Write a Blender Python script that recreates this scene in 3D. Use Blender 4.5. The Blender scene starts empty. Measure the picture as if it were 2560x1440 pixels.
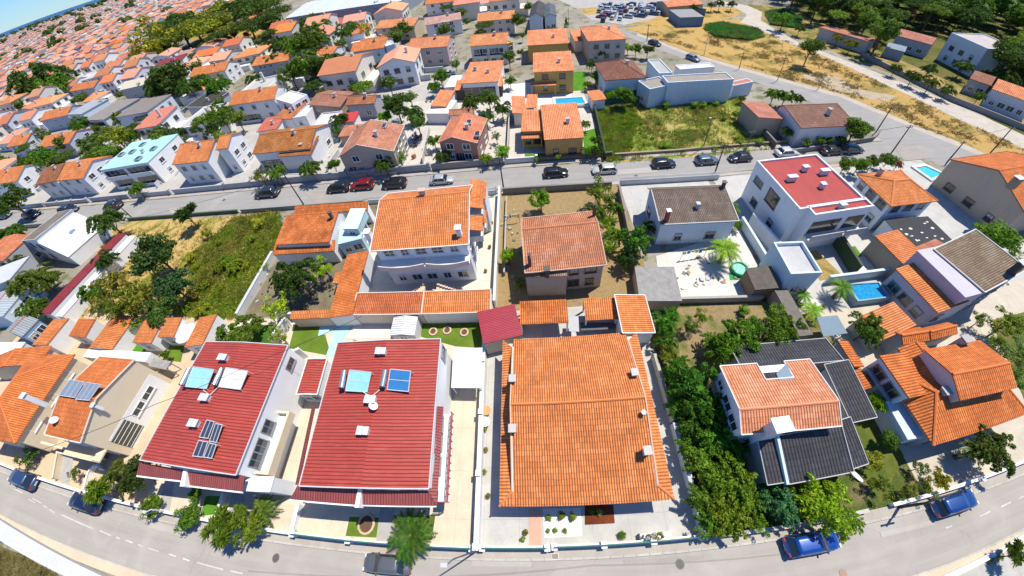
import bpy, bmesh, math, random
from mathutils import Vector, Matrix
rad = math.radians
S = bpy.context.scene
COL = S.collection

# ---------------------------------------------------------------- camera (a drone 40 m above the front street, wide curved lens)
H_CAM = 40.0
F_PX, K1, K2, K3 = 895.0522, .1230145, -.34449187, .1046354735      # lens curve, fitted on a 2560 px wide frame
CX, CY = 1275.3375, 461.99353
YAW, PITCH, ROLL = rad(4.90493427), rad(48.4513002), rad(-7.66332989)
cd = bpy.data.cameras.new('camera')
cam = bpy.data.objects.new('camera', cd); COL.objects.link(cam); S.camera = cam
cd.type = 'PANO'; cd.panorama_type = 'FISHEYE_LENS_POLYNOMIAL'
cd.sensor_fit = 'HORIZONTAL'; cd.sensor_width = 36.0
_f = F_PX*36.0/2560
cd.fisheye_fov = rad(320)
cd.fisheye_polynomial_k0 = 0
cd.fisheye_polynomial_k1 = -1/_f
cd.fisheye_polynomial_k2 = -K1/_f**2
cd.fisheye_polynomial_k3 = -K2/_f**3
cd.fisheye_polynomial_k4 = -K3/_f**4
cd.shift_x = (1280-CX)/2560; cd.shift_y = (CY-720)/1440
cd.clip_start = .1; cd.clip_end = 80000
RC = Matrix.Rotation(YAW, 3, 'Z') @ Matrix.Rotation(PITCH, 3, 'X') @ Matrix.Rotation(ROLL, 3, 'Z')
cam.matrix_world = Matrix.Translation((0, 0, H_CAM)) @ RC.to_4x4()

# ---------------------------------------------------------------- daylight
SUN_EL, SUN_AZ = 66.0, 30.0            # azimuth measured from +X towards +Y
sd = Vector((math.cos(rad(SUN_EL))*math.cos(rad(SUN_AZ)), math.cos(rad(SUN_EL))*math.sin(rad(SUN_AZ)), math.sin(rad(SUN_EL))))
ld = bpy.data.lights.new('sun', 'SUN'); ld.energy = 5.0; ld.angle = rad(.5); ld.color = (1, .935, .81)
lo = bpy.data.objects.new('sun', ld); COL.objects.link(lo); lo.rotation_euler = sd.to_track_quat('Z', 'Y').to_euler(); lo.location = (0, 0, 90)
W = bpy.data.worlds.new('World'); S.world = W; W.use_nodes = True
wn = W.node_tree; wn.nodes.clear()
wo = wn.nodes.new('ShaderNodeOutputWorld'); wb = wn.nodes.new('ShaderNodeBackground'); sk = wn.nodes.new('ShaderNodeTexSky')
sk.sky_type = 'NISHITA'; sk.sun_disc = False; sk.sun_elevation = rad(SUN_EL); sk.sun_rotation = rad(90-SUN_AZ)
sk.air_density = 1.0; sk.dust_density = 0.0; sk.ozone_density = 5.0; sk.altitude = 40
wb.inputs[1].default_value = .115
tint = wn.nodes.new('ShaderNodeMix'); tint.data_type = 'RGBA'; tint.blend_type = 'MULTIPLY'; tint.inputs[0].default_value = 1.0
tint.inputs[7].default_value = (.54, .80, 1.14, 1)
wn.links.new(sk.outputs[0], tint.inputs[6]); wn.links.new(tint.outputs[2], wb.inputs[0]); wn.links.new(wb.outputs[0], wo.inputs[0])
S.view_settings.view_transform = 'Standard'; S.view_settings.look = 'None'; S.view_settings.exposure = .24; S.view_settings.gamma = 1
S.render.engine = 'CYCLES'
try:
    S.cycles.use_denoising = True; S.cycles.max_bounces = 6; S.cycles.diffuse_bounces = 2; S.cycles.glossy_bounces = 2; S.cycles.transmission_bounces = 2
    S.cycles.use_adaptive_sampling = True; S.cycles.adaptive_threshold = .02
except Exception: pass

# ---------------------------------------------------------------- surveying: where a sight line meets the level z
def ray(px, py):
    x = (px-CX)/F_PX; y = -(py-CY)/F_PX; r = math.hypot(x, y)+1e-12
    th = r*(1+K1*r+K2*r*r+K3*r**3); s = math.sin(th)/r
    return RC @ Vector((x*s, y*s, -math.cos(th)))
def G(px, py, z=0.0):
    d = ray(px, py); t = (z-H_CAM)/d.z
    return Vector((d.x*t, d.y*t, z))
_tab = []
_r = 0.0
while _r < 2.3:
    _tab.append((_r*(1+K1*_r+K2*_r*_r+K3*_r**3), _r)); _r += .004
def PX(p):
    v = RC.transposed() @ (Vector(p)-Vector((0, 0, H_CAM))); v.normalize(); th = math.acos(max(-1, min(1, -v.z)))
    lo_, hi_ = 0, len(_tab)-1
    while hi_-lo_ > 1:
        m = (lo_+hi_)//2
        if _tab[m][0] < th: lo_ = m
        else: hi_ = m
    r = _tab[lo_][1]; h = math.hypot(v.x, v.y)+1e-12
    return CX+F_PX*r*v.x/h, CY-F_PX*r*v.y/h
def inframe(p, m=30):
    x, y = PX(p); return -m < x < 2560+m and -m < y < 1440+m

# ---------------------------------------------------------------- mesh builder
class MB:
    def __init__(s): s.v = []; s.f = []; s.m = []; s.mi = 0
    def add(s, pts, faces):
        n = len(s.v); s.v += [tuple(p) for p in pts]
        for f in faces: s.f.append(tuple(n+i for i in f)); s.m.append(s.mi)
        return s
    def hexa(s, b, t): return s.add(list(b)+list(t), [(3, 2, 1, 0), (4, 5, 6, 7), (0, 1, 5, 4), (1, 2, 6, 5), (2, 3, 7, 6), (3, 0, 4, 7)])
    def box(s, x0, y0, z0, x1, y1, z1):
        return s.hexa([(x0, y0, z0), (x1, y0, z0), (x1, y1, z0), (x0, y1, z0)], [(x0, y0, z1), (x1, y0, z1), (x1, y1, z1), (x0, y1, z1)])
    def prism(s, poly, z0, z1):
        n = len(poly); b = [(p[0], p[1], z0) for p in poly]; t = [(p[0], p[1], z1) for p in poly]
        return s.add(b+t, [tuple(reversed(range(n))), tuple(range(n, 2*n))]+[(i, (i+1) % n, n+(i+1) % n, n+i) for i in range(n)])
    def poly(s, pts): return s.add(pts, [tuple(range(len(pts)))])
    def tube(s, p, q, r0, r1=None, n=8, cap=True):
        r1 = r0 if r1 is None else r1
        p = Vector(p); q = Vector(q); d = (q-p).normalized(); a = d.orthogonal().normalized(); b = d.cross(a)
        A = [p+(a*math.cos(2*math.pi*i/n)+b*math.sin(2*math.pi*i/n))*r0 for i in range(n)]
        B = [q+(a*math.cos(2*math.pi*i/n)+b*math.sin(2*math.pi*i/n))*r1 for i in range(n)]
        fs = [(i, (i+1) % n, n+(i+1) % n, n+i) for i in range(n)]
        if cap: fs += [tuple(reversed(range(n))), tuple(range(n, 2*n))]
        return s.add(A+B, fs)
    def beam(s, p, q, w, h, drop=0.0):
        p = Vector(p); q = Vector(q); d = (q-p); d.z = 0
        if d.length < 1e-5: d = Vector((1, 0, 0))
        d.normalize(); n = Vector((-d.y, d.x, 0))*w/2; u = Vector((0, 0, h)); o = Vector((0, 0, -drop))
        return s.hexa([p-n+o, q-n+o, q+n+o, p+n+o], [p-n+o+u, q-n+o+u, q+n+o+u, p+n+o+u])
    def slab(s, polys, t):
        key = lambda p: (round(p[0], 4), round(p[1], 4), round(p[2], 4))
        vs = []; ix = {}; fs = []
        for P in polys:
            f = []
            for p in P:
                k = key(p)
                if k not in ix: ix[k] = len(vs); vs.append(tuple(p))
                f.append(ix[k])
            fs.append(tuple(f))
        n = len(vs); ed = {}
        for f in fs:
            for i in range(len(f)): ed[(f[i], f[(i+1) % len(f)])] = 1
        side = [(b, a, a+n, b+n) for (a, b) in ed if (b, a) not in ed]
        return s.add(vs+[(x, y, z-t) for x, y, z in vs], fs+[tuple(reversed([i+n for i in f])) for f in fs]+side)
    def blob(s, c, rx, ry, rz, seed=0, n=1, amp=.12):
        bm = bmesh.new(); bmesh.ops.create_icosphere(bm, subdivisions=n, radius=1)
        rr = random.Random(seed)
        V = [(c[0]+v.co.x*rx*(1+rr.uniform(-amp, amp)), c[1]+v.co.y*ry*(1+rr.uniform(-amp, amp)), c[2]+v.co.z*rz*(1+rr.uniform(-amp, amp))) for v in bm.verts]
        F = [tuple(v.index for v in f.verts) for f in bm.faces]; bm.free()
        return s.add(V, F)
    def lathe(s, prof, c=(0, 0, 0), n=16):
        V = []; F = []
        for r, z in prof:
            for i in range(n):
                a = 2*math.pi*i/n; V.append((c[0]+r*math.cos(a), c[1]+r*math.sin(a), c[2]+z))
        for k in range(len(prof)-1):
            for i in range(n): F.append((k*n+i, k*n+(i+1) % n, (k+1)*n+(i+1) % n, (k+1)*n+i))
        F.append(tuple(reversed(range(n)))); F.append(tuple(range((len(prof)-1)*n, len(prof)*n)))
        return s.add(V, F)
    def mesh(s, name, mats, o=(0, 0, 0), fix=True, smooth=False, uv=True):
        me = bpy.data.meshes.new(name)
        ox, oy, oz = o
        me.from_pydata([(x-ox, y-oy, z-oz) for x, y, z in s.v], [], s.f)
        if not isinstance(mats, (list, tuple)): mats = [mats]
        for m in mats: me.materials.append(m)
        if any(s.m): me.polygons.foreach_set('material_index', s.m)
        if fix:
            bm = bmesh.new(); bm.from_mesh(me); bmesh.ops.recalc_face_normals(bm, faces=bm.faces); bm.to_mesh(me); bm.free()
        if uv:
            L = me.uv_layers.new(name='UVMap').data; vv = me.vertices
            for p in me.polygons:
                n = p.normal
                if abs(n.z) > .9995: U = Vector((1, 0, 0)); V = Vector((0, 1, 0))
                else: U = Vector((-n.y, n.x, 0)).normalized(); V = n.cross(U)
                for li in p.loop_indices:
                    c = vv[me.loops[li].vertex_index].co; L[li].uv = (c.dot(U), c.dot(V))
        if smooth: me.polygons.foreach_set('use_smooth', [True]*len(me.polygons))
        me.update()
        return me
    def build(s, name, mats, parent=None, origin=None, **kw):
        if parent is not None: origin = wloc(parent)
        if origin is None: origin = (0, 0, 0)
        me = s.mesh(name, mats, origin, **kw)
        ob = bpy.data.objects.new(name, me); COL.objects.link(ob)
        if parent is not None: ob.parent = parent
        else: ob.location = origin
        return ob
def wloc(o):
    v = Vector(o.location)
    while o.parent is not None: o = o.parent; v = v+Vector(o.location)
    return v

# ---------------------------------------------------------------- naming and describing
LABELS = {}
ANCH = []          # (x, y, phrase): landmarks used in descriptions
def tag(o, label, cat, group=None, kind=None):
    if label: o['label'] = label; LABELS.setdefault(label, []).append(o)
    if cat: o['category'] = cat
    if group: o['group'] = group
    if kind: o['kind'] = kind
    return o
def thing(name, loc, label, cat, group=None):
    o = bpy.data.objects.new(name, None); COL.objects.link(o); o.location = loc; o.empty_display_size = .5
    return tag(o, label, cat, group)
def dup(root):
    r = root.copy(); COL.objects.link(r)
    for ch in root.children:
        c = ch.copy(); COL.objects.link(c); c.parent = r
        for g in ch.children:
            d = g.copy(); COL.objects.link(d); d.parent = c
    return r
def where(x, y):
    """candidate phrases that place a point beside landmarks, nearest first"""
    c = sorted(ANCH, key=lambda a: (a[0]-x)**2+(a[1]-y)**2)[:14]
    out = []
    for ax, ay, ph in c:
        dx, dy = x-ax, y-ay
        if abs(dx) > abs(dy)*1.6: out.append(('right of ' if dx > 0 else 'left of ')+ph)
        elif abs(dy) > abs(dx)*1.6: out.append(('behind ' if dy > 0 else 'in front of ')+ph)
        else: out.append(('behind and ' if dy > 0 else 'in front and ')+('right of ' if dx > 0 else 'left of ')+ph)
    return out
PENDING = []
def later(o, look, cat, group=None):
    """label composed once every landmark is known"""
    PENDING.append((o, look, cat, group)); o['category'] = cat
    if group: o['group'] = group
    return o
def settle():
    for o, look, cat, group in PENDING:
        x, y = o.location.x, o.location.y
        done = False
        for pre in ('', 'second ', 'third ', 'fourth ', 'fifth ', 'sixth '):
            for w in where(x, y):
                l = (pre+look+' '+w)
                if len(l.split()) > 16: continue
                if l not in LABELS: tag(o, l, cat, group); done = True; break
            if done: break
        if not done: tag(o, look+' '+where(x, y)[0], cat, group)
# ---------------------------------------------------------------- procedural materials
class NB:
    def __init__(s, name, rough=.8, spec=.3, metal=0.0):
        s.m = bpy.data.materials.new(name); s.m.use_nodes = True; s.t = s.m.node_tree; s.t.nodes.clear()
        s.out = s.t.nodes.new('ShaderNodeOutputMaterial'); s.b = s.t.nodes.new('ShaderNodeBsdfPrincipled')
        s.b.inputs['Roughness'].default_value = rough; s.b.inputs['Specular IOR Level'].default_value = spec; s.b.inputs['Metallic'].default_value = metal
        s.l(s.b.outputs[0], s.out.inputs[0])
    def l(s, a, b): s.t.links.new(a, b)
    def set(s, sock, v):
        if hasattr(v, 'is_linked') or hasattr(v, 'links'): s.l(v, sock)
        elif isinstance(v, (tuple, list)) and sock.type == 'RGBA': sock.default_value = tuple(v)+((1,) if len(v) == 3 else ())
        else: sock.default_value = v
    def math(s, op, a, b=0.0, c=0.0, clamp=False):
        n = s.t.nodes.new('ShaderNodeMath'); n.operation = op; n.use_clamp = clamp
        s.set(n.inputs[0], a); s.set(n.inputs[1], b); s.set(n.inputs[2], c); return n.outputs[0]
    def coord(s, kind='UV'):
        n = s.t.nodes.new('ShaderNodeTexCoord'); return n.outputs[kind]
    def pos(s):
        n = s.t.nodes.new('ShaderNodeNewGeometry'); return n.outputs['Position']
    def island(s):
        n = s.t.nodes.new('ShaderNodeNewGeometry'); return n.outputs['Random Per Island']
    def objrand(s):
        n = s.t.nodes.new('ShaderNodeObjectInfo'); return n.outputs['Random']
    def sep(s, v):
        n = s.t.nodes.new('ShaderNodeSeparateXYZ'); s.l(v, n.inputs[0]); return n.outputs
    def comb(s, x, y, z=0.0):
        n = s.t.nodes.new('ShaderNodeCombineXYZ'); s.set(n.inputs[0], x); s.set(n.inputs[1], y); s.set(n.inputs[2], z); return n.outputs[0]
    def noise(s, v, scale, detail=3, rough=.55, dist=0.0):
        n = s.t.nodes.new('ShaderNodeTexNoise'); s.l(v, n.inputs['Vector']); n.inputs['Scale'].default_value = scale
        n.inputs['Detail'].default_value = detail; n.inputs['Roughness'].default_value = rough; n.inputs['Distortion'].default_value = dist; return n.outputs['Fac']
    def vor(s, v, scale, feat='F1'):
        n = s.t.nodes.new('ShaderNodeTexVoronoi'); n.feature = feat; s.l(v, n.inputs['Vector']); n.inputs['Scale'].default_value = scale; return n.outputs
    def white(s, v):
        n = s.t.nodes.new('ShaderNodeTexWhiteNoise'); n.noise_dimensions = '3D'; s.l(v, n.inputs['Vector']); return n.outputs['Value']
    def ramp(s, f, a, b, lo=0.0, hi=1.0):
        n = s.t.nodes.new('ShaderNodeMapRange'); n.clamp = True; s.l(f, n.inputs[0])
        for i, v in zip((1, 2, 3, 4), (a, b, lo, hi)): n.inputs[i].default_value = v
        return n.outputs[0]
    def mix(s, f, a, b, mode='MIX'):
        n = s.t.nodes.new('ShaderNodeMix'); n.data_type = 'RGBA'; n.blend_type = mode; n.clamp_factor = True
        s.set(n.inputs[0], f); s.set(n.inputs[6], a); s.set(n.inputs[7], b); return n.outputs[2]
    def val(s, col, f):
        n = s.t.nodes.new('ShaderNodeHueSaturation'); s.set(n.inputs['Color'], col); s.set(n.inputs['Value'], f); return n.outputs[0]
    def hue(s, col, h, sat=1.0, v=1.0):
        n = s.t.nodes.new('ShaderNodeHueSaturation'); s.set(n.inputs['Color'], col); s.set(n.inputs['Hue'], h); s.set(n.inputs['Saturation'], sat); s.set(n.inputs['Value'], v); return n.outputs[0]
    def bump(s, h, dist=.05, strength=1.0):
        n = s.t.nodes.new('ShaderNodeBump'); n.inputs['Strength'].default_value = strength; n.inputs['Distance'].default_value = dist
        s.l(h, n.inputs['Height']); s.l(n.outputs[0], s.b.inputs['Normal'])
    def col(s, c): s.set(s.b.inputs['Base Color'], c); return s.m
M = {}
def cached(fn):
    def g(*a):
        k = (fn.__name__,)+a
        if k not in M: M[k] = fn(*a)
        return M[k]
    return g
def mul(c, k): return tuple(min(1, x*k) for x in c)
@cached
def tile(c, dirt=.25, pu=.25, pv=.46):
    b = NB('roof_tile', .75, .25); uv = b.sep(b.coord()); P = b.coord('UV')
    wob = b.noise(P, 1.3, 2)
    rnd = b.math('MULTIPLY', b.objrand(), 37.0)
    u = b.math('DIVIDE', b.math('ADD', uv[0], b.math('MULTIPLY', wob, .06)), pu)
    v = b.math('DIVIDE', b.math('ADD', uv[1], b.math('MULTIPLY', wob, .22)), pv)
    cell = b.comb(b.math('FLOOR', u), b.math('FLOOR', v), rnd)
    w = b.white(cell)
    su = b.math('ABSOLUTE', b.math('SINE', b.math('MULTIPLY', u, math.pi)))
    fv = b.math('FRACT', v)
    base = b.mix(w, mul(c, .88), mul(c, 1.12))
    base = b.mix(b.ramp(b.noise(P, .35, 5, .65), .45, .75, 0, dirt), base, mul(c, .38))
    base = b.mix(b.ramp(b.noise(P, 2.6, 4, .7), .60, .78, 0, dirt*.9), base, (.09, .065, .045))
    pn = b.noise(b.comb(b.math('MULTIPLY', b.math('FLOOR', u), .16), b.math('MULTIPLY', b.math('FLOOR', v), .3), rnd), 1.0, 2)
    base = b.mix(b.ramp(pn, .56, .60, 0, .5), base, (min(1, c[0]*1.22), min(1, c[1]*1.45), min(1, c[2]*1.7)))
    base = b.mix(b.ramp(pn, .40, .37, 0, .38), base, mul(c, .62))
    base = b.mix(b.ramp(b.white(b.comb(b.math('FLOOR', u), b.math('FLOOR', v), 3.3)), .93, 1.0, 0, .5), base, mul(c, 1.5))
    gap = b.math('MAXIMUM', b.ramp(su, .62, .12, 0, 1), b.math('MULTIPLY', b.ramp(fv, .84, .95, 0, .62), 1.0))  # tile joints darkened in the colour, for channel dirt and for shade
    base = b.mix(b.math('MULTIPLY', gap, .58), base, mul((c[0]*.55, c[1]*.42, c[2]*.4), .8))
    b.bump(b.math('ADD', su, b.math('MULTIPLY', fv, -.45)), .10, 1.0)
    return b.col(base)
@cached
def plaintile(c, dirt=.3):
    b = NB('roof_tile_far', .8, .2); P = b.coord('UV'); uv = b.sep(P)
    r = b.objrand()
    base = b.hue(c, b.ramp(r, 0, 1, .485, .51), b.ramp(b.white(b.comb(r, 2.0, 0)), 0, 1, .75, 1.08), b.ramp(b.white(b.comb(r, 5.0, 1)), 0, 1, .72, 1.12))
    base = b.mix(b.ramp(b.noise(P, .5, 5, .65), .42, .75, 0, dirt), base, mul(c, .45))
    line = b.ramp(b.math('ABSOLUTE', b.math('SINE', b.math('MULTIPLY', uv[0], math.pi/.5))), .5, .1, 0, .35)
    base = b.mix(line, base, mul(c, .5))
    return b.col(base)
@cached
def ribmetal(c, pu=.28, rough=.45):
    b = NB('ribbed_metal', rough, .4); P = b.coord('UV'); uv = b.sep(P)
    u = b.math('DIVIDE', b.math('ADD', uv[0], b.math('MULTIPLY', b.noise(P, .8, 2), .05)), pu)
    fu = b.math('FRACT', u); rib = b.math('MAXIMUM', b.ramp(fu, .02, .12, 1, 0), b.ramp(fu, .88, .98, 0, 1))
    base = b.mix(b.ramp(b.noise(P, .4, 5, .6), .4, .75, 0, .45), c, mul(c, .6))
    base = b.mix(b.ramp(b.noise(b.comb(b.math('MULTIPLY', uv[0], 3.5), b.math('MULTIPLY', uv[1], .45), 0), 1.0, 4, .7), .52, .72, 0, .5), base, (min(1, c[0]*1.15+.05), c[1]*1.6+.05, c[2]*1.6+.05))
    base = b.mix(b.ramp(b.noise(b.comb(b.math('MULTIPLY', uv[0], 5.0), b.math('MULTIPLY', uv[1], .3), 4.0), 1.0, 4, .7), .58, .72, 0, .45), base, mul(c, .4))
    base = b.mix(b.ramp(b.math('FRACT', b.math('DIVIDE', uv[1], 3.1)), .0, .012, .5, 0), base, mul(c, .35))
    base = b.mix(b.ramp(b.white(b.comb(b.math('FLOOR', u), 1.0, 2.0)), 0, 1, 0, .35), base, mul(c, .7))
    base = b.mix(b.math('MULTIPLY', b.ramp(fu, .08, .22, 1, 0), .38), base, mul(c, .45))
    b.bump(b.math('MULTIPLY', rib, 1.0), .07, 1.0)
    return b.col(base)
@cached
def plaster(c, dirt=.35, rough=.9):
    b = NB('plaster', rough, .2); P = b.pos(); s3 = b.sep(P)
    st = b.noise(b.comb(b.math('MULTIPLY', s3[0], 2.2), b.math('MULTIPLY', s3[1], 2.2), b.math('MULTIPLY', s3[2], .25)), 1.0, 5, .7)
    base = b.mix(b.ramp(st, .5, .78, 0, dirt), c, mul(c, .55))
    base = b.mix(b.ramp(b.noise(P, .35, 4), .4, .7, 0, .22), base, mul(c, .8))
    b.bump(b.noise(P, 9, 3), .015, .4)
    return b.col(base)
@cached
def concrete(c, joints=2.4, dirt=.5):
    b = NB('concrete', .9, .2); P = b.pos(); s3 = b.sep(P)
    base = b.mix(b.ramp(b.noise(P, .45, 6, .68, .6), .35, .72, 0, dirt), c, mul(c, .58))
    base = b.mix(b.ramp(b.noise(P, 4.0, 4, .7), .5, .8, 0, .4), base, mul(c, .72))
    if joints:
        jx = b.ramp(b.math('FRACT', b.math('DIVIDE', s3[0], joints)), 0.0, .02, 1, 0); jy = b.ramp(b.math('FRACT', b.math('DIVIDE', s3[1], joints*1.3)), 0.0, .016, 1, 0)
        base = b.mix(b.math('MULTIPLY', b.math('MAXIMUM', jx, jy), .45), base, mul(c, .35))
    cr = b.vor(b.comb(b.math('ADD', s3[0], b.math('MULTIPLY', b.noise(P, 1.2, 3), 1.4)), s3[1], 0), .42, 'DISTANCE_TO_EDGE')[0]
    base = b.mix(b.ramp(cr, 0, .010, .16, 0), base, mul(c, .4))
    b.bump(b.noise(P, 12, 3), .012, .4)
    return b.col(base)
@cached
def asphalt(c):
    b = NB('asphalt', .9, .22); P = b.pos(); s3 = b.sep(P)
    track = b.noise(b.comb(b.math('MULTIPLY', s3[0], .10), b.math('MULTIPLY', s3[1], 1.5), 0), 1.0, 4, .6)
    base = b.mix(b.ramp(track, .35, .7, 0, .45), c, mul(c, .68))
    base = b.mix(b.ramp(b.noise(P, .22, 5, .6, .8), .5, .72, 0, .45), base, mul(c, 1.28))
    base = b.mix(b.ramp(b.noise(P, 16, 2), .4, .7, 0, .35), base, mul(c, .7))
    base = b.mix(b.ramp(b.noise(P, .9, 5, .7, 1.5), .66, .72, 0, .35), base, mul(c, .6))
    cr = b.vor(b.comb(b.math('ADD', s3[0], b.math('MULTIPLY', b.noise(P, .7, 4), 3)), b.math('ADD', s3[1], b.math('MULTIPLY', b.noise(P, .9, 3), 1.2)), 0), .13, 'DISTANCE_TO_EDGE')[0]
    base = b.mix(b.ramp(cr, 0, .004, .28, 0), base, mul(c, .5))
    b.bump(b.noise(P, 30, 2), .01, .4)
    return b.col(base)
@cached
def lawn(c, c2, sc=1.0):
    b = NB('lawn', .95, .1); P = b.pos()
    base = b.mix(b.ramp(b.noise(P, .5*sc, 4, .6), .38, .66), c, c2)
    base = b.mix(b.ramp(b.noise(P, 7*sc, 4, .7), .45, .75, 0, .5), base, mul(c, .55))
    b.bump(b.noise(P, 14*sc, 3), .05, .8)
    return b.col(base)
@cached
def field(dry, green, soil, sc=1.0, gcut=.52):
    b = NB('rough_grass', 1.0, .05); P = b.pos()
    n1 = b.noise(P, .09*sc, 6, .62, .7); n2 = b.noise(P, .8*sc, 5, .65); n3 = b.noise(P, 3.5*sc, 4, .7)
    base = b.mix(b.ramp(n1, gcut, gcut+.12), dry, green)
    base = b.mix(b.ramp(n2, .5, .72, 0, .75), base, soil)
    base = b.mix(b.ramp(n3, .5, .75, 0, .55), base, mul(green, .6))
    base = b.mix(b.ramp(b.noise(P, 1.7*sc, 3, .6, 2.0), .6, .7, 0, .5), base, mul(dry, 1.35))
    b.bump(b.math('ADD', n3, n2), .25, .9)
    return b.col(base)
@cached
def soil(c):
    b = NB('bare_soil', 1.0, .05); P = b.pos()
    base = b.mix(b.ramp(b.noise(P, .5, 6, .65), .35, .7), c, mul(c, .55))
    base = b.mix(b.ramp(b.noise(P, 5, 4, .7), .55, .75, 0, .6), base, mul(c, 1.4))
    b.bump(b.noise(P, 4, 5, .7), .15, .9)
    return b.col(base)
@cached
def leaf(c, trans=.38):
    b = NB('leaves', .6, .25); c = (min(1, c[0]*2.3), min(1, c[1]*2.25), c[2]*1.3)
    r = b.island(); o = b.objrand()
    base = b.hue(c, b.ramp(o, 0, 1, .485, .515), 1.0, b.ramp(b.white(b.comb(o, 3.0, 0)), 0, 1, .8, 1.22))
    base = b.mix(r, b.val(base, .55), b.val(base, 1.5))
    base = b.mix(b.ramp(b.noise(b.coord('Object'), 1.6, 2), .5, .72, 0, .5), base, b.hue(base, .465, 1.0, 1.2))
    b.col(base)
    tr = b.t.nodes.new('ShaderNodeBsdfTranslucent'); b.l(base, tr.inputs[0])
    mx = b.t.nodes.new('ShaderNodeMixShader'); mx.inputs[0].default_value = trans
    b.l(b.b.outputs[0], mx.inputs[1]); b.l(tr.outputs[0], mx.inputs[2]); b.l(mx.outputs[0], b.out.inputs[0])
    return b.m
@cached
def grassblades(c, dry=(.40, .30, .10), amt=.6):
    b = NB('grass_blades', .8, .15); P = b.pos(); r = b.island()
    base = b.mix(b.ramp(b.noise(P, .16, 4, .6, .8), .42, .62, 0, amt), mul(c, 2.0), dry)
    base = b.mix(b.ramp(b.noise(P, .5, 3, .6), .5, .66, 0, .7), base, mul(c, .9))
    base = b.mix(r, b.val(base, .7), b.val(base, 1.35)); b.col(base)
    tr = b.t.nodes.new('ShaderNodeBsdfTranslucent'); b.l(base, tr.inputs[0])
    mx = b.t.nodes.new('ShaderNodeMixShader'); mx.inputs[0].default_value = .35
    b.l(b.b.outputs[0], mx.inputs[1]); b.l(tr.outputs[0], mx.inputs[2]); b.l(mx.outputs[0], b.out.inputs[0]); return b.m
@cached
def plain(c, rough=.6, metal=0.0, spec=.4):
    b = NB('surface', rough, spec, metal); P = b.coord('Object')
    return b.col(b.mix(b.ramp(b.noise(P, 3, 4), .4, .75, 0, .3), c, mul(c, .7)))
@cached
def glass(c=(.02, .028, .035), rough=.06):
    b = NB('window_glass', rough, .8); return b.col(b.mix(b.noise(b.pos(), .8, 2), c, mul(c, 2.2)))
@cached
def paint(c):
    b = NB('car_paint', .32, .6, .25); b.b.inputs['Coat Weight'].default_value = 1.0; b.b.inputs['Coat Roughness'].default_value = .04
    return b.col(b.mix(b.ramp(b.noise(b.coord('Object'), 2.5, 4), .45, .75, 0, .18), c, mul(c, .6)))
@cached
def pool_water(c):
    b = NB('pool_water', .05, .6); P = b.pos()
    e = b.vor(b.comb(b.sep(P)[0], b.sep(P)[1], b.noise(P, 1, 2)), 1.6, 'DISTANCE_TO_EDGE')[0]
    base = b.mix(b.ramp(e, 0, .12, .45, 0), c, mul(c, 1.7)); b.bump(b.noise(P, 2.5, 3), .05, .35)
    return b.col(base)
@cached
def sea_water(c):
    b = NB('sea_water', .35, .3); P = b.pos()
    b.bump(b.noise(P, .05, 3), .4, .3); return b.col(b.mix(b.noise(P, .002, 4), c, mul(c, .75)))
@cached
def woodslab(c):
    b = NB('fibre_cement', .9, .15); P = b.coord('UV'); uv = b.sep(P)
    base = b.mix(b.ramp(b.noise(P, 1.2, 6, .7), .35, .7, 0, .7), c, mul(c, .5))
    b.bump(b.math('SINE', b.math('MULTIPLY', uv[0], math.pi*2/.18)), .03, .6); return b.col(base)

OR = (.70, .235, .075); OR2 = (.66, .19, .05); CORAL = (.74, .275, .12); PINK = (.55, .26, .16); PEACH = (.74, .30, .12)
BROWN = (.24, .12, .085); GREYT = (.17, .14, .12); DARK = (.052, .052, .056); RED = (.43, .066, .048); RED2 = (.30, .07, .065)
WHITE = (.80, .80, .79); CREAM = (.70, .59, .42); OCH = (.58, .36, .12); TAN = (.45, .37, .29); GREYW = (.42, .42, .43); BLUEW = (.58, .68, .76)  # BLUEW is white with bluish shade put into the colour
PALEC = (.70, .66, .58); LBLUE = (.42, .60, .66); PINKW = (.50, .31, .27)
LD = (.030, .062, .012); LM = (.052, .105, .014); LB = (.095, .185, .015); LY = (.13, .155, .015); LO = (.085, .10, .02); LBL = (.028, .085, .045)
white = plain(WHITE, .5); darkm = plain((.03, .03, .032), .6); steel = plain((.30, .32, .34), .4, .6)
# ---------------------------------------------------------------- building kit
class Fr:
    """oriented rectangle from three eave corners seen in the survey (near-left, near-right, far-right) at level z"""
    def __init__(s, p, z, ref=None):
        a = G(p[0], p[1], z); b = G(p[2], p[3], z)
        if len(p) == 6: c = G(p[4], p[5], z)
        else: c = None
        if ref is None:
            ux = (b-a); ux.z = 0; s.W = ux.length; ux.normalize(); uy = Vector((-ux.y, ux.x, 0)); s.o = a
            s.D = (c-b).dot(uy) if c is not None else p[4]
            if c is not None: s.W = max(s.W, .5); s.W = (s.W+max((c-a).dot(ux), .5))/2
        else:
            ux, uy = ref.ux, ref.uy; q = [a, b]+([c] if c is not None else [])
            us = [(v-ref.o).dot(ux) for v in q]; vs = [(v-ref.o).dot(uy) for v in q]
            u0 = us[0]; u1 = (us[1]+us[2])/2 if c is not None else us[1]; v0 = (vs[0]+vs[1])/2
            v1 = vs[2] if c is not None else v0+p[4]
            s.o = ref.o+ux*u0+uy*v0; s.W = u1-u0; s.D = v1-v0
        s.ux, s.uy = ux, uy; s.o = Vector((s.o.x, s.o.y, 0)); s.rz = math.atan2(ux.y, ux.x)
    def P(s, u, v, z=0.0): q = s.o+s.ux*u+s.uy*v; return Vector((q.x, q.y, z))
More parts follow.
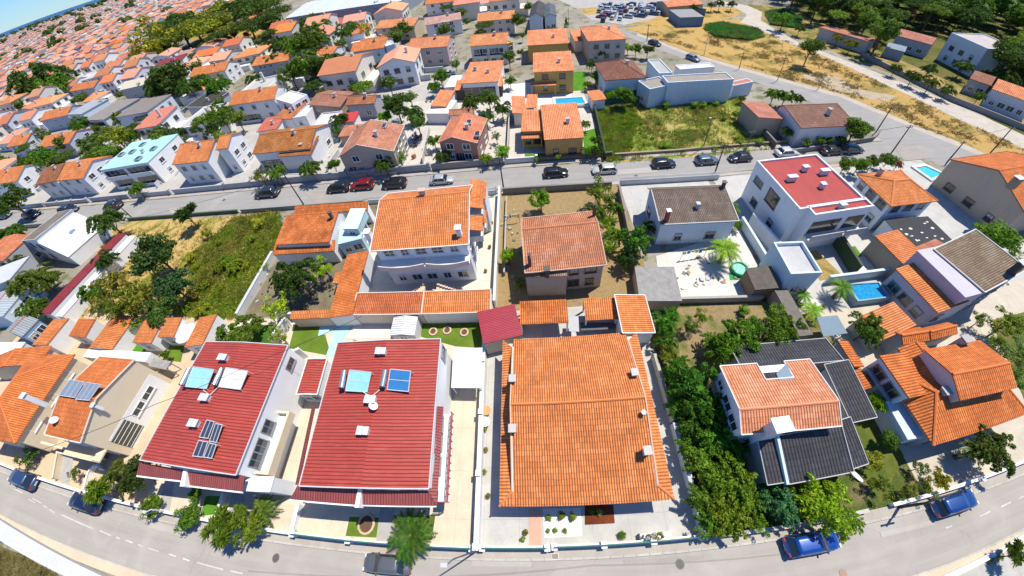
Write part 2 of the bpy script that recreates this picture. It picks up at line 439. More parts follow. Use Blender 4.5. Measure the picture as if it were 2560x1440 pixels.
class Box(Fr):
    def __init__(s, x, y, w, d, rz=0):
        s.o = Vector((x, y, 0)); s.W = w; s.D = d; s.rz = rz; s.ux = Vector((math.cos(rz), math.sin(rz), 0)); s.uy = Vector((-s.ux.y, s.ux.x, 0))

FOOT = []
WM = {}
def window_mesh(w, h, style):
    k = (round(w, 1), round(h, 1), style)
    if k in WM: return WM[k]
    fr = {'w': white, 'b': plain((.16, .09, .05), .5), 'g': plain((.25, .26, .27), .5), 'y': plain((.5, .36, .12), .6)}[style[0]]
    f = MB(); t = .09
    f.box(-w/2-t, -.09, -h/2-t, w/2+t, .02, -h/2); f.box(-w/2-t, -.09, h/2, w/2+t, .02, h/2+t)
    f.box(-w/2-t, -.09, -h/2, -w/2, .02, h/2); f.box(w/2, -.09, -h/2, w/2+t, .02, h/2); f.box(-.03, -.05, -h/2, .03, .015, h/2)
    f.box(-w/2-.16, -.16, -h/2-t-.07, w/2+.16, .02, -h/2-t)
    fm = f.mesh('window', fr)
    p = MB(); p.box(-w/2, -.03, -h/2, w/2, .01, h/2); pm = p.mesh('pane', glass())
    sm = None
    if 's' in style:
        s_ = MB(); s_.box(-w/2, -.045, h/2-h*.45, w/2, -.031, h/2); sm = s_.mesh('shutter', plain((.45, .45, .43), .7))
    WM[k] = (fm, pm, sm); return WM[k]
def add_window(par, p, rz, w=1.2, h=1.2, style='w'):
    fm, pm, sm = window_mesh(w, h, style)
    o = bpy.data.objects.new('window', fm); COL.objects.link(o); o.parent = par; o.location = Vector(p)-wloc(par); o.rotation_euler.z = rz
    q = bpy.data.objects.new('pane', pm); COL.objects.link(q); q.parent = o
    if sm: r = bpy.data.objects.new('shutter', sm); COL.objects.link(r); r.parent = o
    return o
DM = {}
def add_door(par, p, rz, w=1.0, h=2.1, c=(.16, .08, .05), nm='door'):
    k = (round(w, 1), round(h, 1), c, nm)
    if k not in DM:
        d = MB(); d.box(-w/2, -.05, -h/2, w/2, .02, h/2)
        for i in range(2 if nm == 'door' else 4):
            n = 2 if nm == 'door' else 4; z = -h/2+h*(i+.15)/n; d.box(-w/2+.12, -.08, z, w/2-.12, -.045, z+h*.7/n)
        h_ = MB(); h_.box(w/2-.16, -.12, -.1, w/2-.1, -.05, .1)
        DM[k] = (d.mesh(nm, plain(c, .5)), h_.mesh('handle', steel))
    a, b = DM[k]
    o = bpy.data.objects.new(nm, a); COL.objects.link(o); o.parent = par; o.location = Vector(p)-wloc(par); o.rotation_euler.z = rz
    q = bpy.data.objects.new('handle', b); COL.objects.link(q); q.parent = o
    return o
def face_pt(fr, face, t, o, z):
    """point on a wall: t in 0..1 along the face"""
    if face == 'N': return fr.P(fr.W*t, o, z), fr.rz
    if face == 'F': return fr.P(fr.W*t, fr.D-o, z), fr.rz+math.pi
    if face == 'R': return fr.P(fr.W-o, fr.D*t, z), fr.rz+math.pi/2
    return fr.P(o, fr.D*t, z), fr.rz-math.pi/2
def windows(par, fr, spec, o, z0, style='w'):
    for tok in spec.split():
        face = tok[0]; nf, nn = tok[1:].split('x'); door = nn.endswith('d'); nn = int(nn.rstrip('d')); nf = int(nf)
        L = fr.W if face in 'NF' else fr.D
        for k in range(nf):
            for i in range(nn):
                t = (i+.5)/nn; t = .08+.84*t
                if door and k == 0 and i == nn//2:
                    p, rz = face_pt(fr, face, t, o, z0+1.1); add_door(par, p, rz)
                else:
                    w = 1.3 if (i+k) % 3 else .9
                    w = min(w, L*.7/nn)
                    zz_ = z0+1.65+2.9*k
                    if zz_+.75 > getattr(fr, 'ze', 99)-.12: zz_ = fr.ze-.95
                    p, rz = face_pt(fr, face, t, o, zz_); add_window(par, p, rz, w, 1.2, style+('s' if (i*2+k) % 5 == 0 else ''))
def roof_polys(fr, kind, ze, rise, rf=.5, hipf=1.0):
    W, D, P = fr.W, fr.D, fr.P
    if kind == 'gx':
        R = D*rf; return [[P(0, 0, ze), P(W, 0, ze), P(W, R, ze+rise), P(0, R, ze+rise)], [P(0, R, ze+rise), P(W, R, ze+rise), P(W, D, ze), P(0, D, ze)]], [(P(0, R, ze+rise), P(W, R, ze+rise))]
    if kind == 'gy':
        R = W*rf; return [[P(0, 0, ze), P(R, 0, ze+rise), P(R, D, ze+rise), P(0, D, ze)], [P(R, 0, ze+rise), P(W, 0, ze), P(W, D, ze), P(R, D, ze+rise)]], [(P(R, 0, ze+rise), P(R, D, ze+rise))]
    if kind == 'hip':
        z = ze+rise
        if W >= D:
            i = D/2*hipf; a, b = P(i, D*rf, z), P(W-i, D*rf, z)
            return [[P(0, 0, ze), P(W, 0, ze), b, a], [P(W, 0, ze), P(W, D, ze), b], [P(W, D, ze), P(0, D, ze), a, b], [P(0, D, ze), P(0, 0, ze), a]], [(a, b), (P(0, 0, ze), a), (P(W, 0, ze), b), (P(W, D, ze), b), (P(0, D, ze), a)]
        i = W/2*hipf; a, b = P(W*rf, i, z), P(W*rf, D-i, z)
        return [[P(0, 0, ze), P(W, 0, ze), a], [P(W, 0, ze), P(W, D, ze), b, a], [P(W, D, ze), P(0, D, ze), b], [P(0, D, ze), P(0, 0, ze), a, b]], [(a, b), (P(0, 0, ze), a), (P(W, 0, ze), a), (P(W, D, ze), b), (P(0, D, ze), b)]
    zz = {'sn': (0, 0, 1, 1), 'sf': (1, 1, 0, 0), 'sl': (0, 1, 1, 0), 'sr': (1, 0, 0, 1), 'flat': (0, 0, 0, 0)}[kind]
    c = [(0, 0), (W, 0), (W, D), (0, D)]
    return [[P(u, v, ze+rise*k) for (u, v), k in zip(c, zz)]], []
def roof_z(kind, fr, ze, rise, u, v, rf=.5, hipf=1.0):
    W, D = fr.W, fr.D
    if kind == 'gx': R = D*rf; return ze+rise*(v/R if v < R else (D-v)/(D-R))
    if kind == 'gy': R = W*rf; return ze+rise*(u/R if u < R else (W-u)/(W-R))
    if kind == 'hip':
        q = min(W, D)/2
        a_, b_ = (min(v, D-v)/q, min(u, W-u)/(q*hipf)) if W >= D else (min(u, W-u)/q, min(v, D-v)/(q*hipf))
        return ze+rise*min(1, a_, b_)
    if kind == 'sn': return ze+rise*v/D
    if kind == 'sf': return ze+rise*(1-v/D)
    if kind == 'sl': return ze+rise*u/W
    if kind == 'sr': return ze+rise*(1-u/W)
    return ze
def block(par, p, ze, kind='gx', rise=1.8, wall=WHITE, roof=OR, o=.35, z0=0.0, ref=None, rf=.5, hipf=1.0, t=.16, win='', style='w', tile_mat=None, verge=None, vw=.11, dirt=.25, open_=False, parapet=.35, fr=None, wdirt=.3, caps=True, gut=False, notch=None):
    fr = fr or Fr(p, ze, ref)
    W, D, P = fr.W, fr.D, fr.P; fr.ze = ze
    if p is not None: FOOT.append((fr.P(W/2, D/2).x, fr.P(W/2, D/2).y, W/2, D/2))
    wm = plaster(wall, wdirt) if isinstance(wall, tuple) else wall
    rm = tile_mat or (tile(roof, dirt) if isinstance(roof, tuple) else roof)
    m = MB(); o = min(o, W*.3, D*.3)
    if kind == 'flat':
        m.prism([P(0, 0), P(W, 0), P(W, D), P(0, D)], z0, ze-.02)
        q = .22
        if parapet > 0:
            for a, b, c, d in ((0, 0, W, q), (0, D-q, W, D), (0, q, q, D-q), (W-q, q, W, D-q)):
                m.prism([P(a, b), P(c, b), P(c, d), P(a, d)], ze-.02, ze+parapet)
        if not open_: m.build('wall', wm, par)
        r = MB(); e = q+.003 if parapet > 0 else -.05
        r.prism([P(e, e), P(W-e, e), P(W-e, D-e), P(e, D-e)], ze-.02, ze+.06); r.build('roof', rm, par)
        wo_ = 0.0
    else:
        if open_:
            for u, v in ((o, o), (W-o, o), (W-o, D-o), (o, D-o)):
                c = P(u, v); zt = roof_z(kind, fr, ze, rise, u, v, rf, hipf)-t*.6
                pm_ = MB(); pm_.box(c.x-.09, c.y-.09, z0, c.x+.09, c.y+.09, zt); pm_.build('post', wm, par)
        else:
            e = .02
            if kind == 'gx':
                zn = roof_z(kind, fr, ze, rise, 0, o, rf)-t*.7; zr = ze+rise-t*.9; pr = [(o, z0), (D-o, z0), (D-o, zn), (D*rf, zr), (o, zn)]
                m.add([P(o, v, z) for v, z in pr]+[P(W-o, v, z) for v, z in pr], [(0, 1, 2, 3, 4), (9, 8, 7, 6, 5)]+[(i, (i+1) % 5, 5+(i+1) % 5, 5+i) for i in range(5)])
            elif kind == 'gy':
                zn = roof_z(kind, fr, ze, rise, o, 0, rf)-t*.7; zr = ze+rise-t*.9; pr = [(o, z0), (W-o, z0), (W-o, zn), (W*rf, zr), (o, zn)]
                m.add([P(u, o, z) for u, z in pr]+[P(u, D-o, z) for u, z in pr], [(0, 1, 2, 3, 4), (9, 8, 7, 6, 5)]+[(i, (i+1) % 5, 5+(i+1) % 5, 5+i) for i in range(5)])
            else:
                c = [(o, o), (W-o, o), (W-o, D-o), (o, D-o)]
                m.hexa([P(u, v, z0) for u, v in c], [P(u, v, roof_z(kind, fr, ze, rise, u, v, rf, hipf)-t*.7) for u, v in c])
            m.build('wall', wm, par)
        polys, ridges = roof_polys(fr, kind, ze, rise, rf, hipf)
        if notch:
            u1, u2, vd = notch; zz = lambda v: roof_z(kind, fr, ze, rise, 0, v, rf)
            polys[1] = [P(0, D*rf, ze+rise), P(W, D*rf, ze+rise), P(W, D, ze), P(u2, D, ze), P(u2, vd, zz(vd)), P(u1, vd, zz(vd)), P(u1, D, ze), P(0, D, ze)]
        r = MB(); r.slab(polys, t)
        ro = r.build('roof', rm, par)
        if caps and ridges:
            c = MB()
            for a, b in ridges: c.tube(a+Vector((0, 0, -.02)), b+Vector((0, 0, -.02)), .13, n=6)
            co = c.build('ridge_cap', plain(mul(roof, .95) if isinstance(roof, tuple) else (.4, .1, .06), .8), par); co.parent = ro; co.location = (0, 0, 0)
        if verge:
            c = MB(); vm = plain(verge, .6)
            for pl in polys:
                for i in range(len(pl)):
                    a, b = pl[i], pl[(i+1) % len(pl)]
                    if any((a-x).length+(b-y).length < .01 or (a-y).length+(b-x).length < .01 for x, y in ridges): continue
                    sh = sum(1 for q in polys if any((a-x).length < .01 for x in q) and any((b-x).length < .01 for x in q))
                    if sh > 1: continue
                    c.beam(a, b, vw, .14, .06)
            c.build('fascia', vm, par)
        wo_ = o
    if win and not open_: windows(par, fr, win, wo_, z0, style)
    return fr
def chimney(par, px, py, z, h=1.0, w=.6, d=None, c=WHITE, kind='cap', top=None):
    """a stack standing where the survey sees its foot on the roof at level z"""
    p = G(px, py, z); d = d or w
    m = MB(); m.box(p.x-w/2, p.y-d/2, z-.6, p.x+w/2, p.y+d/2, z+h)
    o = m.build('chimney', plaster(c, .5), par)
    k = MB()
    if kind == 'cap':
        for sx in (-1, 1):
            for sy in (-1, 1): k.box(p.x+sx*w*.38-.05, p.y+sy*d*.38-.05, z+h, p.x+sx*w*.38+.05, p.y+sy*d*.38+.05, z+h+.18)
        k.box(p.x-w/2-.1, p.y-d/2-.1, z+h+.18, p.x+w/2+.1, p.y+d/2+.1, z+h+.27)
    elif kind == 'pipe': k.tube((p.x, p.y, z+h), (p.x, p.y, z+h+.45), .13, n=10); k.tube((p.x, p.y, z+h+.5), (p.x, p.y, z+h+.55), .24, n=10)
    elif kind == 'round': k.lathe([(.12, 0), (.12, .2), (.3, .25), (.34, .4), (.2, .55)], (p.x, p.y, z+h))
    q = k.build('cowl', plain(top or mul(c, .9), .6), par); q.parent = o; q.location = (0, 0, 0)
    return o
def plate(par, name, pts, z, th, mat, **kw):
    """slab whose outline is given by survey points; z a level or one per corner"""
    zs = z if isinstance(z, (list, tuple)) else [z]*len(pts)
    m = MB(); m.slab([[G(x, y, k) for (x, y), k in zip(pts, zs)]], th)
    return m.build(name, mat, par, **kw)
def poly_thing(name, label, cat, pts, z, th, mat, group=None):
    o = plate(None, name, pts, z, th, mat); return tag(o, label, cat, group)
def house(label, short, name='house', cat='house', group=None, at=None):
    h = thing(name, (at[0], at[1], 0), label, cat, group); ANCH.append((at[0], at[1], short)); return h
def sheet(name, pts, z, mat, kind='structure', world=False):
    m = MB(); P = [Vector((x, y, z)) for x, y in pts] if world else [G(x, y, z) for x, y in pts]
    m.poly(P); o = m.build(name, mat, fix=False); o['kind'] = kind
    if o.data.polygons[0].normal.z < 0: o.data.flip_normals()
    return o
def wall(label, pts, h=1.2, th=.18, c=WHITE, world=False, name='garden_wall', posts=0, rail=None, group=None, cap=True, cat='wall', z0=0.0, dirt=.4):
    P = [Vector((x, y, 0)) for x, y in pts] if world else [G(x, y, 0) for x, y in pts]
    o = thing(name, P[0], label, cat, group)
    m = MB()
    for a, b in zip(P, P[1:]): m.beam(a+Vector((0, 0, z0)), b+Vector((0, 0, z0)), th, h)
    m.build('wall_panel', plaster(c, dirt), o)
    if cap:
        m = MB()
        for a, b in zip(P, P[1:]): m.beam(a+Vector((0, 0, z0+h)), b+Vector((0, 0, z0+h)), th+.08, .06)
        m.build('coping', plain(mul(c, .95), .8), o)
    if posts:
        for a, b in zip(P, P[1:]):
            n = max(1, int((b-a).length/posts))
            for i in range(n+1):
                q = a.lerp(b, i/n); k = MB(); k.box(q.x-.2, q.y-.2, 0, q.x+.2, q.y+.2, z0+h+.3); k.box(q.x-.25, q.y-.25, z0+h+.3, q.x+.25, q.y+.25, z0+h+.38); k.build('pillar', plaster(c, .3), o)
    if rail:
        m = MB()
        for a, b in zip(P, P[1:]):
            for zz in (.22, .5, .75): m.beam(a+Vector((0, 0, z0+h+zz)), b+Vector((0, 0, z0+h+zz)), .05, .05)
            L = (b-a).length; n = int(L/.18)
            for i in range(n): q = a.lerp(b, (i+.5)/n); m.box(q.x-.02, q.y-.02, z0+h, q.x+.02, q.y+.02, z0+h+.75)
        m.build('railing', plain(rail, .5), o)
    return o

# ---------------------------------------------------------------- vegetation kit
def rnd_dir(r):
    z = r.uniform(-1, 1); a = r.uniform(0, 2*math.pi); s_ = math.sqrt(1-z*z); return Vector((s_*math.cos(a), s_*math.sin(a), z))
def leaf_quad(V, F, c, n, L, w, r):
    t = n.cross(rnd_dir(r))
    if t.length < .05: t = n.orthogonal()
    t.normalize(); b = n.cross(t).normalized()
    i = len(V); V += [c-t*L*.5, c+b*w*.5, c+t*L*.5, c-b*w*.5]; F.append((i, i+1, i+2, i+3))
CR = {}
def crown_mesh(kind, seed):
    k = (kind, seed)
    if k in CR: return CR[k]
    r = random.Random(seed*7+len(kind)*31); V = []; F = []
    def clump(c, rad_, n, L, w, flat=1.0):
        for _ in range(n):
            d = rnd_dir(r); d.z = d.z*.8+.15
            rr = rad_*(.55+.5*r.random()); p = c+Vector((d.x*rr, d.y*rr, d.z*rr*flat))
            nn = (d+rnd_dir(r)*.7).normalized(); leaf_quad(V, F, p, nn, L*r.uniform(.7, 1.3), w*r.uniform(.7, 1.3), r)
    def spikes(c, n, L, w, up=.5):
        for _ in range(n):
            d = rnd_dir(r); d.z = abs(d.z)*.9+up*r.uniform(-.6, .6); d.normalize(); s_ = d.cross(Vector((0, 0, 1)))
            if s_.length < .05: s_ = Vector((1, 0, 0))
            s_.normalize(); LL = L*r.uniform(.6, 1.15); m_ = c+d*LL*.55; tip = c+d*LL+Vector((0, 0, -LL*.25)); i = len(V)
            V.extend([c-s_*w*.3, c+s_*w*.3, m_+s_*w*.5, tip, m_-s_*w*.5]); F.append((i, i+1, i+2, i+3, i+4))
    if kind == 'round':
        for _ in range(34):
            d = rnd_dir(r); d.z = d.z*.75+.12; q = r.uniform(.30, .80); clump(Vector((d.x*q, d.y*q, d.z*q)), r.uniform(.20, .34), 92, .14, .08)
        core = .30
    elif kind == 'small':
        for _ in range(14):
            d = rnd_dir(r); d.z = d.z*.7+.12; q = r.uniform(.35, .7); clump(Vector((d.x*q, d.y*q, d.z*q)), r.uniform(.28, .42), 40, .24, .14)
        core = .5
    elif kind == 'pine':
        for _ in range(40):
            a = r.uniform(0, 6.283); q = math.sqrt(r.random())*.85; clump(Vector((math.cos(a)*q, math.sin(a)*q, r.uniform(-.12, .30)*(1.1-q))), r.uniform(.18, .28), 62, .13, .05, .7)
        core = .42
    elif kind == 'loose':
        for _ in range(26):
            d = rnd_dir(r); q = r.uniform(.3, .9); clump(Vector((d.x*q, d.y*q, d.z*q*.9)), r.uniform(.15, .27), 52, .15, .06)
        core = .18
    elif kind == 'cone':
        for _ in range(44):
            h = r.random(); a = r.uniform(0, 6.283); q = (1-h)*.8*math.sqrt(r.random()); clump(Vector((math.cos(a)*q, math.sin(a)*q, -.9+1.8*h)), .12+.16*(1-h), 44, .12, .05)
        core = .3
    elif kind == 'spiky':
        for _ in range(16):
            d = rnd_dir(r); d.z = d.z*.6+.15; q = r.uniform(.25, .68); spikes(Vector((d.x*q, d.y*q, d.z*q)), 60, .42, .06)
        core = .15
    elif kind == 'branchy':       # drooping sprays on the ends of spreading boughs
        for _ in range(70):
            d = rnd_dir(r); d.z = d.z*.6+.22; q = r.uniform(.08, .8); c = Vector((d.x*q, d.y*q, d.z*q)); o_ = Vector((d.x, d.y, 0)).normalized()
            for k_ in range(5):
                clump(c+o_*.08*k_+Vector((0, 0, -.015*k_*k_)), .12-.013*k_, 15, .14, .055)
        core = .22
    bm = bmesh.new(); bmesh.ops.create_icosphere(bm, subdivisions=2, radius=core)
    n0 = len(V)
    for v in bm.verts: V.append(Vector((v.co.x, v.co.y, v.co.z*(.35 if kind == 'pine' else 1.0 if kind != 'cone' else 1.5)))*r.uniform(.75, 1.15))
    for f in bm.faces: F.append(tuple(n0+v.index for v in f.verts))
    bm.free()
    me = bpy.data.meshes.new('crown'); me.from_pydata([tuple(v) for v in V], [], F); me.update(); CR[k] = me
    return me
TR = {}
def trunk_mesh(seed):
    if seed in TR: return TR[seed]
    r = random.Random(seed); m = MB()
    m.tube((0, 0, -.1), (.03, .02, .55), .05, .035, 7); m.tube((.03, .02, .55), (.0, .04, 1.0), .035, .015, 6)
    for i in range(5):
        a = i*1.26+r.uniform(-.4, .4); h = r.uniform(.35, .6); m.tube((.02, .01, h), (math.cos(a)*.28, math.sin(a)*.28, h+r.uniform(.2, .38)), .022, .008, 5)
    TR[seed] = m.mesh('trunk', plain((.13, .09, .06), .95)); return TR[seed]
TC = [0]
CM = {}
def mass(name, items, label, cat, c):
    """many far-off trees that read as one mass: one object"""
    V = []; F = []
    for x, y, R, kind, sd_ in items:
        me = crown_mesh(kind, sd_); n = len(V); hc = R*1.25+.5
        V += [(x+v.co.x*R, y+v.co.y*R, hc+v.co.z*R*.9) for v in me.vertices]; F += [tuple(n+i for i in p.vertices) for p in me.polygons]
    me = bpy.data.meshes.new(name); me.from_pydata(V, [], F); me.materials.append(leaf(c)); me.update()
    o = bpy.data.objects.new(name, me); COL.objects.link(o); o['kind'] = 'stuff'; return tag(o, label, cat)
def tree(px, py, rpx, kind='round', c=LM, hk=1.0, look=None, name='tree', cat='tree', group=None, label=None, squash=1.0, world=None, R=None, bare=False):
    """px,py: middle of the crown in the survey, rpx its half width; the level of the crown follows from its size"""
    TC[0] += 1; r = random.Random(TC[0]*13)
    if world is None:
        hc = 2.0
        for _ in range(6):
            p = G(px, py, hc); q = G(px+rpx, py, hc); R = (q-p).length; hc = min(R*(1.05*hk)+(.3 if name == 'shrub' else .5), 8.5)
        if name == 'shrub': hc = R*.75*hk
        p = G(px, py, hc)
    else:
        p = Vector((world[0], world[1], 0)); hc = R*1.25*hk+.5
        if name == 'shrub': hc = R*.75*hk
    o = thing(name, (p.x, p.y, 0), None, cat, group)
    seed = r.randint(0, 3 if R < 6 else 2); cm = crown_mesh(kind, seed)
    key = (kind, seed, c)
    if key not in CM: m2 = cm.copy(); m2.materials.append(leaf(c)); CM[key] = m2
    cr = bpy.data.objects.new('crown', CM[key]); COL.objects.link(cr); cr.parent = o; cr.location = (0, 0, hc)
    zs = R*squash*(.9 if name != 'shrub' else .75)
    if kind == 'cone': zs = R*1.6
    cr.scale = (R*r.uniform(.82, .94), R*r.uniform(.82, .94), zs*.9); cr.rotation_euler.z = r.uniform(0, 6.28)
    t = bpy.data.objects.new('trunk' if name != 'shrub' else 'stem', trunk_mesh(r.randint(0, 2))); COL.objects.link(t); t.parent = o
    t.scale = (R*.9, R*.9, hc*1.05) if name != 'shrub' else (R*.5, R*.5, hc); t.rotation_euler.z = r.uniform(0, 6)
    if label: tag(o, label, cat, group)
    else: later(o, look or 'round green tree', cat, group)
    return o
def palm(px, py, rpx, label, c=LM, n=30, trunk=2.4, name='palm_tree', up=.55, wid=1.0, arch=1.0):
    hc = trunk
    p = G(px, py, hc); R = (G(px+rpx, py, hc)-p).length
    o = thing(name, (p.x, p.y, 0), label, 'palm'); r = random.Random(int(px+py))
    m = MB(); prof = [(.28, 0), (.2, .3), (.18, hc*.7), (.26, hc-.2), (.2, hc+.05)]
    m.lathe(prof, (p.x, p.y, 0), 10); m.build('trunk', plain((.17, .11, .07), .95), o)
    for i in range(n):
        a = i*2.39996+r.uniform(-.1, .1); k = i/n; el = up*(1.4-1.6*k)
        V = []; F = []; L = R*(1.02-.12*(1-k))*r.uniform(.9, 1.08); d = Vector((math.cos(a), math.sin(a), 0)); s_ = Vector((-d.y, d.x, 0)); nS = 16
        pts = []
        for j in range(nS+1):
            t = j/nS; pts.append(Vector((0, 0, hc))+d*(L*t*math.cos(el*.8))+Vector((0, 0, L*(t*math.sin(el)-arch*.55*t*t))))
        for j in range(1, nS):
            t = j/nS; w = L*.24*wid*math.sin(math.pi*min(1, t*.92+.08))**.6*(1-.35*t)
            f = (pts[j+1]-pts[j]).normalized()
            for sg in (-1, 1):
                b = pts[j]; tip = b+s_*sg*w+f*w*.75+Vector((0, 0, w*.22-w*.15*t)); q = len(V)
                V += [b-f*.03*L, b+f*.035*L, tip]; F.append((q, q+1, q+2))
        for j in range(nS):
            q = len(V); w = .03; V += [pts[j]-s_*w, pts[j]+s_*w, pts[j+1]+s_*w*.8, pts[j+1]-s_*w*.8]; F.append((q, q+1, q+2, q+3))
        me = bpy.data.meshes.new('frond'); me.from_pydata([tuple(v) for v in V], [], F); me.materials.append(leaf(c)); me.update()
        fo = bpy.data.objects.new('frond', me); COL.objects.link(fo); fo.parent = o
    return o
def in_poly(x, y, P):
    c = False; n = len(P)
    for i in range(n):
        x1, y1 = P[i][0], P[i][1]; x2, y2 = P[(i+1) % n][0], P[(i+1) % n][1]
        if (y1 > y) != (y2 > y) and x < (x2-x1)*(y-y1)/(y2-y1)+x1: c = not c
    return c
def tufts(name, pts, n, h, c, seed=1, spread=.25, blades=7, keep=None, label=None, world=False, w=.05, clump=0):
    """ground cover nobody could count: one object of blades"""
    r = random.Random(seed); P = [Vector((x, y, 0)) for x, y in pts] if world else [G(x, y, 0) for x, y in pts]
    x0 = min(p.x for p in P); x1 = max(p.x for p in P); y0 = min(p.y for p in P); y1 = max(p.y for p in P); V = []; F = []; k = 0; tr = 0
    cl = [(r.uniform(x0, x1), r.uniform(y0, y1)) for _ in range(clump)]
    while k < n and tr < n*12:
        tr += 1
        if clump: q = r.choice(cl); x = r.gauss(q[0], 1.1); y = r.gauss(q[1], 1.1)
        else: x = r.uniform(x0, x1); y = r.uniform(y0, y1)
        if not in_poly(x, y, P): continue
        k += 1; hh = h*r.uniform(.4, 1.3)
        for b in range(blades):
            a = r.uniform(0, 6.283); d = Vector((math.cos(a), math.sin(a), 0)); s_ = Vector((-d.y, d.x, 0)); b0 = Vector((x, y, 0))+d*r.uniform(0, spread*.6); L = spread*r.uniform(.5, 1.4); i = len(V)
            V += [b0-s_*w, b0+s_*w, b0+d*L*.6+Vector((0, 0, hh*.8))+s_*w*.8, b0+d*L+Vector((0, 0, hh)), b0+d*L*.6+Vector((0, 0, hh*.8))-s_*w*.8]; F.append((i, i+1, i+2, i+3, i+4))
    me = bpy.data.meshes.new(name); me.from_pydata([tuple(v) for v in V], [], F); me.materials.append(grassblades(c)); me.update()
    o = bpy.data.objects.new(name, me); COL.objects.link(o); o['kind'] = 'stuff'
    if label: o['label'] = label; o['category'] = 'vegetation'
    return o

# ---------------------------------------------------------------- cars
def loft(mb, secs, close=True):
    n = len(secs[0]); V = [p for s_ in secs for p in s_]; F = []
    for k in range(len(secs)-1):
        for i in range(n-1): F.append((k*n+i, k*n+i+1, (k+1)*n+i+1, (k+1)*n+i))
    if close: F.append(tuple(reversed(range(n)))); F.append(tuple(range((len(secs)-1)*n, len(secs)*n)))
    mb.add(V, F)
def car_meshes(c, hatch):
    st = [(-2.18, .50, .42, .66), (-2.15, .68, .34, .78), (-2.06, .79, .26, .88), (-1.85, .85, .2, .93 if hatch else .98), (-1.2, .88, .2, .95), (-.2, .885, .2, .93), (.75, .88, .2, .93), (1.15, .87, .2, .90), (1.65, .85, .2, .82), (1.92, .80, .22, .74), (2.08, .69, .26, .64), (2.16, .50, .34, .56)]
    b = MB(); secs = []
    for x, w, zb, zt in st:
        secs.append([(x, -w*.5, zb), (x, -w*.93, zb), (x, -w, zb+(zt-zb)*.35), (x, -w*.985, zt-.12), (x, -w*.88, zt-.02), (x, -w*.45, zt+.02), (x, 0, zt+.03), (x, w*.45, zt+.02), (x, w*.88, zt-.02), (x, w*.985, zt-.12), (x, w, zb+(zt-zb)*.35), (x, w*.93, zb), (x, w*.5, zb)])
    loft(b, secs)
    body = b.mesh('body', paint(c), smooth=True)
    xr0, xr1 = (-2.04, -1.62) if hatch else (-1.72, -1.18)
    xf0, xf1 = 1.05, .42; ws = .81; wt = .66; zb, zt = .90, 1.43
    g = MB(); g.hexa([(xr0, -ws, zb), (xf0, -ws, zb), (xf0, ws, zb), (xr0, ws, zb)], [(xr1, -wt, zt), (xf1, -wt, zt), (xf1, wt, zt), (xr1, wt, zt)])
    gl = g.mesh('windows', glass((.012, .016, .02), .03))
    r = MB(); R_ = []
    for k in range(7):
        t = k/6; x = xr1-.04+(xf1-xr1+.1)*t; hh = zt+.035*math.sin(math.pi*(.12+.76*t)); w = wt+.05-(.06 if k in (0, 6) else 0)
        R_.append([(x, -w, zt-.03), (x, -w*.97, hh), (x, -w*.5, hh+.025), (x, 0, hh+.03), (x, w*.5, hh+.025), (x, w*.97, hh), (x, w, zt-.03)])
    loft(r, R_)
    for sy in (-1, 1):
        for (xa, xb, th) in ((xr0, xr1, .09), (xf0, xf1, .06), ((xr0+xf0)/2-.1, (xr1+xf1)/2-.1, .05)):
            r.tube((xa, sy*(ws+.01), zb-.02), (xb, sy*(wt+.01), zt), th*.7, n=5)
    roof = r.mesh('roof_panel', paint(c), smooth=True)
    w = MB(); w.tube((0, -.11, 0), (0, .11, 0), .32, n=18); tyre = w.mesh('tyre', plain((.02, .02, .02), .9))
    w = MB(); w.tube((0, -.12, 0), (0, .12, 0), .19, n=12); rim = w.mesh('rim', plain((.5, .5, .52), .35, .8))
    w = MB(); w.box(-.04, -.16, -.07, .06, .16, .07); hl = w.mesh('headlight', plain((.75, .77, .78), .15)); w = MB(); w.box(-.04, -.17, -.09, .04, .17, .09); tl = w.mesh('taillight', plain((.4, .01, .01), .25))
    w = MB(); w.blob((0, 0, 0), .09, .12, .08); mi = w.mesh('mirror', paint(c))
    w = MB(); w.box(-.02, -.75, -.10, .02, .75, .10); bp = w.mesh('bumper', plain((.03, .03, .03), .7))
    w = MB(); w.box(-.02, -.26, -.055, .02, .26, .055); plm = w.mesh('number_plate', plain((.6, .6, .6), .5))
    return body, gl, roof, tyre, rim, hl, tl, mi, bp, plm
CARM = {}
CARREG = []
def car(px, py, rz, c, label, hatch=True, L=None, group=None, simple=False, world=None, name='parked_car', s=None, cat='car'):
    k = (c, hatch)
    if k not in CARM: CARM[k] = car_meshes(c, hatch)
    body, gl, roof, tyre, rim, hl, tl, mi, bp, plm = CARM[k]
    p = G(px, py, .7) if world is None else Vector(world)
    o = thing(name, (p.x, p.y, 0), label, cat, group)
    if not label: later(o, simple, cat, group)
    o.rotation_euler.z = rz; s = s or 1.0; o.scale = (s, s*(.78 if p.y < 0 else 1.0), s)
    def ad(me, nm, loc=(0, 0, 0), par=o, rz=0.0, sc=(1, 1, 1)):
        q = bpy.data.objects.new(nm, me); COL.objects.link(q); q.parent = par; q.location = loc; q.scale = sc; return q
    ad(body, 'body'); ad(gl, 'windows'); ad(roof, 'roof_panel')
    if simple: return o
    for x in (-1.33, 1.35):
        for y in (-.78, .78):
            w = ad(tyre, 'wheel', (x, y, .32)); ad(rim, 'rim', (0, 0, 0), w)
    for y in (-.6, .6):
        ad(hl, 'headlight', (2.05, y, .62)); ad(tl, 'taillight', (-2.12, y, .74))
    for x in (-2.2, 2.18): ad(plm, 'number_plate', (x, 0, .45 if x > 0 else .55))
    for y in (-.93, .93): ad(mi, 'mirror', (.72, y, .98))
    ad(bp, 'bumper', (2.1, 0, .36)); ad(bp, 'bumper', (-2.13, 0, .40))
    return o
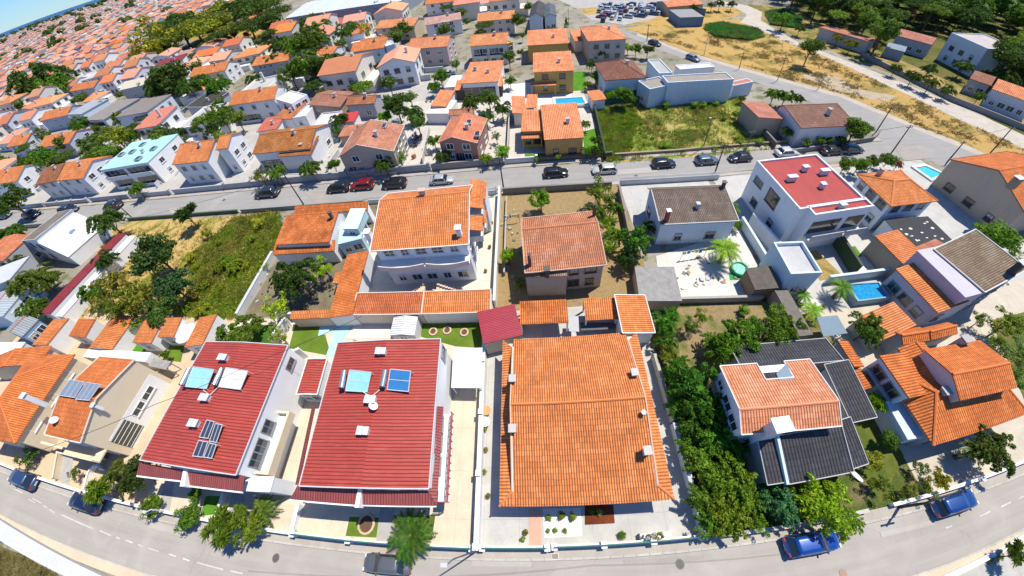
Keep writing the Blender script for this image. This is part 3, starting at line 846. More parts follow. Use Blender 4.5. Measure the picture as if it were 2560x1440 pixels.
def pole(px, py, tx, ty, label, kind='utility', c=(.06, .055, .05), h=None, r=.13):
    """foot and head seen in the survey; the height follows"""
    b = G(px, py, 0); d = ray(tx, ty); k = math.hypot(b.x, b.y)/math.hypot(d.x, d.y); hh = h or max(3, H_CAM+k*d.z)
    o = thing('utility_pole' if kind == 'utility' else 'street_lamp', b, label, 'utility pole' if kind == 'utility' else 'street lamp')
    m = MB(); m.tube(b, b+Vector((0, 0, hh)), r, r*.6, 10); m.build('pole', plain(c, .8), o)
    if kind == 'utility':
        m = MB(); z = hh-.5; m.box(b.x-.7, b.y-.06, z, b.x+.7, b.y+.06, z+.1); m.build('crossarm', plain((.10, .09, .08), .8), o)
        for q in (-.6, 0, .6): m = MB(); m.tube((b.x+q, b.y, z+.1), (b.x+q, b.y, z+.28), .05, n=6); m.build('insulator', plain((.3, .3, .28), .3), o)
    else:
        m = MB(); m.tube(b+Vector((0, 0, hh)), b+Vector((-.35, -.3, hh+.12)), .05, .04, 8); m.build('arm', plain(c, .6), o)
        m = MB(); m.box(b.x-.75, b.y-.42, hh+.08, b.x-.30, b.y-.18, hh+.18); m.build('lamp_head', plain((.5, .52, .53), .4), o)
    return o
# ================================================================ THE SETTING
Z = [0.0]
def up():
    Z[0] += .001; return Z[0]
def gnd():
    b = NB('town_ground', .95, .1); P = b.pos()
    n = b.noise(P, .05, 5, .6); base = b.mix(b.ramp(n, .4, .6), (.33, .30, .25), (.24, .22, .17))
    base = b.mix(b.ramp(b.noise(P, .35, 4), .52, .62, 0, .7), base, (.10, .12, .035))
    base = b.mix(b.ramp(b.noise(P, 2.5, 4, .7), .5, .8, 0, .5), base, (.14, .12, .09)); return b.col(base)
m = MB(); m.poly([(-1500, -500, 0), (3000, -500, 0), (6000, 9000, 0), (-5400, 9000, 0), (-4400, 2400, 0), (-4000, 1200, 0)])
g = m.build('ground', gnd(), fix=False); g['kind'] = 'structure'
m = MB(); m.poly([(-60000, -30000, -2), (60000, -30000, -2), (60000, 70000, -2), (-60000, 70000, -2)])
s = m.build('sea', sea_water((.02, .085, .20)), fix=False); s['kind'] = 'structure'
# ---- front street
ASPH = asphalt((.385, .355, .32)); ASPH2 = asphalt((.325, .315, .30))
PAVE = concrete((.43, .39, .34), 1.2); CREAMC = concrete((.64, .555, .43), 3.0, .45); GREYC = concrete((.50, .49, .465), 3.2, .5); WHITEC = concrete((.70, .68, .64), 2.0, .45)
sheet('front_street', [(-110, -7.1), (80, -7.1), (80, -2.82), (-110, -2.82)], up(), ASPH, world=True)
m = MB(); m.box(-110, -2.78, 0, 80, -2.05, .12); o = m.build('pavement', PAVE); o['kind'] = 'structure'
KERB = concrete((.52, .49, .44), 1.1, .6)
m = MB()
x = -110
while x < 80:
    m.box(x+.01, -2.93, 0, x+1.09, -2.78, .135); x += 1.1
o = m.build('kerb', KERB); o['kind'] = 'structure'
m = MB(); m.box(-110, -8.05, 0, 80, -7.22, .12); o = m.build('pavement', concrete((.62, .50, .37), 1.6, .4)); o['kind'] = 'structure'
m = MB(); x = -110
while x < 80:
    m.box(x+.01, -7.22, 0, x+1.09, -7.08, .135); x += 1.1
o = m.build('kerb', KERB); o['kind'] = 'structure'
mk = MB(); zz = up()
LP = concrete((.62, .61, .58), 0, .9)
for a, b in (((37, 1222), (57, 1233)), ((36+45, 1246), (96+8, 1258)), ((71, 1248), (88, 1257)), ((107, 1264), (118, 1269)), ((124, 1274), (136, 1282)), ((154, 1287), (233, 1322)), ((250, 1327), (278, 1339)), ((290, 1343), (300, 1347)), ((313, 1350), (332, 1357)), ((345, 1361), (357, 1366)), ((370, 1370), (397, 1379)), ((422, 1385), (440, 1391)), ((457, 1396), (474, 1402)), ((492, 1406), (558, 1424)), ((575, 1427), (607, 1434)), ((2450, 1291), (2476, 1278)), ((2503, 1267), (2528, 1255)), ((2546, 1247), (2560, 1240)), ((2365, 1320), (2380, 1315))):
    p = G(*a); q = G(*b); d = (q-p).normalized(); n = Vector((-d.y, d.x, 0))*.055
    mk.poly([(p-n).to_tuple()[:2]+(zz,), (q-n).to_tuple()[:2]+(zz,), (q+n).to_tuple()[:2]+(zz,), (p+n).to_tuple()[:2]+(zz,)])
o = mk.build('road_markings', LP, fix=False); o['kind'] = 'structure'
# darker strips of repaired asphalt
for pts in ([(620, 1425), (1480, 1411), (2000, 1378), (2000, 1382), (1480, 1416), (620, 1430)],):
    sheet('road_patch', pts, up(), asphalt((.30, .28, .25)))
# ---- middle street
sheet('middle_street', [(-300, 42.6), (-141, 43.2), (-54, 43.9), (-3.5, 44.2), (22, 43.4), (54, 44.6), (84, 44.0), (92, 36.5), (101, 30), (107, 34), (97, 41), (73.5, 50.2), (45, 49.4), (14, 48.8), (-4, 49.5), (-47, 49.8), (-95, 49), (-300, 49)], up(), ASPH2, world=True)
for y0, y1, x0, x1 in ((49.5, 50.5, -260, 72), (42.9, 43.6, -260, 60)):
    m = MB(); m.box(x0, y0, 0, x1, y1, .12); o = m.build('pavement', PAVE); o['kind'] = 'structure'
sheet('diagonal_road', [(1555, 78), (1592, 88), (1720, 138), (1850, 175), (1950, 203), (2100, 243), (2300, 328), (2400, 368), (2560, 440), (2700, 520), (2560, 520), (2420, 440), (2310, 395), (2200, 345), (2110, 292), (2000, 243), (1900, 208), (1800, 178), (1640, 122), (1572, 92)], up(), ASPH2)
sheet('footpath', [(1592, 88), (1720, 138), (1850, 175), (1950, 203), (2100, 243), (2300, 328), (2400, 368), (2560, 440), (2560, 428), (2405, 358), (2305, 320), (2105, 236), (1955, 196), (1852, 168), (1722, 131), (1592, 82)], up(), concrete((.48, .42, .34), 0))
# ---- dry field between the two roads and the pale track beyond it
DRY = field((.54, .35, .125), (.24, .21, .055), (.44, .27, .10), 1.6, .50)
sheet('woodland_floor', [(1960, -80), (2800, -120), (2800, 420), (2560, 345), (2400, 258), (2200, 170), (2050, 85), (1990, 30)], up(), field((.16, .15, .05), (.07, .10, .02), (.10, .09, .04), 1.0, .45))
sheet('dry_field', [(1560, 70), (1700, 50), (1850, 50), (1880, 66), (1950, 101), (2050, 136), (2200, 206), (2400, 301), (2560, 373), (2700, 440), (2700, 500), (2560, 428), (2405, 357), (2305, 319), (2105, 235), (1955, 195), (1852, 167), (1722, 130), (1592, 80)], up(), DRY)
sheet('dry_field', [(1560, 62), (1700, 15), (1840, 20), (1860, 30), (1830, 45), (1700, 60)], up(), DRY)
sheet('dry_field', [(1870, 10), (1960, 20), (2060, 60), (2200, 130), (2400, 215), (2560, 290), (2560, 325), (2400, 255), (2200, 173), (2000, 98), (1905, 52), (1875, 30)], up(), field((.42, .30, .13), (.15, .16, .04), (.26, .18, .08), 1.6, .45))
TRK = concrete((.52, .47, .40), 0, .6)
sheet('track', [(1780, 12), (1835, 18), (1868, 36), (1850, 56), (1880, 65), (1950, 100), (2050, 135), (2200, 205), (2400, 300), (2560, 372), (2700, 440), (2700, 400), (2560, 338), (2400, 266), (2200, 184), (2000, 108), (1925, 66), (1902, 50), (1905, 30), (1870, 14), (1800, 2)], up(), TRK)
sheet('concrete_slab', [(2000, 190), (2030, 178), (2100, 195), (2160, 225), (2240, 240), (2215, 256), (2140, 240), (2080, 222)], up(), concrete((.46, .37, .26), 3, .8))
sheet('car_yard', [(1395, 0), (1680, 0), (1690, 25), (1620, 50), (1560, 62), (1480, 50), (1440, 20)], up(), concrete((.44, .42, .39), 0, .7))
sheet('yard_grass', [(1440, 22), (1500, 18), (1525, 30), (1470, 38)], up(), DRY)
# ---- streets of the far town
for y in (97.5, 150, 205, 262, 330): sheet('town_street', [(-900, y), (8 if y < 160 else -60, y), (8 if y < 160 else -60, y+6), (-900, y+6)], up(), ASPH2, world=True)
# ---- open plots
sheet('wild_plot', [(265, 585), (330, 552), (520, 545), (690, 528), (700, 590), (650, 690), (592, 798), (160, 800), (190, 740)], up(), field((.62, .43, .17), (.19, .24, .03), (.42, .29, .11), 2.0, .50))
sheet('wild_plot', [(1482, 268), (1640, 262), (1852, 246), (1935, 372), (1740, 392), (1520, 408)], up(), field((.50, .40, .14), (.21, .29, .04), (.34, .28, .10), 1.6, .44))
sheet('green_corner', [(1482, 270), (1575, 264), (1590, 320), (1560, 400), (1520, 406)], up(), field((.22, .33, .04), (.15, .26, .02), (.28, .26, .07), 2.0, .5))
sheet('plot_grass', [(1015-40, 208), (1065, 205), (1050, 262), (985, 275)], up(), field((.40, .30, .09), (.20, .22, .05), (.3, .2, .08), 2.0, .5))
sheet('meadow', [(620, 30), (700, 60), (690, 100), (600, 110), (520, 115), (470, 95), (560, 60)], up(), field((.42, .28, .09), (.16, .18, .03), (.3, .2, .08), 1.0, .5))
# ---- lots on the front street
sheet('yard_paving', [(-90, -2.05), (-43.5, -2.05), (-43.5, 20.5), (-90, 20.5)], up(), concrete((.60, .46, .31), 0, .4), world=True)
sheet('yard_paving', [(-43.5, -2.05), (-6.9, -2.05), (-6.9, 20.5), (-43.5, 20.5)], up(), CREAMC, world=True)
sheet('yard_paving', [(-6.6, -2.05), (12.2, -2.05), (12.2, 21.5), (-6.6, 21.5)], up(), GREYC, world=True)
sheet('garden_soil', [(12.5, -2.05), (34, -2.05), (34, 21), (12.5, 21)], up(), field((.30, .24, .12), (.10, .15, .03), (.20, .16, .08), 2.5, .40), world=True)
sheet('yard_paving', [(34, -2.05), (70, -2.05), (70, 17), (34, 17)], up(), concrete((.55, .49, .40), 0, .5), world=True)
# ---- lots between the streets
sheet('garden_soil', [(-43, 20.8), (-24.3, 20.8), (-24.3, 43), (-40, 43)], up(), soil((.24, .20, .13)), world=True)
sheet('yard_paving', [(-26, 20.8), (-5.7, 20.8), (-5.7, 43.2), (-26, 43.2)], up(), concrete((.66, .61, .52), 4, .4), world=True)
sheet('garden_soil', [(-5.6, 21.3), (14.3, 21.3), (14.3, 43.2), (-5.6, 43.2)], up(), field((.42, .30, .15), (.20, .20, .06), (.30, .21, .11), 2.5, .58), world=True)
sheet('terrace', [(1640, 640), (1850, 575), (1905, 690), (1905, 745), (1655, 752)], up(), concrete((.66, .63, .58), 2.2, .6))
sheet('yard_paving', [(14.5, 33), (30, 33), (30, 43), (14.5, 43)], up(), GREYC, world=True)
sheet('yard_paving', [(31, 17), (75, 17), (75, 43), (31, 43)], up(), GREYC, world=True)
sheet('garden_soil', [(1690, 770), (1980, 748), (2020, 840), (1700, 900)], up(), field((.40, .29, .16), (.14, .20, .04), (.30, .20, .10), 2.5, .5))
# ---- lots beyond the middle street
sheet('yard_paving', [(-170, 50.6), (-14, 50.6), (-14, 92), (-170, 92)], up(), concrete((.46, .44, .41), 0, .6), world=True)
sheet('yard_paving', [(-30, 50.6), (14, 50.6), (14, 80), (-30, 80)], up(), concrete((.56, .52, .46), 2, .5), world=True)
# lawns
LW = lawn((.10, .17, .02), (.15, .22, .03)); LW2 = lawn((.07, .20, .02), (.10, .26, .025))
for nm, pts, mt in (('lawn', [(625, 812), (718, 812), (690, 862), (622, 860)], lawn((.05, .13, .015), (.08, .17, .02))), ('lawn', [(738, 810), (806, 810), (828, 890), (722, 870)], LW), ('lawn', [(1055, 803), (1211, 800), (1206, 870), (1140, 866), (1052, 842)], LW),
                    ('lawn', [(874, 1292), (948, 1294), (942, 1344), (864, 1340)], LW), ('lawn', [(1035, 1290), (1088, 1290), (1080, 1350), (1000, 1350)], lawn((.09, .12, .02), (.2, .17, .06))),
                    ('lawn', [(515, 1240), (560, 1240), (545, 1285), (500, 1290)], LW2), ('lawn', [(1425, 180), (1462, 178), (1466, 225), (1432, 228)], LW2), ('lawn', [(1455, 330), (1490, 320), (1512, 395), (1462, 385)], LW2),
                    ('lawn', [(1312, 385), (1480, 378), (1500, 402), (1312, 408)], LW2), ('lawn', [(2130, 1050), (2200, 1040), (2260, 1140), (2200, 1260), (2140, 1160)], lawn((.08, .12, .02), (.17, .16, .04))),
                    ('lawn', [(340, 840), (372, 838), (362, 882), (328, 880)], LW2), ('lawn', [(425, 865), (462, 862), (452, 905), (412, 900)], LW),
                    ('lawn', [(2003, 632), (2040, 625), (2108, 690), (2050, 702)], field((.5, .36, .13), (.25, .22, .06), (.35, .25, .1), 3.0, .5)), ('lawn', [(2590, 1080), (2500, 860), (2480, 800), (2560, 780), (2640, 900)], field((.2, .2, .05), (.08, .14, .03), (.3, .22, .1), 2.0, .5))):
    sheet(nm, pts, up(), mt)
sheet('artificial_turf', [(2097, 622), (2138, 615), (2155, 640), (2112, 647)], up(), LW2)
sheet('terrace', [(2110, 648), (2160, 641), (2195, 680), (2140, 692)], up(), WHITEC)
sheet('terrace', [(800, 815), (880, 805), (845, 890), (815, 890), (835, 830), (795, 840)], up(), concrete((.42, .68, .68), 1.0, .4))
sheet('terrace', [(885, 812), (975, 805), (975, 845), (865, 845)], up(), concrete((.74, .68, .58), 0, .4))
sheet('tiled_path', [(1322, 1272), (1352, 1272), (1354, 1366), (1324, 1368)], up(), concrete((.60, .36, .27), .6, .3))
sheet('gravel_garden', [(1357, 1272), (1452, 1270), (1456, 1340), (1360, 1345)], up(), concrete((.76, .74, .70), .5, .4))
sheet('soil_bed', [(1462, 1262), (1533, 1262), (1537, 1308), (1462, 1312)], up(), soil((.20, .055, .025)))
sheet('scrub_ground', [(0, 1365), (60, 1388), (150, 1440), (0, 1440), (-60, 1440), (-60, 1365)], up(), field((.22, .19, .09), (.12, .13, .04), (.16, .12, .06), 3.0, .5))
sheet('terrace', [(2290, 1440), (2400, 1395), (2560, 1320), (2640, 1300), (2640, 1500), (2290, 1500)], up(), concrete((.48, .46, .42), 2, .6))
sheet('yard_paving', [(-6, 71), (11, 71), (11, 84), (-6, 84)], up(), WHITEC, world=True)
# ================================================================ HOUSES ON THE FRONT STREET
def vent(par, px, py, z, w=.9):
    p = G(px, py, z); m = MB(); m.box(p.x-w/2, p.y-.28, z-.35, p.x+w/2, p.y+.28, z+.42); o = m.build('chimney', plain((.52, .53, .54), .6), par)
    m = MB(); m.box(p.x-w/2-.1, p.y-.36, z+.42, p.x+.02, p.y+.36, z+.5); m.box(p.x+.06, p.y-.34, z+.40, p.x+w/2+.1, p.y+.34, z+.48)
    q = m.build('cowl', plain((.62, .64, .66), .5), par); q.parent = o; q.location = (0, 0, 0); return o
@cached
def cellmat(c):
    b = NB('solar_glass', .12, .7); uv = b.sep(b.coord('UV'))
    g_ = b.math('MAXIMUM', b.ramp(b.math('FRACT', b.math('DIVIDE', uv[0], .21)), .0, .12, 1, 0), b.ramp(b.math('FRACT', b.math('DIVIDE', uv[1], .21)), 0, .1, 1, 0))
    return b.col(b.mix(b.math('MULTIPLY', g_, .5), b.mix(b.noise(b.coord('UV'), 1.2, 2), c, mul(c, 1.6)), mul(c, 3.0)))
def solar(par, pts, z, tilt, c, split=2, along=True):
    """panel with a frame; pts near-left, near-right, far-right, far-left ... z rises by tilt towards the first edge"""
    zs = [z, z, z+tilt, z+tilt]; P = [G(x, y, k) for (x, y), k in zip(pts, zs)]
    m = MB(); m.slab([P], .05); o = m.build('solar_panel', cellmat(c), par)
    f = MB()
    for a, b in zip(P, P[1:]+P[:1]): f.beam(a, b, .07, .07, .03)
    for i in range(1, split):
        t = i/split
        if along: f.beam(P[0].lerp(P[1], t), P[3].lerp(P[2], t), .05, .06, .02)
        else: f.beam(P[0].lerp(P[3], t), P[1].lerp(P[2], t), .05, .06, .02)
    for a in P: f.box(a.x-.03, a.y-.03, z-.45, a.x+.03, a.y+.03, a.z)
    q = f.build('frame', plain((.66, .68, .70), .4, .3), par); q.parent = o; q.location = (0, 0, 0); return o
def tank(par, a, b, z):
    p = G(a[0], a[1], z); q = G(b[0], b[1], z); m = MB(); m.tube(p, q, .27, n=14); d = (q-p).normalized()
    o = m.build('water_tank', plain((.34, .38, .42), .3, .6), par, smooth=False)
    m = MB(); m.tube(q, q+d*.03, .28, n=14); k = m.build('tank_cap', plain((.12, .13, .14), .5), par); k.parent = o; k.location = (0, 0, 0); return o
def pipe(par, pts, z, c=(.62, .62, .62), r=.045):
    m = MB(); P = [G(x, y, z) for x, y in pts]
    for a, b in zip(P, P[1:]): m.tube(a, b, r, n=6)
    return m.build('pipe', plain(c, .5), par)
def dish(par, px, py, z, r=.45):
    p = G(px, py, z); m = MB(); m.lathe([(r*.2, 0), (r*.7, .06), (r, .16), (r*.98, .17), (r*.68, .08), (r*.1, .03)], (0, 0, 0), 14)
    Mx = Matrix.Translation(p) @ Matrix.Rotation(rad(35), 4, 'Y') @ Matrix.Rotation(rad(-25), 4, 'X'); m.v = [tuple(Mx @ Vector(v)) for v in m.v]
    m.tube((p.x, p.y, z-.5), (p.x, p.y, z), .035, n=6); return m.build('satellite_dish', plain((.7, .71, .72), .5), par)
def band(par, name, fr, face, t0, t1, z0, z1, mat, off=.012, o=.12, th=.03):
    a, rz = face_pt(fr, face, t0, o, 0); b, _ = face_pt(fr, face, t1, o, 0); n = Vector((math.sin(rz), -math.cos(rz), 0))
    a = a+n*off; b = b+n*off; m = MB(); c = [a, b, b+n*th, a+n*th]; m.hexa([Vector((q.x, q.y, z0)) for q in c], [Vector((q.x, q.y, z1)) for q in c]); return m.build(name, mat, par)

RIBR = ribmetal(RED); RIBD = ribmetal(RED2, .24, .7)
# ---- leftmost house, hipped orange roof
h = house('orange hipped-roof house with a tall white chimney at the left edge of the front street', 'the leftmost hipped orange house', at=G(40, 1010, 5))
f = block(h, (-62, 1088, 71, 1114, 154, 886), 5.0, 'hip', 2.2, CREAM, OR2, hipf=.9, dirt=.15)
block(h, (-40, 935, 88, 912, 138, 862), 5.3, 'gy', 1.0, CREAM, OR2, dirt=.2, z0=2.5)
chimney(h, 103, 1008, 6.2, 2.2, .55, .55)
windows(h, f, 'R2x3 N1x2d', .4, 0)
# ---- second house
h = house('cream house with stepped orange roof carrying two grey solar panels', 'the cream house with solar panels', at=G(210, 1000, 5))
f = block(h, (112, 1087, 222, 1112, 318, 897), 6.4, 'gx', 1.3, CREAM, OR2, o=.12, rf=.45, verge=(.72, .66, .55), dirt=.22, wdirt=.12)
solar(h, [(147, 988), (187, 994), (211, 955), (175, 949)], 7.9, .35, (.16, .19, .24), 3)
solar(h, [(189, 998), (223, 1001), (251, 961), (216, 956)], 7.9, .35, (.16, .19, .24), 3)
band(h, 'wall_base', f, 'R', .10, .93, .0, 3.5, plaster(WHITE, .15))
for t, z in ((.72, 2.3), (.52, 2.3)):
    p, rz = face_pt(f, 'R', t, .12, z); add_window(h, p+Vector((.04, 0, 0)), rz, 1.5, .8, 'w')
band(h, 'veranda_opening', f, 'R', .10, .36, .35, 3.2, glass((.025, .03, .028)), .05)
for i in range(5): band(h, 'awning_bar', f, 'R', .10, .36, .5+.58*i, .56+.58*i, white, .09)
m = MB(); m.prism([f.P(0, -1.2), f.P(f.W, -1.2), f.P(f.W, .1), f.P(0, .1)], 3.1, 3.3); m.build('balcony_floor', plaster(CREAM, .2), h); m = MB(); m.beam(f.P(0, -1.2, 3.1), f.P(f.W, -1.2, 3.1), .14, 1.05); m.build('parapet', plaster(CREAM, .2), h)
windows(h, f, 'N2x3', .12, 0)
dish(h, 134, 1052, 7.2); chimney(h, 245, 1018, 7.2, .5, .3)
wall('cream terrace wall in front of the cream solar panel house', [(150, 1120), (268, 1150)], 2.6, .2, CREAM)
# ---- red roof A
def red_house(label, short, p, at):
    h = house(label, short, at=at)
    f = block(h, p, 6.5, 'gy', .35, WHITE, RIBR, o=.10, verge=(.55, .56, .57), vw=.09, wdirt=.1, caps=False); return h, f
h, f = red_house('white two-storey house, ribbed red metal roof with black photovoltaic panels and two solar heaters', 'the red roof with black panels', (350, 1150, 605, 1190, 708, 863), G(520, 1000, 6))
for q in ((561, 896), (516, 996), (489, 1060)): vent(h, q[0], q[1], 6.95)
solar(h, [(462, 966), (516, 972), (535, 924), (483, 917)], 7.05, .45, (.22, .46, .60), 2, False); tank(h, (473, 922), (453, 962), 7.5)
solar(h, [(546, 967), (601, 974), (620, 928), (565, 919)], 7.05, .45, (.60, .68, .70), 2, False); tank(h, (554, 922), (535, 962), 7.5)
for q in ([(499, 1093), (520, 1096), (536, 1054), (517, 1050)], [(524, 1103), (541, 1106), (556, 1062), (539, 1059)], [(482, 1140), (507, 1143), (520, 1105), (497, 1101)], [(510, 1143), (529, 1146), (541, 1111), (524, 1108)]): solar(h, q, 7.0, .25, (.035, .042, .065), 2)
pipe(h, [(508, 975), (524, 988), (545, 968)], 7.1)
plate(h, 'canopy', [(341, 1188), (450, 1201), (459, 1174), (349, 1156)], [5.3, 5.3, 5.8, 5.8], .12, RIBD)
plate(h, 'canopy', [(463, 1212), (604, 1229), (611, 1189), (466, 1179)], [5.3, 5.3, 5.8, 5.8], .12, RIBD)
plate(h, 'fascia', [(341, 1192), (450, 1205), (450, 1201), (341, 1188)], 5.3, .22, white); plate(h, 'fascia', [(463, 1216), (604, 1233), (604, 1229), (463, 1212)], 5.3, .22, white)
plate(h, 'party_wall', [(449, 1216), (461, 1216), (467, 1174), (459, 1172)], 5.95, .9, plaster(WHITE, .2))
block(h, (632, 1185, 688, 1191, 727, 1033), 3.3, 'flat', 0, CREAM, plaster((.74, .76, .78), .2), parapet=.75, z0=2.9)
block(h, (608, 1226, 678, 1229, 682, 1193), 4.2, 'flat', 0, WHITE, plaster(WHITE, .2), parapet=0)
for t in (.12, .22, .36): p, rz = face_pt(f, 'R', t, .10, 4.6); add_window(h, p, rz, 1.1, 1.5, 'g')
p, rz = face_pt(f, 'R', .88, .10, 4.9); add_window(h, p, rz, 1.2, .9, 'g')
windows(h, f, 'N2x4', .1, 0); windows(h, f, 'F2x4', .1, 0)
# annex between the two red roofs
h = house('small white annex with ribbed red lean-to roof between the two red-roofed houses', 'the small red annex', 'annex', 'annex', at=G(778, 940, 2))
f = block(h, (741, 986, 796, 986, 815, 897), 3.0, 'gy', .15, WHITE, RIBR, o=.08, verge=(.75, .75, .74), caps=False)
windows(h, f, 'N1x2', .08, 0)
wall('white block wall between the two red-roofed houses at the back', [(742, 905), (772, 890)], 2.4, .2, WHITE)
# ---- red roof B
h, f = red_house('white two-storey house, ribbed red metal roof with two blue solar heaters, no black panels', 'the red roof with blue heaters', (748, 1215, 1065, 1222, 1108, 847), G(930, 1030, 6))
for q in ((955, 881), (929, 1001), (911, 1079)): vent(h, q[0], q[1], 6.95)
solar(h, [(864, 977), (918, 980), (928, 931), (874, 925)], 7.05, .45, (.20, .44, .58), 2, False); tank(h, (861, 927), (853, 970), 7.5)
solar(h, [(968, 974), (1021, 979), (1027, 928), (976, 923)], 7.05, .45, (.03, .13, .30), 2, False); tank(h, (963, 926), (955, 967), 7.5)
pipe(h, [(905, 978), (928, 992), (950, 974)], 7.1); dish(h, 932, 1017, 7.2)
plate(h, 'canopy', [(725, 1248), (887, 1262), (895, 1223), (746, 1209)], [5.2, 5.2, 5.7, 5.7], .12, RIBD)
plate(h, 'canopy', [(901, 1262), (1090, 1265), (1068, 1226), (903, 1224)], [5.2, 5.2, 5.7, 5.7], .12, RIBD)
plate(h, 'canopy', [(1071, 1228), (1091, 1263), (1108, 1016), (1092, 1016)], [5.5, 5.2, 5.2, 5.7], .12, RIBD)
plate(h, 'canopy', [(738, 1212), (747, 1212), (788, 1015), (780, 1015)], [5.4, 5.7, 5.7, 5.4], .12, RIBD)
plate(h, 'fascia', [(725, 1252), (887, 1266), (887, 1262), (725, 1248)], 5.2, .22, white); plate(h, 'fascia', [(901, 1265), (1090, 1268), (1090, 1264), (901, 1261)], 5.2, .22, white)
plate(h, 'party_wall', [(886, 1269), (897, 1269), (904, 1220), (895, 1220)], 5.85, .9, plaster(WHITE, .2))
block(h, (1096, 1254, 1122, 1254, 1133, 1036), 3.2, 'flat', 0, WHITE, plaster((.66, .68, .69), .3), parapet=.0, z0=2.9)
m = MB(); a, b, c = G(1122, 1256, 3.3), G(1134, 1036, 3.3), G(1097, 1256, 3.3)
for zz in (.35, .7, 1.0): m.beam(a+Vector((0, 0, zz)), b+Vector((0, 0, zz)), .05, .06); m.beam(c+Vector((0, 0, zz)), a+Vector((0, 0, zz)), .05, .06)
for i in range(13): q = a.lerp(b, i/12); m.box(q.x-.03, q.y-.03, 3.2, q.x+.03, q.y+.03, 4.35)
m.build('railing', plain((.38, .07, .05), .6), h)
p, rz = face_pt(f, 'R', .93, .10, 4.9); add_window(h, p, rz, 1.3, 1.4, 'g')
for t in (.15, .3, .42): p, rz = face_pt(f, 'R', t, .10, 4.4); add_window(h, p, rz, 1.3, 1.9, 'g')
windows(h, f, 'N2x4 F2x4 L2x3', .1, 0)
# carport right of it
h = thing('carport', G(1165, 920, 0), 'white corrugated carport roof beside the red roof with blue heaters', 'carport'); ANCH.append((h.location.x, h.location.y, 'the white carport'))
plate(h, 'roof', [(1128, 969), (1203, 970), (1206, 869), (1134, 871)], [2.7, 2.7, 2.9, 2.9], .1, plaster((.74, .75, .76), .2))
for q in ((1130, 966), (1200, 967), (1203, 873), (1137, 874)): p = G(q[0], q[1], 2.6); m = MB(); m.box(p.x-.06, p.y-.06, 0, p.x+.06, p.y+.06, 2.6); m.build('post', white, h)
# ---- the big orange hipped roof
h = house('long low house under the broad bright orange tiled roof, middle of the front street', 'the broad orange roof', at=G(1450, 1030, 3))
ze = 3.3; fr = Fr((1248, 1266, 1680, 1249, 1597, 828), ze); P = fr.P; Wd, Dp = fr.W, fr.D
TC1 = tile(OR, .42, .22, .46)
inn = Box(0, 0, 1, 1); inn.o = P(1.15, 0); inn.ux, inn.uy, inn.rz = fr.ux, fr.uy, fr.rz; inn.W = Wd-2.4; inn.D = Dp
rf = .515; rise = 2.3; polys, rid = roof_polys(inn, 'gx', ze, rise, rf)
m = MB(); m.slab(polys, .16); ro = m.build('roof', TC1, h)
c = MB()
for a, b in rid: c.tube(a, b, .13, n=6)
c.build('ridge_cap', plain(mul(OR, .9), .8), h)
zi = ze+rise*1.1/(Dp*rf)
m = MB()
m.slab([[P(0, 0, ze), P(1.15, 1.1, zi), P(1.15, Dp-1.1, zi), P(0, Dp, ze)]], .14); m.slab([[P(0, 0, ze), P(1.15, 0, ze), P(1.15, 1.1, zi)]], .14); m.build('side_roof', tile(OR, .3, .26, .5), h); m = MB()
m.slab([[P(Wd, 0, ze), P(Wd, Dp, ze), P(Wd-1.25, Dp-1.1, zi), P(Wd-1.25, 1.1, zi)]], .14); m.slab([[P(Wd, 0, ze), P(Wd-1.25, 1.1, zi), P(Wd-1.25, 0, ze)]], .14)
m.build('side_roof', tile(OR, .3, .26, .5), h)
for a, b in ((P(0, 0, ze), P(1.15, 1.1, zi)), (P(Wd, 0, ze), P(Wd-1.25, 1.1, zi))): c = MB(); c.tube(a, b, .1, n=6); c.build('hip_cap', plain(mul(OR, .9), .8), h)
for u in (1.15, Wd-1.25):
    m = MB(); pr = [(1.0, zi-.1), (Dp-1.0, zi-.1), (Dp-1.0, zi+.02), (Dp*rf, ze+rise-.03), (1.0, zi+.02)]
    m.add([P(u-.07, v, z) for v, z in pr]+[P(u+.07, v, z) for v, z in pr], [(0, 1, 2, 3, 4), (9, 8, 7, 6, 5)]+[(i, (i+1) % 5, 5+(i+1) % 5, 5+i) for i in range(5)]); m.build('gable', plaster(WHITE, .3), h)
for u in (1.12, Wd-1.22): m = MB(); m.beam(P(u, 1.1, zi), P(u, Dp*rf, ze+rise), .12, .10); m.beam(P(u, Dp*rf, ze+rise), P(u, Dp-1, zi), .12, .10); m.build('fascia', plain((.66, .42, .30), .8), h)
m = MB(); m.prism([P(.5, .5), P(Wd-.5, .5), P(Wd-.5, Dp-.5), P(.5, Dp-.5)], 0, ze-.05); m.build('wall', plaster(WHITE, .2), h)
for q in ((1283, 947), (1283, 1070), (1583, 932), (1614, 1124)): chimney(h, q[0], q[1]+6, 4.6, .75, .5, .5, (.52, .50, .47), 'cap')
chimney(h, 1605, 1036, 4.9, .35, .22, .22, (.6, .55, .5), 'pipe')
windows(h, fr, 'N1x5d L1x4 R1x4', .5, 0)
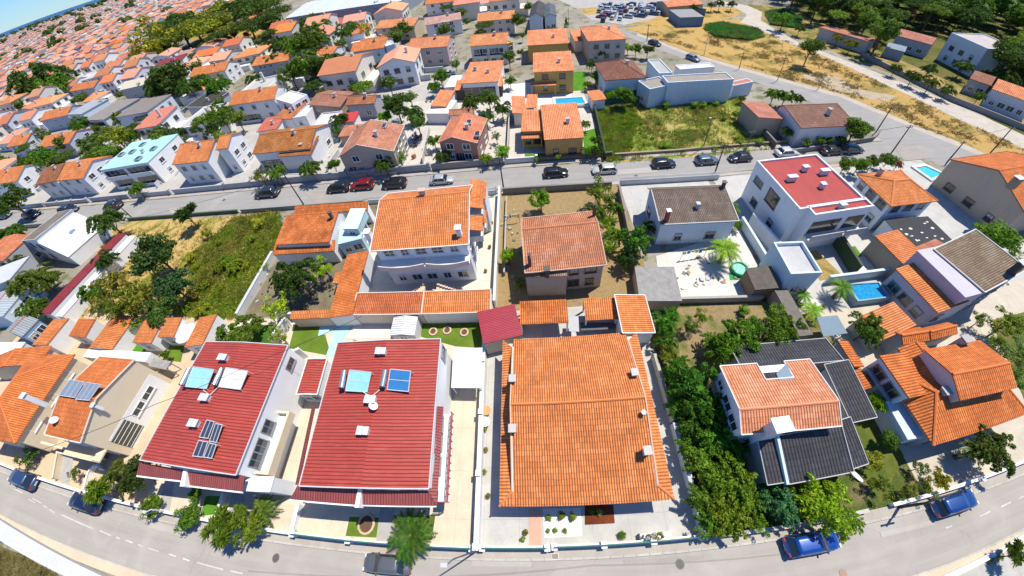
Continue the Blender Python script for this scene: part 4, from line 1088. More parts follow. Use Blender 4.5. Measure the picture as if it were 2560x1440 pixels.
# its rear wings
h = house('orange tiled rear wing joined to the right back corner of the broad orange roof', 'the tiled rear wing', 'annex', 'annex', at=G(1590, 790, 3))
block(h, (1553, 836, 1637, 836, 1614, 738), 2.9, 'sr', .7, WHITE, OR, o=.1, dirt=.2, verge=(.72, .66, .6), ref=fr)
h = house('open shed with small square orange roof over the grey back court', 'the square orange court roof', 'shed', 'shed', at=G(1500, 772, 2))
block(h, (1464, 801, 1543, 797, 1538, 747), 2.6, 'sn', .5, WHITE, OR, o=.1, dirt=.2, open_=True)
h = house('barbecue shed with weathered dark-stained orange roof between the red tin roof and the grey court', 'the stained orange shed', 'shed', 'shed', at=G(1358, 782, 2))
block(h, (1300, 811, 1420, 806, 1417, 753), 2.6, 'sn', .5, WHITE, OR2, o=.1, dirt=1.0, open_=True)
h = house('annex with crimson tin roof between the orange roof and the round-stone lawn', 'the crimson tin roof', 'annex', 'annex', at=G(1252, 808, 2))
block(h, (1209, 862, 1296, 840, 1296, 757), 3.0, 'sr', .25, CREAM, ribmetal((.40, .03, .055), .2, .5), o=.06)
poly_thing('awning', 'grey sail awning hanging over the back court behind the broad orange roof', 'awning', [(1422, 828), (1448, 829), (1446, 790), (1424, 790)], 2.2, .04, plain((.45, .46, .46), .9))
poly_thing('tarpaulin', 'dark grey tarpaulin stretched over the back court beside the tiled wing', 'tarpaulin', [(1452, 826), (1540, 822), (1540, 806), (1450, 806)], 1.2, .04, plain((.12, .125, .14), .9))
# ---- coral and black house
BT = tile((.062, .062, .068), .25, .30, .5); h = house('two-storey house with coral upper roof and black tiled lower roofs behind the big hedge trees', 'the coral and black house', at=G(1980, 1030, 5))
fq = Fr((1853, 1087, 2107, 1065, 2021, 898), 6.0); nu = [((G(x_, y_, 6.3)-fq.o).dot(fq.ux), (G(x_, y_, 6.3)-fq.o).dot(fq.uy)) for x_, y_ in ((1913, 953), (1981, 942))]
f = block(h, (1853, 1087, 2107, 1065, 2021, 898), 6.0, 'gx', 1.1, WHITE, (.72, .285, .145), rf=.30, verge=(.66, .62, .58), vw=.1, dirt=.15, o=.3, notch=(nu[0][0], nu[1][0], (nu[0][1]+nu[1][1])/2))
m = MB(); vq = (nu[0][1]+nu[1][1])/2; z1_, z2_ = roof_z('gx', fq, 6.0, 1.1, 0, vq, .3)-.03, 5.97; m.slab([[fq.P(nu[0][0], vq, z1_), fq.P(nu[1][0], vq, z1_), fq.P(nu[1][0], fq.D, z2_), fq.P(nu[0][0], fq.D, z2_)]], .1); m.build('notch_floor', BT, h)  # dark plate laid in the notch so it reads as a recess
m = MB(); m.prism([fq.P(nu[1][0]-1.5, fq.D-2.2), fq.P(nu[1][0]-.1, fq.D-2.2), fq.P(nu[1][0]-.1, fq.D-.4), fq.P(nu[1][0]-1.5, fq.D-1.2)], 5.8, 6.5); m.build('dormer', plaster((.22, .28, .34), .3), h)
block(h, (1971, 1211, 2123, 1182, 2090, 1069), 3.3, 'sn', 1.5, GREYW, (.062, .062, .068), o=.5, tile_mat=BT, verge=(.42, .42, .43), vw=.07)
block(h, (1918, 1213, 1964, 1206, 1925, 1085), 3.2, 'sn', 1.4, GREYW, (.06, .06, .065), o=.3, tile_mat=BT, verge=(.42, .42, .43), vw=.07)
block(h, (2125, 1175, 2166, 1161, 2109, 1050), 3.2, 'sn', 1.3, GREYW, (.06, .06, .065), o=.3, tile_mat=BT, verge=(.42, .42, .43), vw=.07)
block(h, (2127, 1058, 2181, 1046, 2118, 906), 3.6, 'sn', .9, GREYW, (.06, .06, .065), o=.3, tile_mat=BT, verge=(.42, .42, .43), vw=.07)
block(h, (1847, 931, 2104, 908, 2058, 846), 3.2, 'sf', .8, GREYW, (.06, .06, .065), o=.3, tile_mat=BT, verge=(.42, .42, .43), vw=.07)
q = G(1936, 1052, 7.4); m = MB(); m.box(q.x-.55, q.y-.9, 3.0, q.x+.75, q.y-.1, 8.1); o = m.build('chimney', plaster((.62, .64, .66), .3), h); m = MB(); m.box(q.x-.7, q.y-1.05, 8.1, q.x+.9, q.y+.1, 8.25); k = m.build('cowl', white, h); k.parent = o; k.location = (0, 0, 0)
q1 = G(1972, 1211, 3.5); q2 = G(1926, 1090, 5.4); m = MB(); m.beam(Vector((q1.x, q1.y, 3.3)), Vector((q2.x+.9, q2.y, 4.9)), .25, .5, .4); m.build('party_wall', plaster(BLUEW, .3), h)
windows(h, f, 'L2x3 N2x2', .3, 0); dish(h, 2138, 1192, 3.2, .6)
h = house('low shed with rust-streaked orange roof right of the black back roof', 'the streaked orange shed', 'shed', 'shed', at=G(2115, 890, 3))
block(h, (2129, 922, 2163, 916, 2118, 852), 3.0, 'sr', .5, GREYW, OR2, o=.1, dirt=.9)
block(h, (2153, 978, 2179, 969, 2160, 918), 2.8, 'sr', .4, GREYW, OR2, o=.1, dirt=.9)
# ---- big orange house at the right
h = house('rambling orange-roofed house with a raised upper roof near the right end of the front street', 'the rambling orange house', at=G(2400, 970, 4))
f = block(h, (2334, 1114, 2550, 1042, 2452, 850), 3.6, 'hip', 1.6, GREYW, OR2, hipf=.6, dirt=.45, o=.5)
block(h, (2319, 970, 2366, 957, 2330, 850), 4.4, 'gy', .8, BLUEW, OR2, o=.2, dirt=.6, z0=0)
f2 = block(h, (2401, 1001, 2531, 972, 2462, 848), 6.0, 'gx', 1.0, (.52, .50, .54), OR2, rf=.42, dirt=.2, o=.15, z0=3)
block(h, (2258, 862, 2326, 851, 2298, 817), 3.0, 'gx', .6, GREYW, OR2, o=.1, dirt=.7)
block(h, (2329, 850, 2399, 833, 2366, 806), 3.0, 'gx', .6, GREYW, OR2, o=.1, dirt=.7)
f3 = block(h, (2262, 1000, 2322, 985, 2268, 878), 4.6, 'sr', .6, BLUEW, OR2, o=.15, dirt=.5, z0=0)
block(h, (2268, 1100, 2326, 1090, 2308, 990), 2.6, 'flat', 0, BLUEW, plaster((.52, .60, .66), .35), parapet=.1)  # flat slab is white, its bluish shade put into the colours
chimney(h, 2392, 862, 5.4, 1.2, .8, .6, (.4, .38, .37)); chimney(h, 2350, 985, 4.6, .8, .7, .6, (.4, .42, .44)); windows(h, f3, 'L2x2', .15, 0, 'g'); windows(h, f, 'N1x5', .5, 0, 'g'); windows(h, f2, 'N1x3', .15, 3.0, 'g')
h = house('flat lean-to roof of pale orange tiles beside the small blue pool', 'the pale orange lean-to', 'annex', 'annex', at=G(2200, 800, 3))
block(h, (2203, 852, 2281, 819, 2231, 758), 2.9, 'sl', .5, GREYW, (.66, .24, .09), o=.1, dirt=.12)
h = thing('awning', G(2080, 815, 0), 'blue-grey fabric awning beside the pale orange lean-to', 'awning')
plate(h, 'fabric', [(2059, 842), (2119, 833), (2093, 788), (2042, 793)], [2.3, 2.3, 2.7, 2.7], .05, plain((.19, .26, .32), .8))
for q in ((2060, 840), (2117, 831), (2092, 789), (2043, 794)): p = G(q[0], q[1], 2.3); m = MB(); m.box(p.x-.05, p.y-.05, 0, p.x+.05, p.y+.05, 2.3); m.build('post', steel, h)
# ================================================================ HOUSES BETWEEN THE TWO STREETS
# sheds along the back wall at the left
SH = [((80, 862, 137, 866, 166, 799), 'sl', OR, 'plain', 'long pale orange shed roof, leftmost of the back-wall row', 'the leftmost orange shed'),
      ((171, 840, 218, 843, 238, 801), 'sn', OR2, 'dark', 'small burnt-orange square shed roof in the back-wall row', 'the burnt-orange square shed'),
      ((221, 871, 292, 874, 325, 791), 'gy', OR, 'split', 'orange gabled shed split by a pale ridge line in the back-wall row', 'the split orange shed'),
      ((330, 856, 385, 858, 409, 795), 'sn', OR, 'mid', 'orange shed roof with a bent front edge beside its smaller twin', 'the bent orange shed'),
      ((393, 842, 436, 842, 458, 798), 'sn', OR, 'mid', 'smaller square orange roof beside the bent shed and the white disc', 'the small square orange roof'),
      ((460, 868, 517, 864, 542, 790), 'sl', OR, 'last', 'orange shed roof with a bright white right side behind the black-panel red roof', 'the white-sided orange shed')]
for p, k, c, _, lab, sh in SH:
    h = house(lab, sh, 'shed', 'shed', at=G((p[0]+p[4])/2, (p[1]+p[5])/2, 2))
    block(h, p, 2.9, k, .5, WHITE, c, o=.05, dirt=.3, caps=False, win='N1x1')
o = thing('parasol', G(462, 835, 0), 'round white parasol between the orange sheds', 'parasol'); p = G(462, 832, 2.3)
m = MB(); m.lathe([(1.55, 0), (1.5, .1), (.8, .38), (.05, .62)], (p.x, p.y, 2.1), 12); m.build('canopy', plain((.78, .78, .77), .8), o); m = MB(); m.tube((p.x, p.y, 0), (p.x, p.y, 2.5), .04); m.build('pole', white, o)
h = house('long low white roof slab behind the cream solar panel house', 'the long white slab', 'annex', 'annex', at=G(290, 885, 2)); block(h, (208, 893, 366, 905, 378, 882), 2.6, 'flat', 0, WHITE, plaster((.74, .72, .68), .2), parapet=.1)
h = house('tiny grey timber pergola roof behind the cream house', 'the grey pergola', 'pergola', 'pergola', at=G(395, 905, 2)); block(h, (372, 914, 418, 924, 424, 904), 2.4, 'flat', 0, (.3, .3, .3), woodslab((.38, .37, .35)), parapet=0, open_=True)
for q in ((374, 913), (416, 922), (422, 906), (380, 902)):
    p = G(q[0], q[1], 2.3); m = MB(); m.box(p.x-.05, p.y-.05, 0, p.x+.05, p.y+.05, 2.35); m.build('post', steel, h)
# far-left corner sheds and the white house
h = house('white house with grey ribbed-tile roof and one small square gable window', 'the grey-tiled white house', at=G(150, 590, 4))
f = block(h, (55, 602, 128, 618, 172, 534), 5.6, 'sl', 1.6, WHITE, (.26, .22, .17), o=.1, dirt=.5, verge=(.6, .6, .6), wdirt=.1)
q_ = f.P(f.W-.1, 0); f2 = block(h, None, 2.9, 'sr', 3.4, WHITE, plaster(WHITE, .12), o=.08, wdirt=.1, fr=Box(q_.x, q_.y, 6.2, f.D, f.rz)); windows(h, f, 'N2x2', .1, 0, 'g')
q_ = f2.P(2.6, f2.D*.55); zz_ = roof_z('sr', f2, 2.9, 3.4, 2.6, 1); m = MB(); m.box(q_.x-.55, q_.y-.55, zz_-.4, q_.x+.55, q_.y+.55, zz_+.1); o = m.build('skylight', plain((.3, .4, .5), .5), h); m = MB(); m.box(q_.x-.4, q_.y-.4, zz_+.1, q_.x+.4, q_.y+.4, zz_+.12); k_ = m.build('pane', glass(), h); k_.parent = o; k_.location = (0, 0, 0)
h = house('long lean-to with dark red tin roof beside the grey-tiled white house', 'the long dark red lean-to', 'shed', 'shed', at=G(185, 680, 2))
block(h, (106, 783, 138, 786, 262, 586), 2.8, 'sr', .25, WHITE, ribmetal((.27, .035, .04), .3, .5), o=.03)
h = house('narrow white strip roof right of the dark red lean-to', 'the white strip roof', 'shed', 'shed', at=G(230, 640, 2))
block(h, (140, 790, 168, 792, 290, 592), 2.3, 'flat', 0, WHITE, plaster((.74, .75, .76), .2), parapet=0)
for p, k, wc, rm, lab, sh, ze in (((-60, 655, 22, 652, 62, 588), 'gy', GREYW, (.66, .22, .10), 'grey-walled house with coral gabled roof at the left edge', 'the coral gable at the left edge', 5.5),
    ((-70, 735, 30, 705, 78, 645), 'sl', GREYW, plaster((.52, .53, .55), .4), 'grey rendered house with plain sloping roof at the left edge', 'the grey sloping roof', 4.5),
    ((-60, 800, 20, 790, 52, 722), 'gy', BLUEW, ribmetal((.42, .47, .50), .5, .5), 'pale blue-grey metal shed at the left edge', 'the blue-grey metal shed', 3.2),
    ((14, 826, 62, 845, 88, 796), 'gy', (.25, .35, .5), ribmetal((.33, .36, .37), .35, .5), 'grey corrugated workshop with blue wall at the left edge', 'the grey corrugated workshop', 3.2),
    ((-40, 908, 28, 905, 60, 855), 'sr', BLUEW, plaster((.66, .70, .75), .3), 'white side wing at the left edge in front of the workshop', 'the white side wing', 4.5)):
    h = house(lab, sh, at=G((p[0]+p[4])/2, (p[1]+p[5])/2, 3)); block(h, p, ze, k, .6, wc, rm, o=.08, win='R1x2')
# mottled orange roof with glass annex
h = house('low house with mottled orange roof and a lower orange veranda strip', 'the mottled orange roof', at=G(765, 575, 4))
f = block(h, (687, 612, 841, 604, 839, 530), 4.2, 'gx', .9, WHITE, OR2, o=.1, dirt=.95, rf=.85)
block(h, (682, 637, 836, 627, 841, 607), 2.9, 'sn', .7, WHITE, OR2, o=.1, dirt=.7); chimney(h, 830, 543, 5.1, .9, .4, .4, (.12, .1, .1))
h = house('small orange-roofed front annex by the middle street behind the mottled roof', 'the small street annex', 'annex', 'annex', at=G(840, 520, 3)); block(h, (735, 536, 925, 525, 918, 512), 3.2, 'sn', .8, WHITE, OR2, o=.1, dirt=.6)
h = house('pale turquoise glass conservatory between the mottled roof and the tall orange house', 'the turquoise conservatory', 'conservatory', 'conservatory', at=G(880, 560, 3))
block(h, (845, 612, 893, 600, 918, 540), 3.0, 'flat', 0, LBLUE, plaster((.45, .60, .63), .2), parapet=.1, win='N1x2 R1x2'); block(h, (855, 572, 898, 572, 912, 525), 4.4, 'sn', .4, LBLUE, plaster((.58, .74, .76), .2), o=.1, z0=3, win='N1x1')
# tall orange house
h = house('three-storey house with big orange gabled roof, curved balconies and outside stairs', 'the tall orange house', at=G(1060, 560, 5))
f = block(h, (925, 629, 1162, 612, 1190, 462), 8.2, 'gx', 1.5, WHITE, OR, o=.45, rf=.72, verge=(.74, .72, .70), dirt=.12, wdirt=.1)
chimney(h, 1058, 487, 9.6, .7, .9, .5, (.62, .45, .35)); chimney(h, 1149, 585, 8.6, 1.0, .6); chimney(h, 926, 595, 8.4, 1.1, .7)
for i, (u0, u1) in enumerate(((.04, .52), (.54, .97))):
    for z in (5.6,):
        m = MB(); a = f.P(f.W*u0, -.9); b = f.P(f.W*u1, -.9); c_ = f.P(f.W*u1, .6); d_ = f.P(f.W*u0, .6)
        m.prism([a, b, c_, d_], z-.16, z); m.build('balcony_floor', plaster(WHITE, .2), h)
        m = MB(); n_ = 10; pts = [f.P(f.W*(u0+(u1-u0)*k/n_), -.9-.35*math.sin(math.pi*k/n_)) for k in range(n_+1)]
        for p, q in zip(pts, pts[1:]): m.beam(Vector((p.x, p.y, z-.16)), Vector((q.x, q.y, z-.16)), .12, .85)
        m.build('parapet', plaster((.60, .56, .50), .3), h)
for sx in (0, 1):
    m = MB(); n_ = 14
    for k in range(n_):
        u = (.10+.36*k/n_) if sx == 0 else (.92-.36*k/n_); z = .2*(k+1)*.95; a = f.P(f.W*u, -2.6); b = f.P(f.W*(u+.028), -1.4)
        m.prism([a, f.P(f.W*(u+.028), -2.6), b, f.P(f.W*u, -1.4)], max(0, z-.5), z)
    m.build('staircase', plaster((.62, .48, .36), .3), h); m = MB(); ua, ub = (.10, .46) if sx == 0 else (.92, .56); m.beam(f.P(f.W*ua, -2.65, .3), f.P(f.W*ub, -2.65, 2.7), .12, .9, .5); m.build('stair_parapet', plaster((.66, .60, .52), .3), h)
windows(h, f, 'N3x5 R3x3', .45, 0); 
for v0, z in ((.25, 5.6), (.62, 5.6), (.62, 2.8)):
    m = MB(); m.prism([f.P(f.W-.45, f.D*v0), f.P(f.W+1.3, f.D*v0), f.P(f.W+1.3, f.D*(v0+.2)), f.P(f.W-.45, f.D*(v0+.2))], z-.15, z+.9); m.build('side_balcony', plaster((.72, .66, .58), .3), h)
    m = MB(); m.slab([[f.P(f.W-.4, f.D*v0-.2, z+2.6), f.P(f.W+1.5, f.D*v0-.2, z+2.1), f.P(f.W+1.5, f.D*(v0+.2)+.2, z+2.1), f.P(f.W-.4, f.D*(v0+.2)+.2, z+2.6)]], .12); m.build('canopy', tile(OR, .3), h)
block(h, (1175, 500, 1218, 497, 1212, 455), 7.0, 'sr', .9, WHITE, OR, o=.1)
# tiled garage row and L-shaped wing
h = house('left half of the tiled garage row in front of the tall orange house', 'the left tiled garage', 'garage', 'garage', at=G(975, 760, 2)); block(h, (880, 787, 1050, 785, 1066, 733), 2.7, 'sn', .4, (.70, .62, .52), (.55, .155, .06), o=.06, dirt=.15, caps=False, verge=(.66, .58, .5))
h = house('right half of the tiled garage row, beside the crimson tin roof', 'the right tiled garage', 'garage', 'garage', at=G(1140, 757, 2)); block(h, (1053, 785, 1222, 780, 1233, 727), 2.7, 'sn', .4, WHITE, OR, o=.06, dirt=.1, caps=False, verge=(.66, .58, .5))
h = house('long narrow orange tiled wing running back from the sheds to the mottled roof', 'the long narrow tiled wing', 'annex', 'annex', at=G(865, 710, 2)); block(h, (820, 794, 871, 791, 936, 630), 2.6, 'sl', .45, WHITE, OR2, o=.05, dirt=.45, caps=False)
block(h, (724, 798, 820, 794, 826, 776), 2.4, 'sn', .3, (.7, .5, .42), OR, o=.05, dirt=.2, caps=False)
h = house('tiny white hut with orange roof beside the long narrow wing', 'the tiny orange hut', 'shed', 'shed', at=G(850, 697, 2)); block(h, (832, 708, 863, 708, 870, 684), 2.3, 'sn', .3, WHITE, OR, o=.05, win='N1x1')
h = house('white ribbed garden shed on the round-stone lawn', 'the white ribbed shed', 'shed', 'shed', at=G(1010, 820, 2)); block(h, (974, 838, 1034, 838, 1047, 789), 2.3, 'gy', .3, (.6, .6, .6), ribmetal((.74, .75, .76), .3, .5), o=.08, caps=False, win='N1x1')
# pink tiled house
h = house('bungalow with pinkish weathered tile roof, slim stacks and a ragged lean-to', 'the pinkish tiled bungalow', at=G(1410, 610, 4))
f = block(h, (1312, 683, 1514, 663, 1484, 528), 5.2, 'gx', 1.2, TAN, (.54, .22, .115), o=.3, rf=.66, dirt=.35, verge=(.5, .36, .26))
block(h, (1313, 692, 1418, 690, 1417, 675), 4.6, 'sn', .3, TAN, (.36, .24, .16), o=.05, dirt=1.0)
chimney(h, 1485, 538, 5.8, 1.6, .38, .38, (.16, .10, .08), 'pipe', (.1, .08, .07)); chimney(h, 1325, 662, 5.4, 1.6, .38, .38, (.16, .10, .08), 'pipe', (.1, .08, .07)); chimney(h, 1368, 684, 5.0, .8, .5, .5, (.1, .09, .08)); windows(h, f, 'N2x4 R2x2', .3, 0, 'b')
# grey-brown roof house
h = house('white house with dark grey-brown tile roof and a leaning rust-red stack', 'the grey-brown roof house', at=G(1720, 510, 4))
f = block(h, (1650, 562, 1835, 553, 1810, 462), 4.6, 'gx', 1.0, BLUEW, (.20, .15, .115), o=.25, rf=.8, dirt=.6, verge=(.5, .5, .5), wdirt=.2)
chimney(h, 1666, 548, 4.9, 1.5, .45, .45, (.32, .09, .05), 'cap', (.6, .6, .6)); chimney(h, 1744, 514, 5.4, .25, .4, .4, (.5, .52, .54)); chimney(h, 1806, 470, 5.4, 1.0, .4, .4, (.16, .1, .09)); windows(h, f, 'N1x2 L1x2', .25, 0, 'g')
block(h, (1613, 500, 1650, 560, 1640, 470), 3.2, 'flat', 0, BLUEW, plaster((.6, .62, .64), .3), parapet=.1, fr=None) if False else None
# long flat annex, terrace side sheds
h = house('flat fibre-cement shed roof at the left side of the pale terrace', 'the flat grey terrace shed', 'shed', 'shed', at=G(1645, 710, 2)); block(h, (1600, 752, 1697, 752, 1690, 668), 2.4, 'flat', 0, TAN, woodslab((.36, .345, .325)), parapet=0)
h = house('dark weathered fibre-cement shed with a wooden front right of the pale terrace', 'the dark terrace shed', 'shed', 'shed', at=G(1905, 700, 2)); block(h, (1888, 725, 1955, 722, 1925, 668), 2.6, 'sl', .3, (.30, .20, .12), woodslab((.15, .13, .11)), o=.1)
h = house('long strip roof of old grey boards beside the garden trees', 'the long grey strip roof', 'shed', 'shed', at=G(1975, 780, 2)); block(h, (1998, 840, 2032, 836, 1965, 722), 2.4, 'flat', 0, TAN, woodslab((.21, .19, .165)), parapet=0)
# three-storey red-roofed house
h = house('tall white house with stepped brick-red ribbed roof and deep front balconies', 'the tall crimson-roofed house', at=G(2000, 470, 6))
RB2 = ribmetal((.44, .05, .04), .36, .5)
fa = block(h, (1997, 527, 2160, 503, 2040, 389), 7.2, 'flat', 0, WHITE, RB2, parapet=.35, wdirt=.35)
f = block(h, (2035, 541, 2187, 519, 2156, 498), 7.2, 'flat', 0, WHITE, RB2, parapet=.35, wdirt=.35, ref=fa)
for q, w in (((1977, 448), 1.3), ((2058, 432), 1.3), ((2010, 423), .8), ((2053, 466), .6), ((2101, 517), .8)): chimney(h, q[0], q[1]+3, 7.3, .6, w, .5, (.66, .66, .65), 'cap')
for z in (3.6,):
    for u0, u1 in ((.03, .58), (.62, .98)):
        m = MB(); m.prism([f.P(f.W*u0, -1.2), f.P(f.W*u1, -1.2), f.P(f.W*u1, .1), f.P(f.W*u0, .1)], z-.2, z); m.build('balcony_floor', plaster((.6, .6, .6), .3), h)
        m = MB(); m.beam(f.P(f.W*u0, -1.15, z), f.P(f.W*u1, -1.15, z), .1, .95); m.build('parapet', plaster((.50, .47, .44), .3), h)
        band(h, 'balcony_recess', f, 'N', u0+.03, u1-.03, z+.1, z+2.4, glass((.02, .02, .022)), .01, 0.0)
windows(h, fa, 'L1x2 R2x3 F2x4', 0, 0, 'g'); p, rz = face_pt(fa, 'L', .45, 0, 5.0); add_window(h, p, rz, 2.2, 2.2, 'b'); p, rz = face_pt(fa, 'L', .8, 0, 5.0); add_window(h, p, rz, 1.8, 1.0, 'g')
h = house('flat-roofed white stair block on the side court of the tall crimson-roofed house', 'the white stair block', 'annex', 'annex', at=G(1990, 640, 3)); block(h, (1972, 692, 2055, 688, 1998, 610), 4.4, 'flat', 0, BLUEW, concrete((.5, .5, .5), 1.5), parapet=.6, wdirt=.4, win='N1x1')
# white house with orange hipped roof
h = house('white house with bright orange hipped roof right of the tall crimson-roofed house', 'the white hipped house', at=G(2240, 465, 4))
f = block(h, (2228, 516, 2340, 503, 2257, 424), 5.6, 'hip', 1.4, BLUEW, OR, hipf=.8, dirt=.15, win='N2x3 L2x3', style='g'); chimney(h, 2196, 437, 6.2, 1.0, .5, .5, (.5, .4, .35))
h = house('tan gable-walled house with orange roof cut by the right edge', 'the tan gabled house', at=G(2480, 470, 5))
f = block(h, (2562, 532, 2690, 502, 2520, 378), 5.6, 'gx', 2.8, TAN, OR2, rf=.5, o=.2, dirt=.3, wdirt=.35, verge=(.25, .15, .10)); windows(h, f, 'L1x3', .2, 0, 'b'); chimney(h, 2532, 462, 8.0, 1.2, 1.2, .8, (.30, .23, .17), 'cap', (.6, .58, .55))
h = house('flat black-felted roof dotted with white stones behind the orange lean-tos', 'the black felt roof', 'annex', 'annex', at=G(2290, 580, 3))
f = block(h, (2275, 618, 2388, 608, 2318, 542), 3.2, 'flat', 0, BLUEW, concrete((.055, .057, .062), 1.4, .3), parapet=0); r = random.Random(4)
for _ in range(13): m = MB(); q = f.P(r.uniform(.1, .9)*f.W, r.uniform(.1, .9)*f.D); m.blob((q.x, q.y, 3.3), r.uniform(.15, .35), r.uniform(.1, .25), .08, _); m.build('stone', plain((.7, .7, .68), .8), h)
h = house('house with brown-grey ridged roof and blue-white end wall beside the right edge garden', 'the brown ridged house', at=G(2440, 660, 5))
f = block(h, (2462, 731, 2536, 695, 2427, 588), 6.4, 'sl', 1.4, BLUEW, (.27, .20, .13), o=.15, dirt=.6, verge=(.6, .6, .6))
f2 = block(h, (2352, 720, 2462, 731, 2353, 613), 6.2, 'flat', 0, (.45, .42, .50), concrete((.45, .42, .50), 1.8, .2), parapet=0) if False else block(h, (2412, 745, 2462, 731, 2352, 614), 6.2, 'sr', .1, (.50, .47, .53), plaster((.50, .47, .53), .3), o=.05)
windows(h, f, 'N2x3 L2x3', .15, 0, 'g'); chimney(h, 2528, 680, 7.4, 1.6, .8, .6, (.07, .07, .075), 'cap', (.6, .6, .6))
h = house('low wing with orange tiles and two dark square windows below the brown ridged house', 'the low orange wing', 'annex', 'annex', at=G(2330, 720, 4))
f = block(h, (2345, 782, 2402, 765, 2308, 655), 4.2, 'sl', .9, (.50, .47, .53), OR, o=.12, dirt=.25, caps=False); windows(h, f, 'L1x3 N1x1', .12, .4, 'g')
h = house('smooth orange strip roof between the black felt roof and the sunken white court', 'the smooth orange strip', 'annex', 'annex', at=G(2250, 620, 3)); block(h, (2258, 660, 2309, 648, 2243, 578), 3.6, 'sl', .4, TAN, (.66, .22, .08), o=.1, dirt=.1, caps=False)
h = house('faded salmon tile roof behind the smooth orange strip', 'the faded salmon roof', 'annex', 'annex', at=G(2330, 620, 3)); block(h, (2310, 648, 2370, 622, 2340, 596), 3.4, 'sf', .4, TAN, (.50, .20, .13), o=.1, dirt=.3, caps=False)
# ---- pools
def pool(label, pts, z=.35, c=(.03, .36, .62), deck=.5, cop=(.7, .7, .68)):
    P = [G(x, y, z) for x, y in pts]; ctr = sum(P, Vector())/len(P); o = thing('swimming_pool', (ctr.x, ctr.y, 0), label, 'swimming pool'); ANCH.append((ctr.x, ctr.y, 'the '+label.split(' pool')[0].split(' ')[-1]+' pool'))
    Q = [ctr+(p-ctr)*(1+deck/(p-ctr).length) for p in P]
    m = MB(); n = len(P)
    for i in range(n):
        j = (i+1) % n; m.hexa([Vector((v.x, v.y, 0)) for v in (P[i], P[j], Q[j], Q[i])], [Vector((v.x, v.y, z+.05)) for v in (P[i], P[j], Q[j], Q[i])])
    m.build('coping', concrete(cop, 0, .3), o); m = MB(); m.poly([Vector((p.x, p.y, z-.12)) for p in P]); m.build('water', pool_water(c), o); return o
pool('bright turquoise pool on the deck between the two yellow houses', [(1390, 263), (1463, 258), (1455, 243), (1388, 247)], .3, (.02, .33, .62), .6)
pool('small light-blue pool behind the white hipped house', [(2328, 446), (2356, 434), (2315, 415), (2290, 419)], .3, (.06, .45, .60), .8)
pool('raised blue pool tank beside the pale orange lean-to', [(2148, 750), (2220, 741), (2196, 707), (2118, 712)], 1.2, (.02, .24, .46), .35, (.28, .40, .46))
o = thing('paddling_pool', G(1848, 678, 0), 'round green inflatable paddling pool on the pale terrace', 'paddling pool'); p = G(1848, 674, .2)
m = MB()
for zz in (.12, .32, .5):
    for i in range(24):
        a = i*math.pi/12; b = a+math.pi/12; m.tube((p.x+1.05*math.cos(a), p.y+1.05*math.sin(a), zz), (p.x+1.05*math.cos(b), p.y+1.05*math.sin(b), zz), .13, n=7, cap=False)
m.build('ring', plain((.05, .42, .22), .4), o); m = MB(); m.lathe([(1.0, .38), (.01, .39)], (p.x, p.y, 0), 20); m.build('water', pool_water((.25, .55, .45)), o)
tag(sheet('ground_mat', [(1825, 700), (1872, 698), (1868, 680), (1822, 682)], up(), lawn((.03, .30, .08), (.04, .36, .1)), 'thing'), 'green mat spread under the round paddling pool', 'mat'); Z[0] += 0
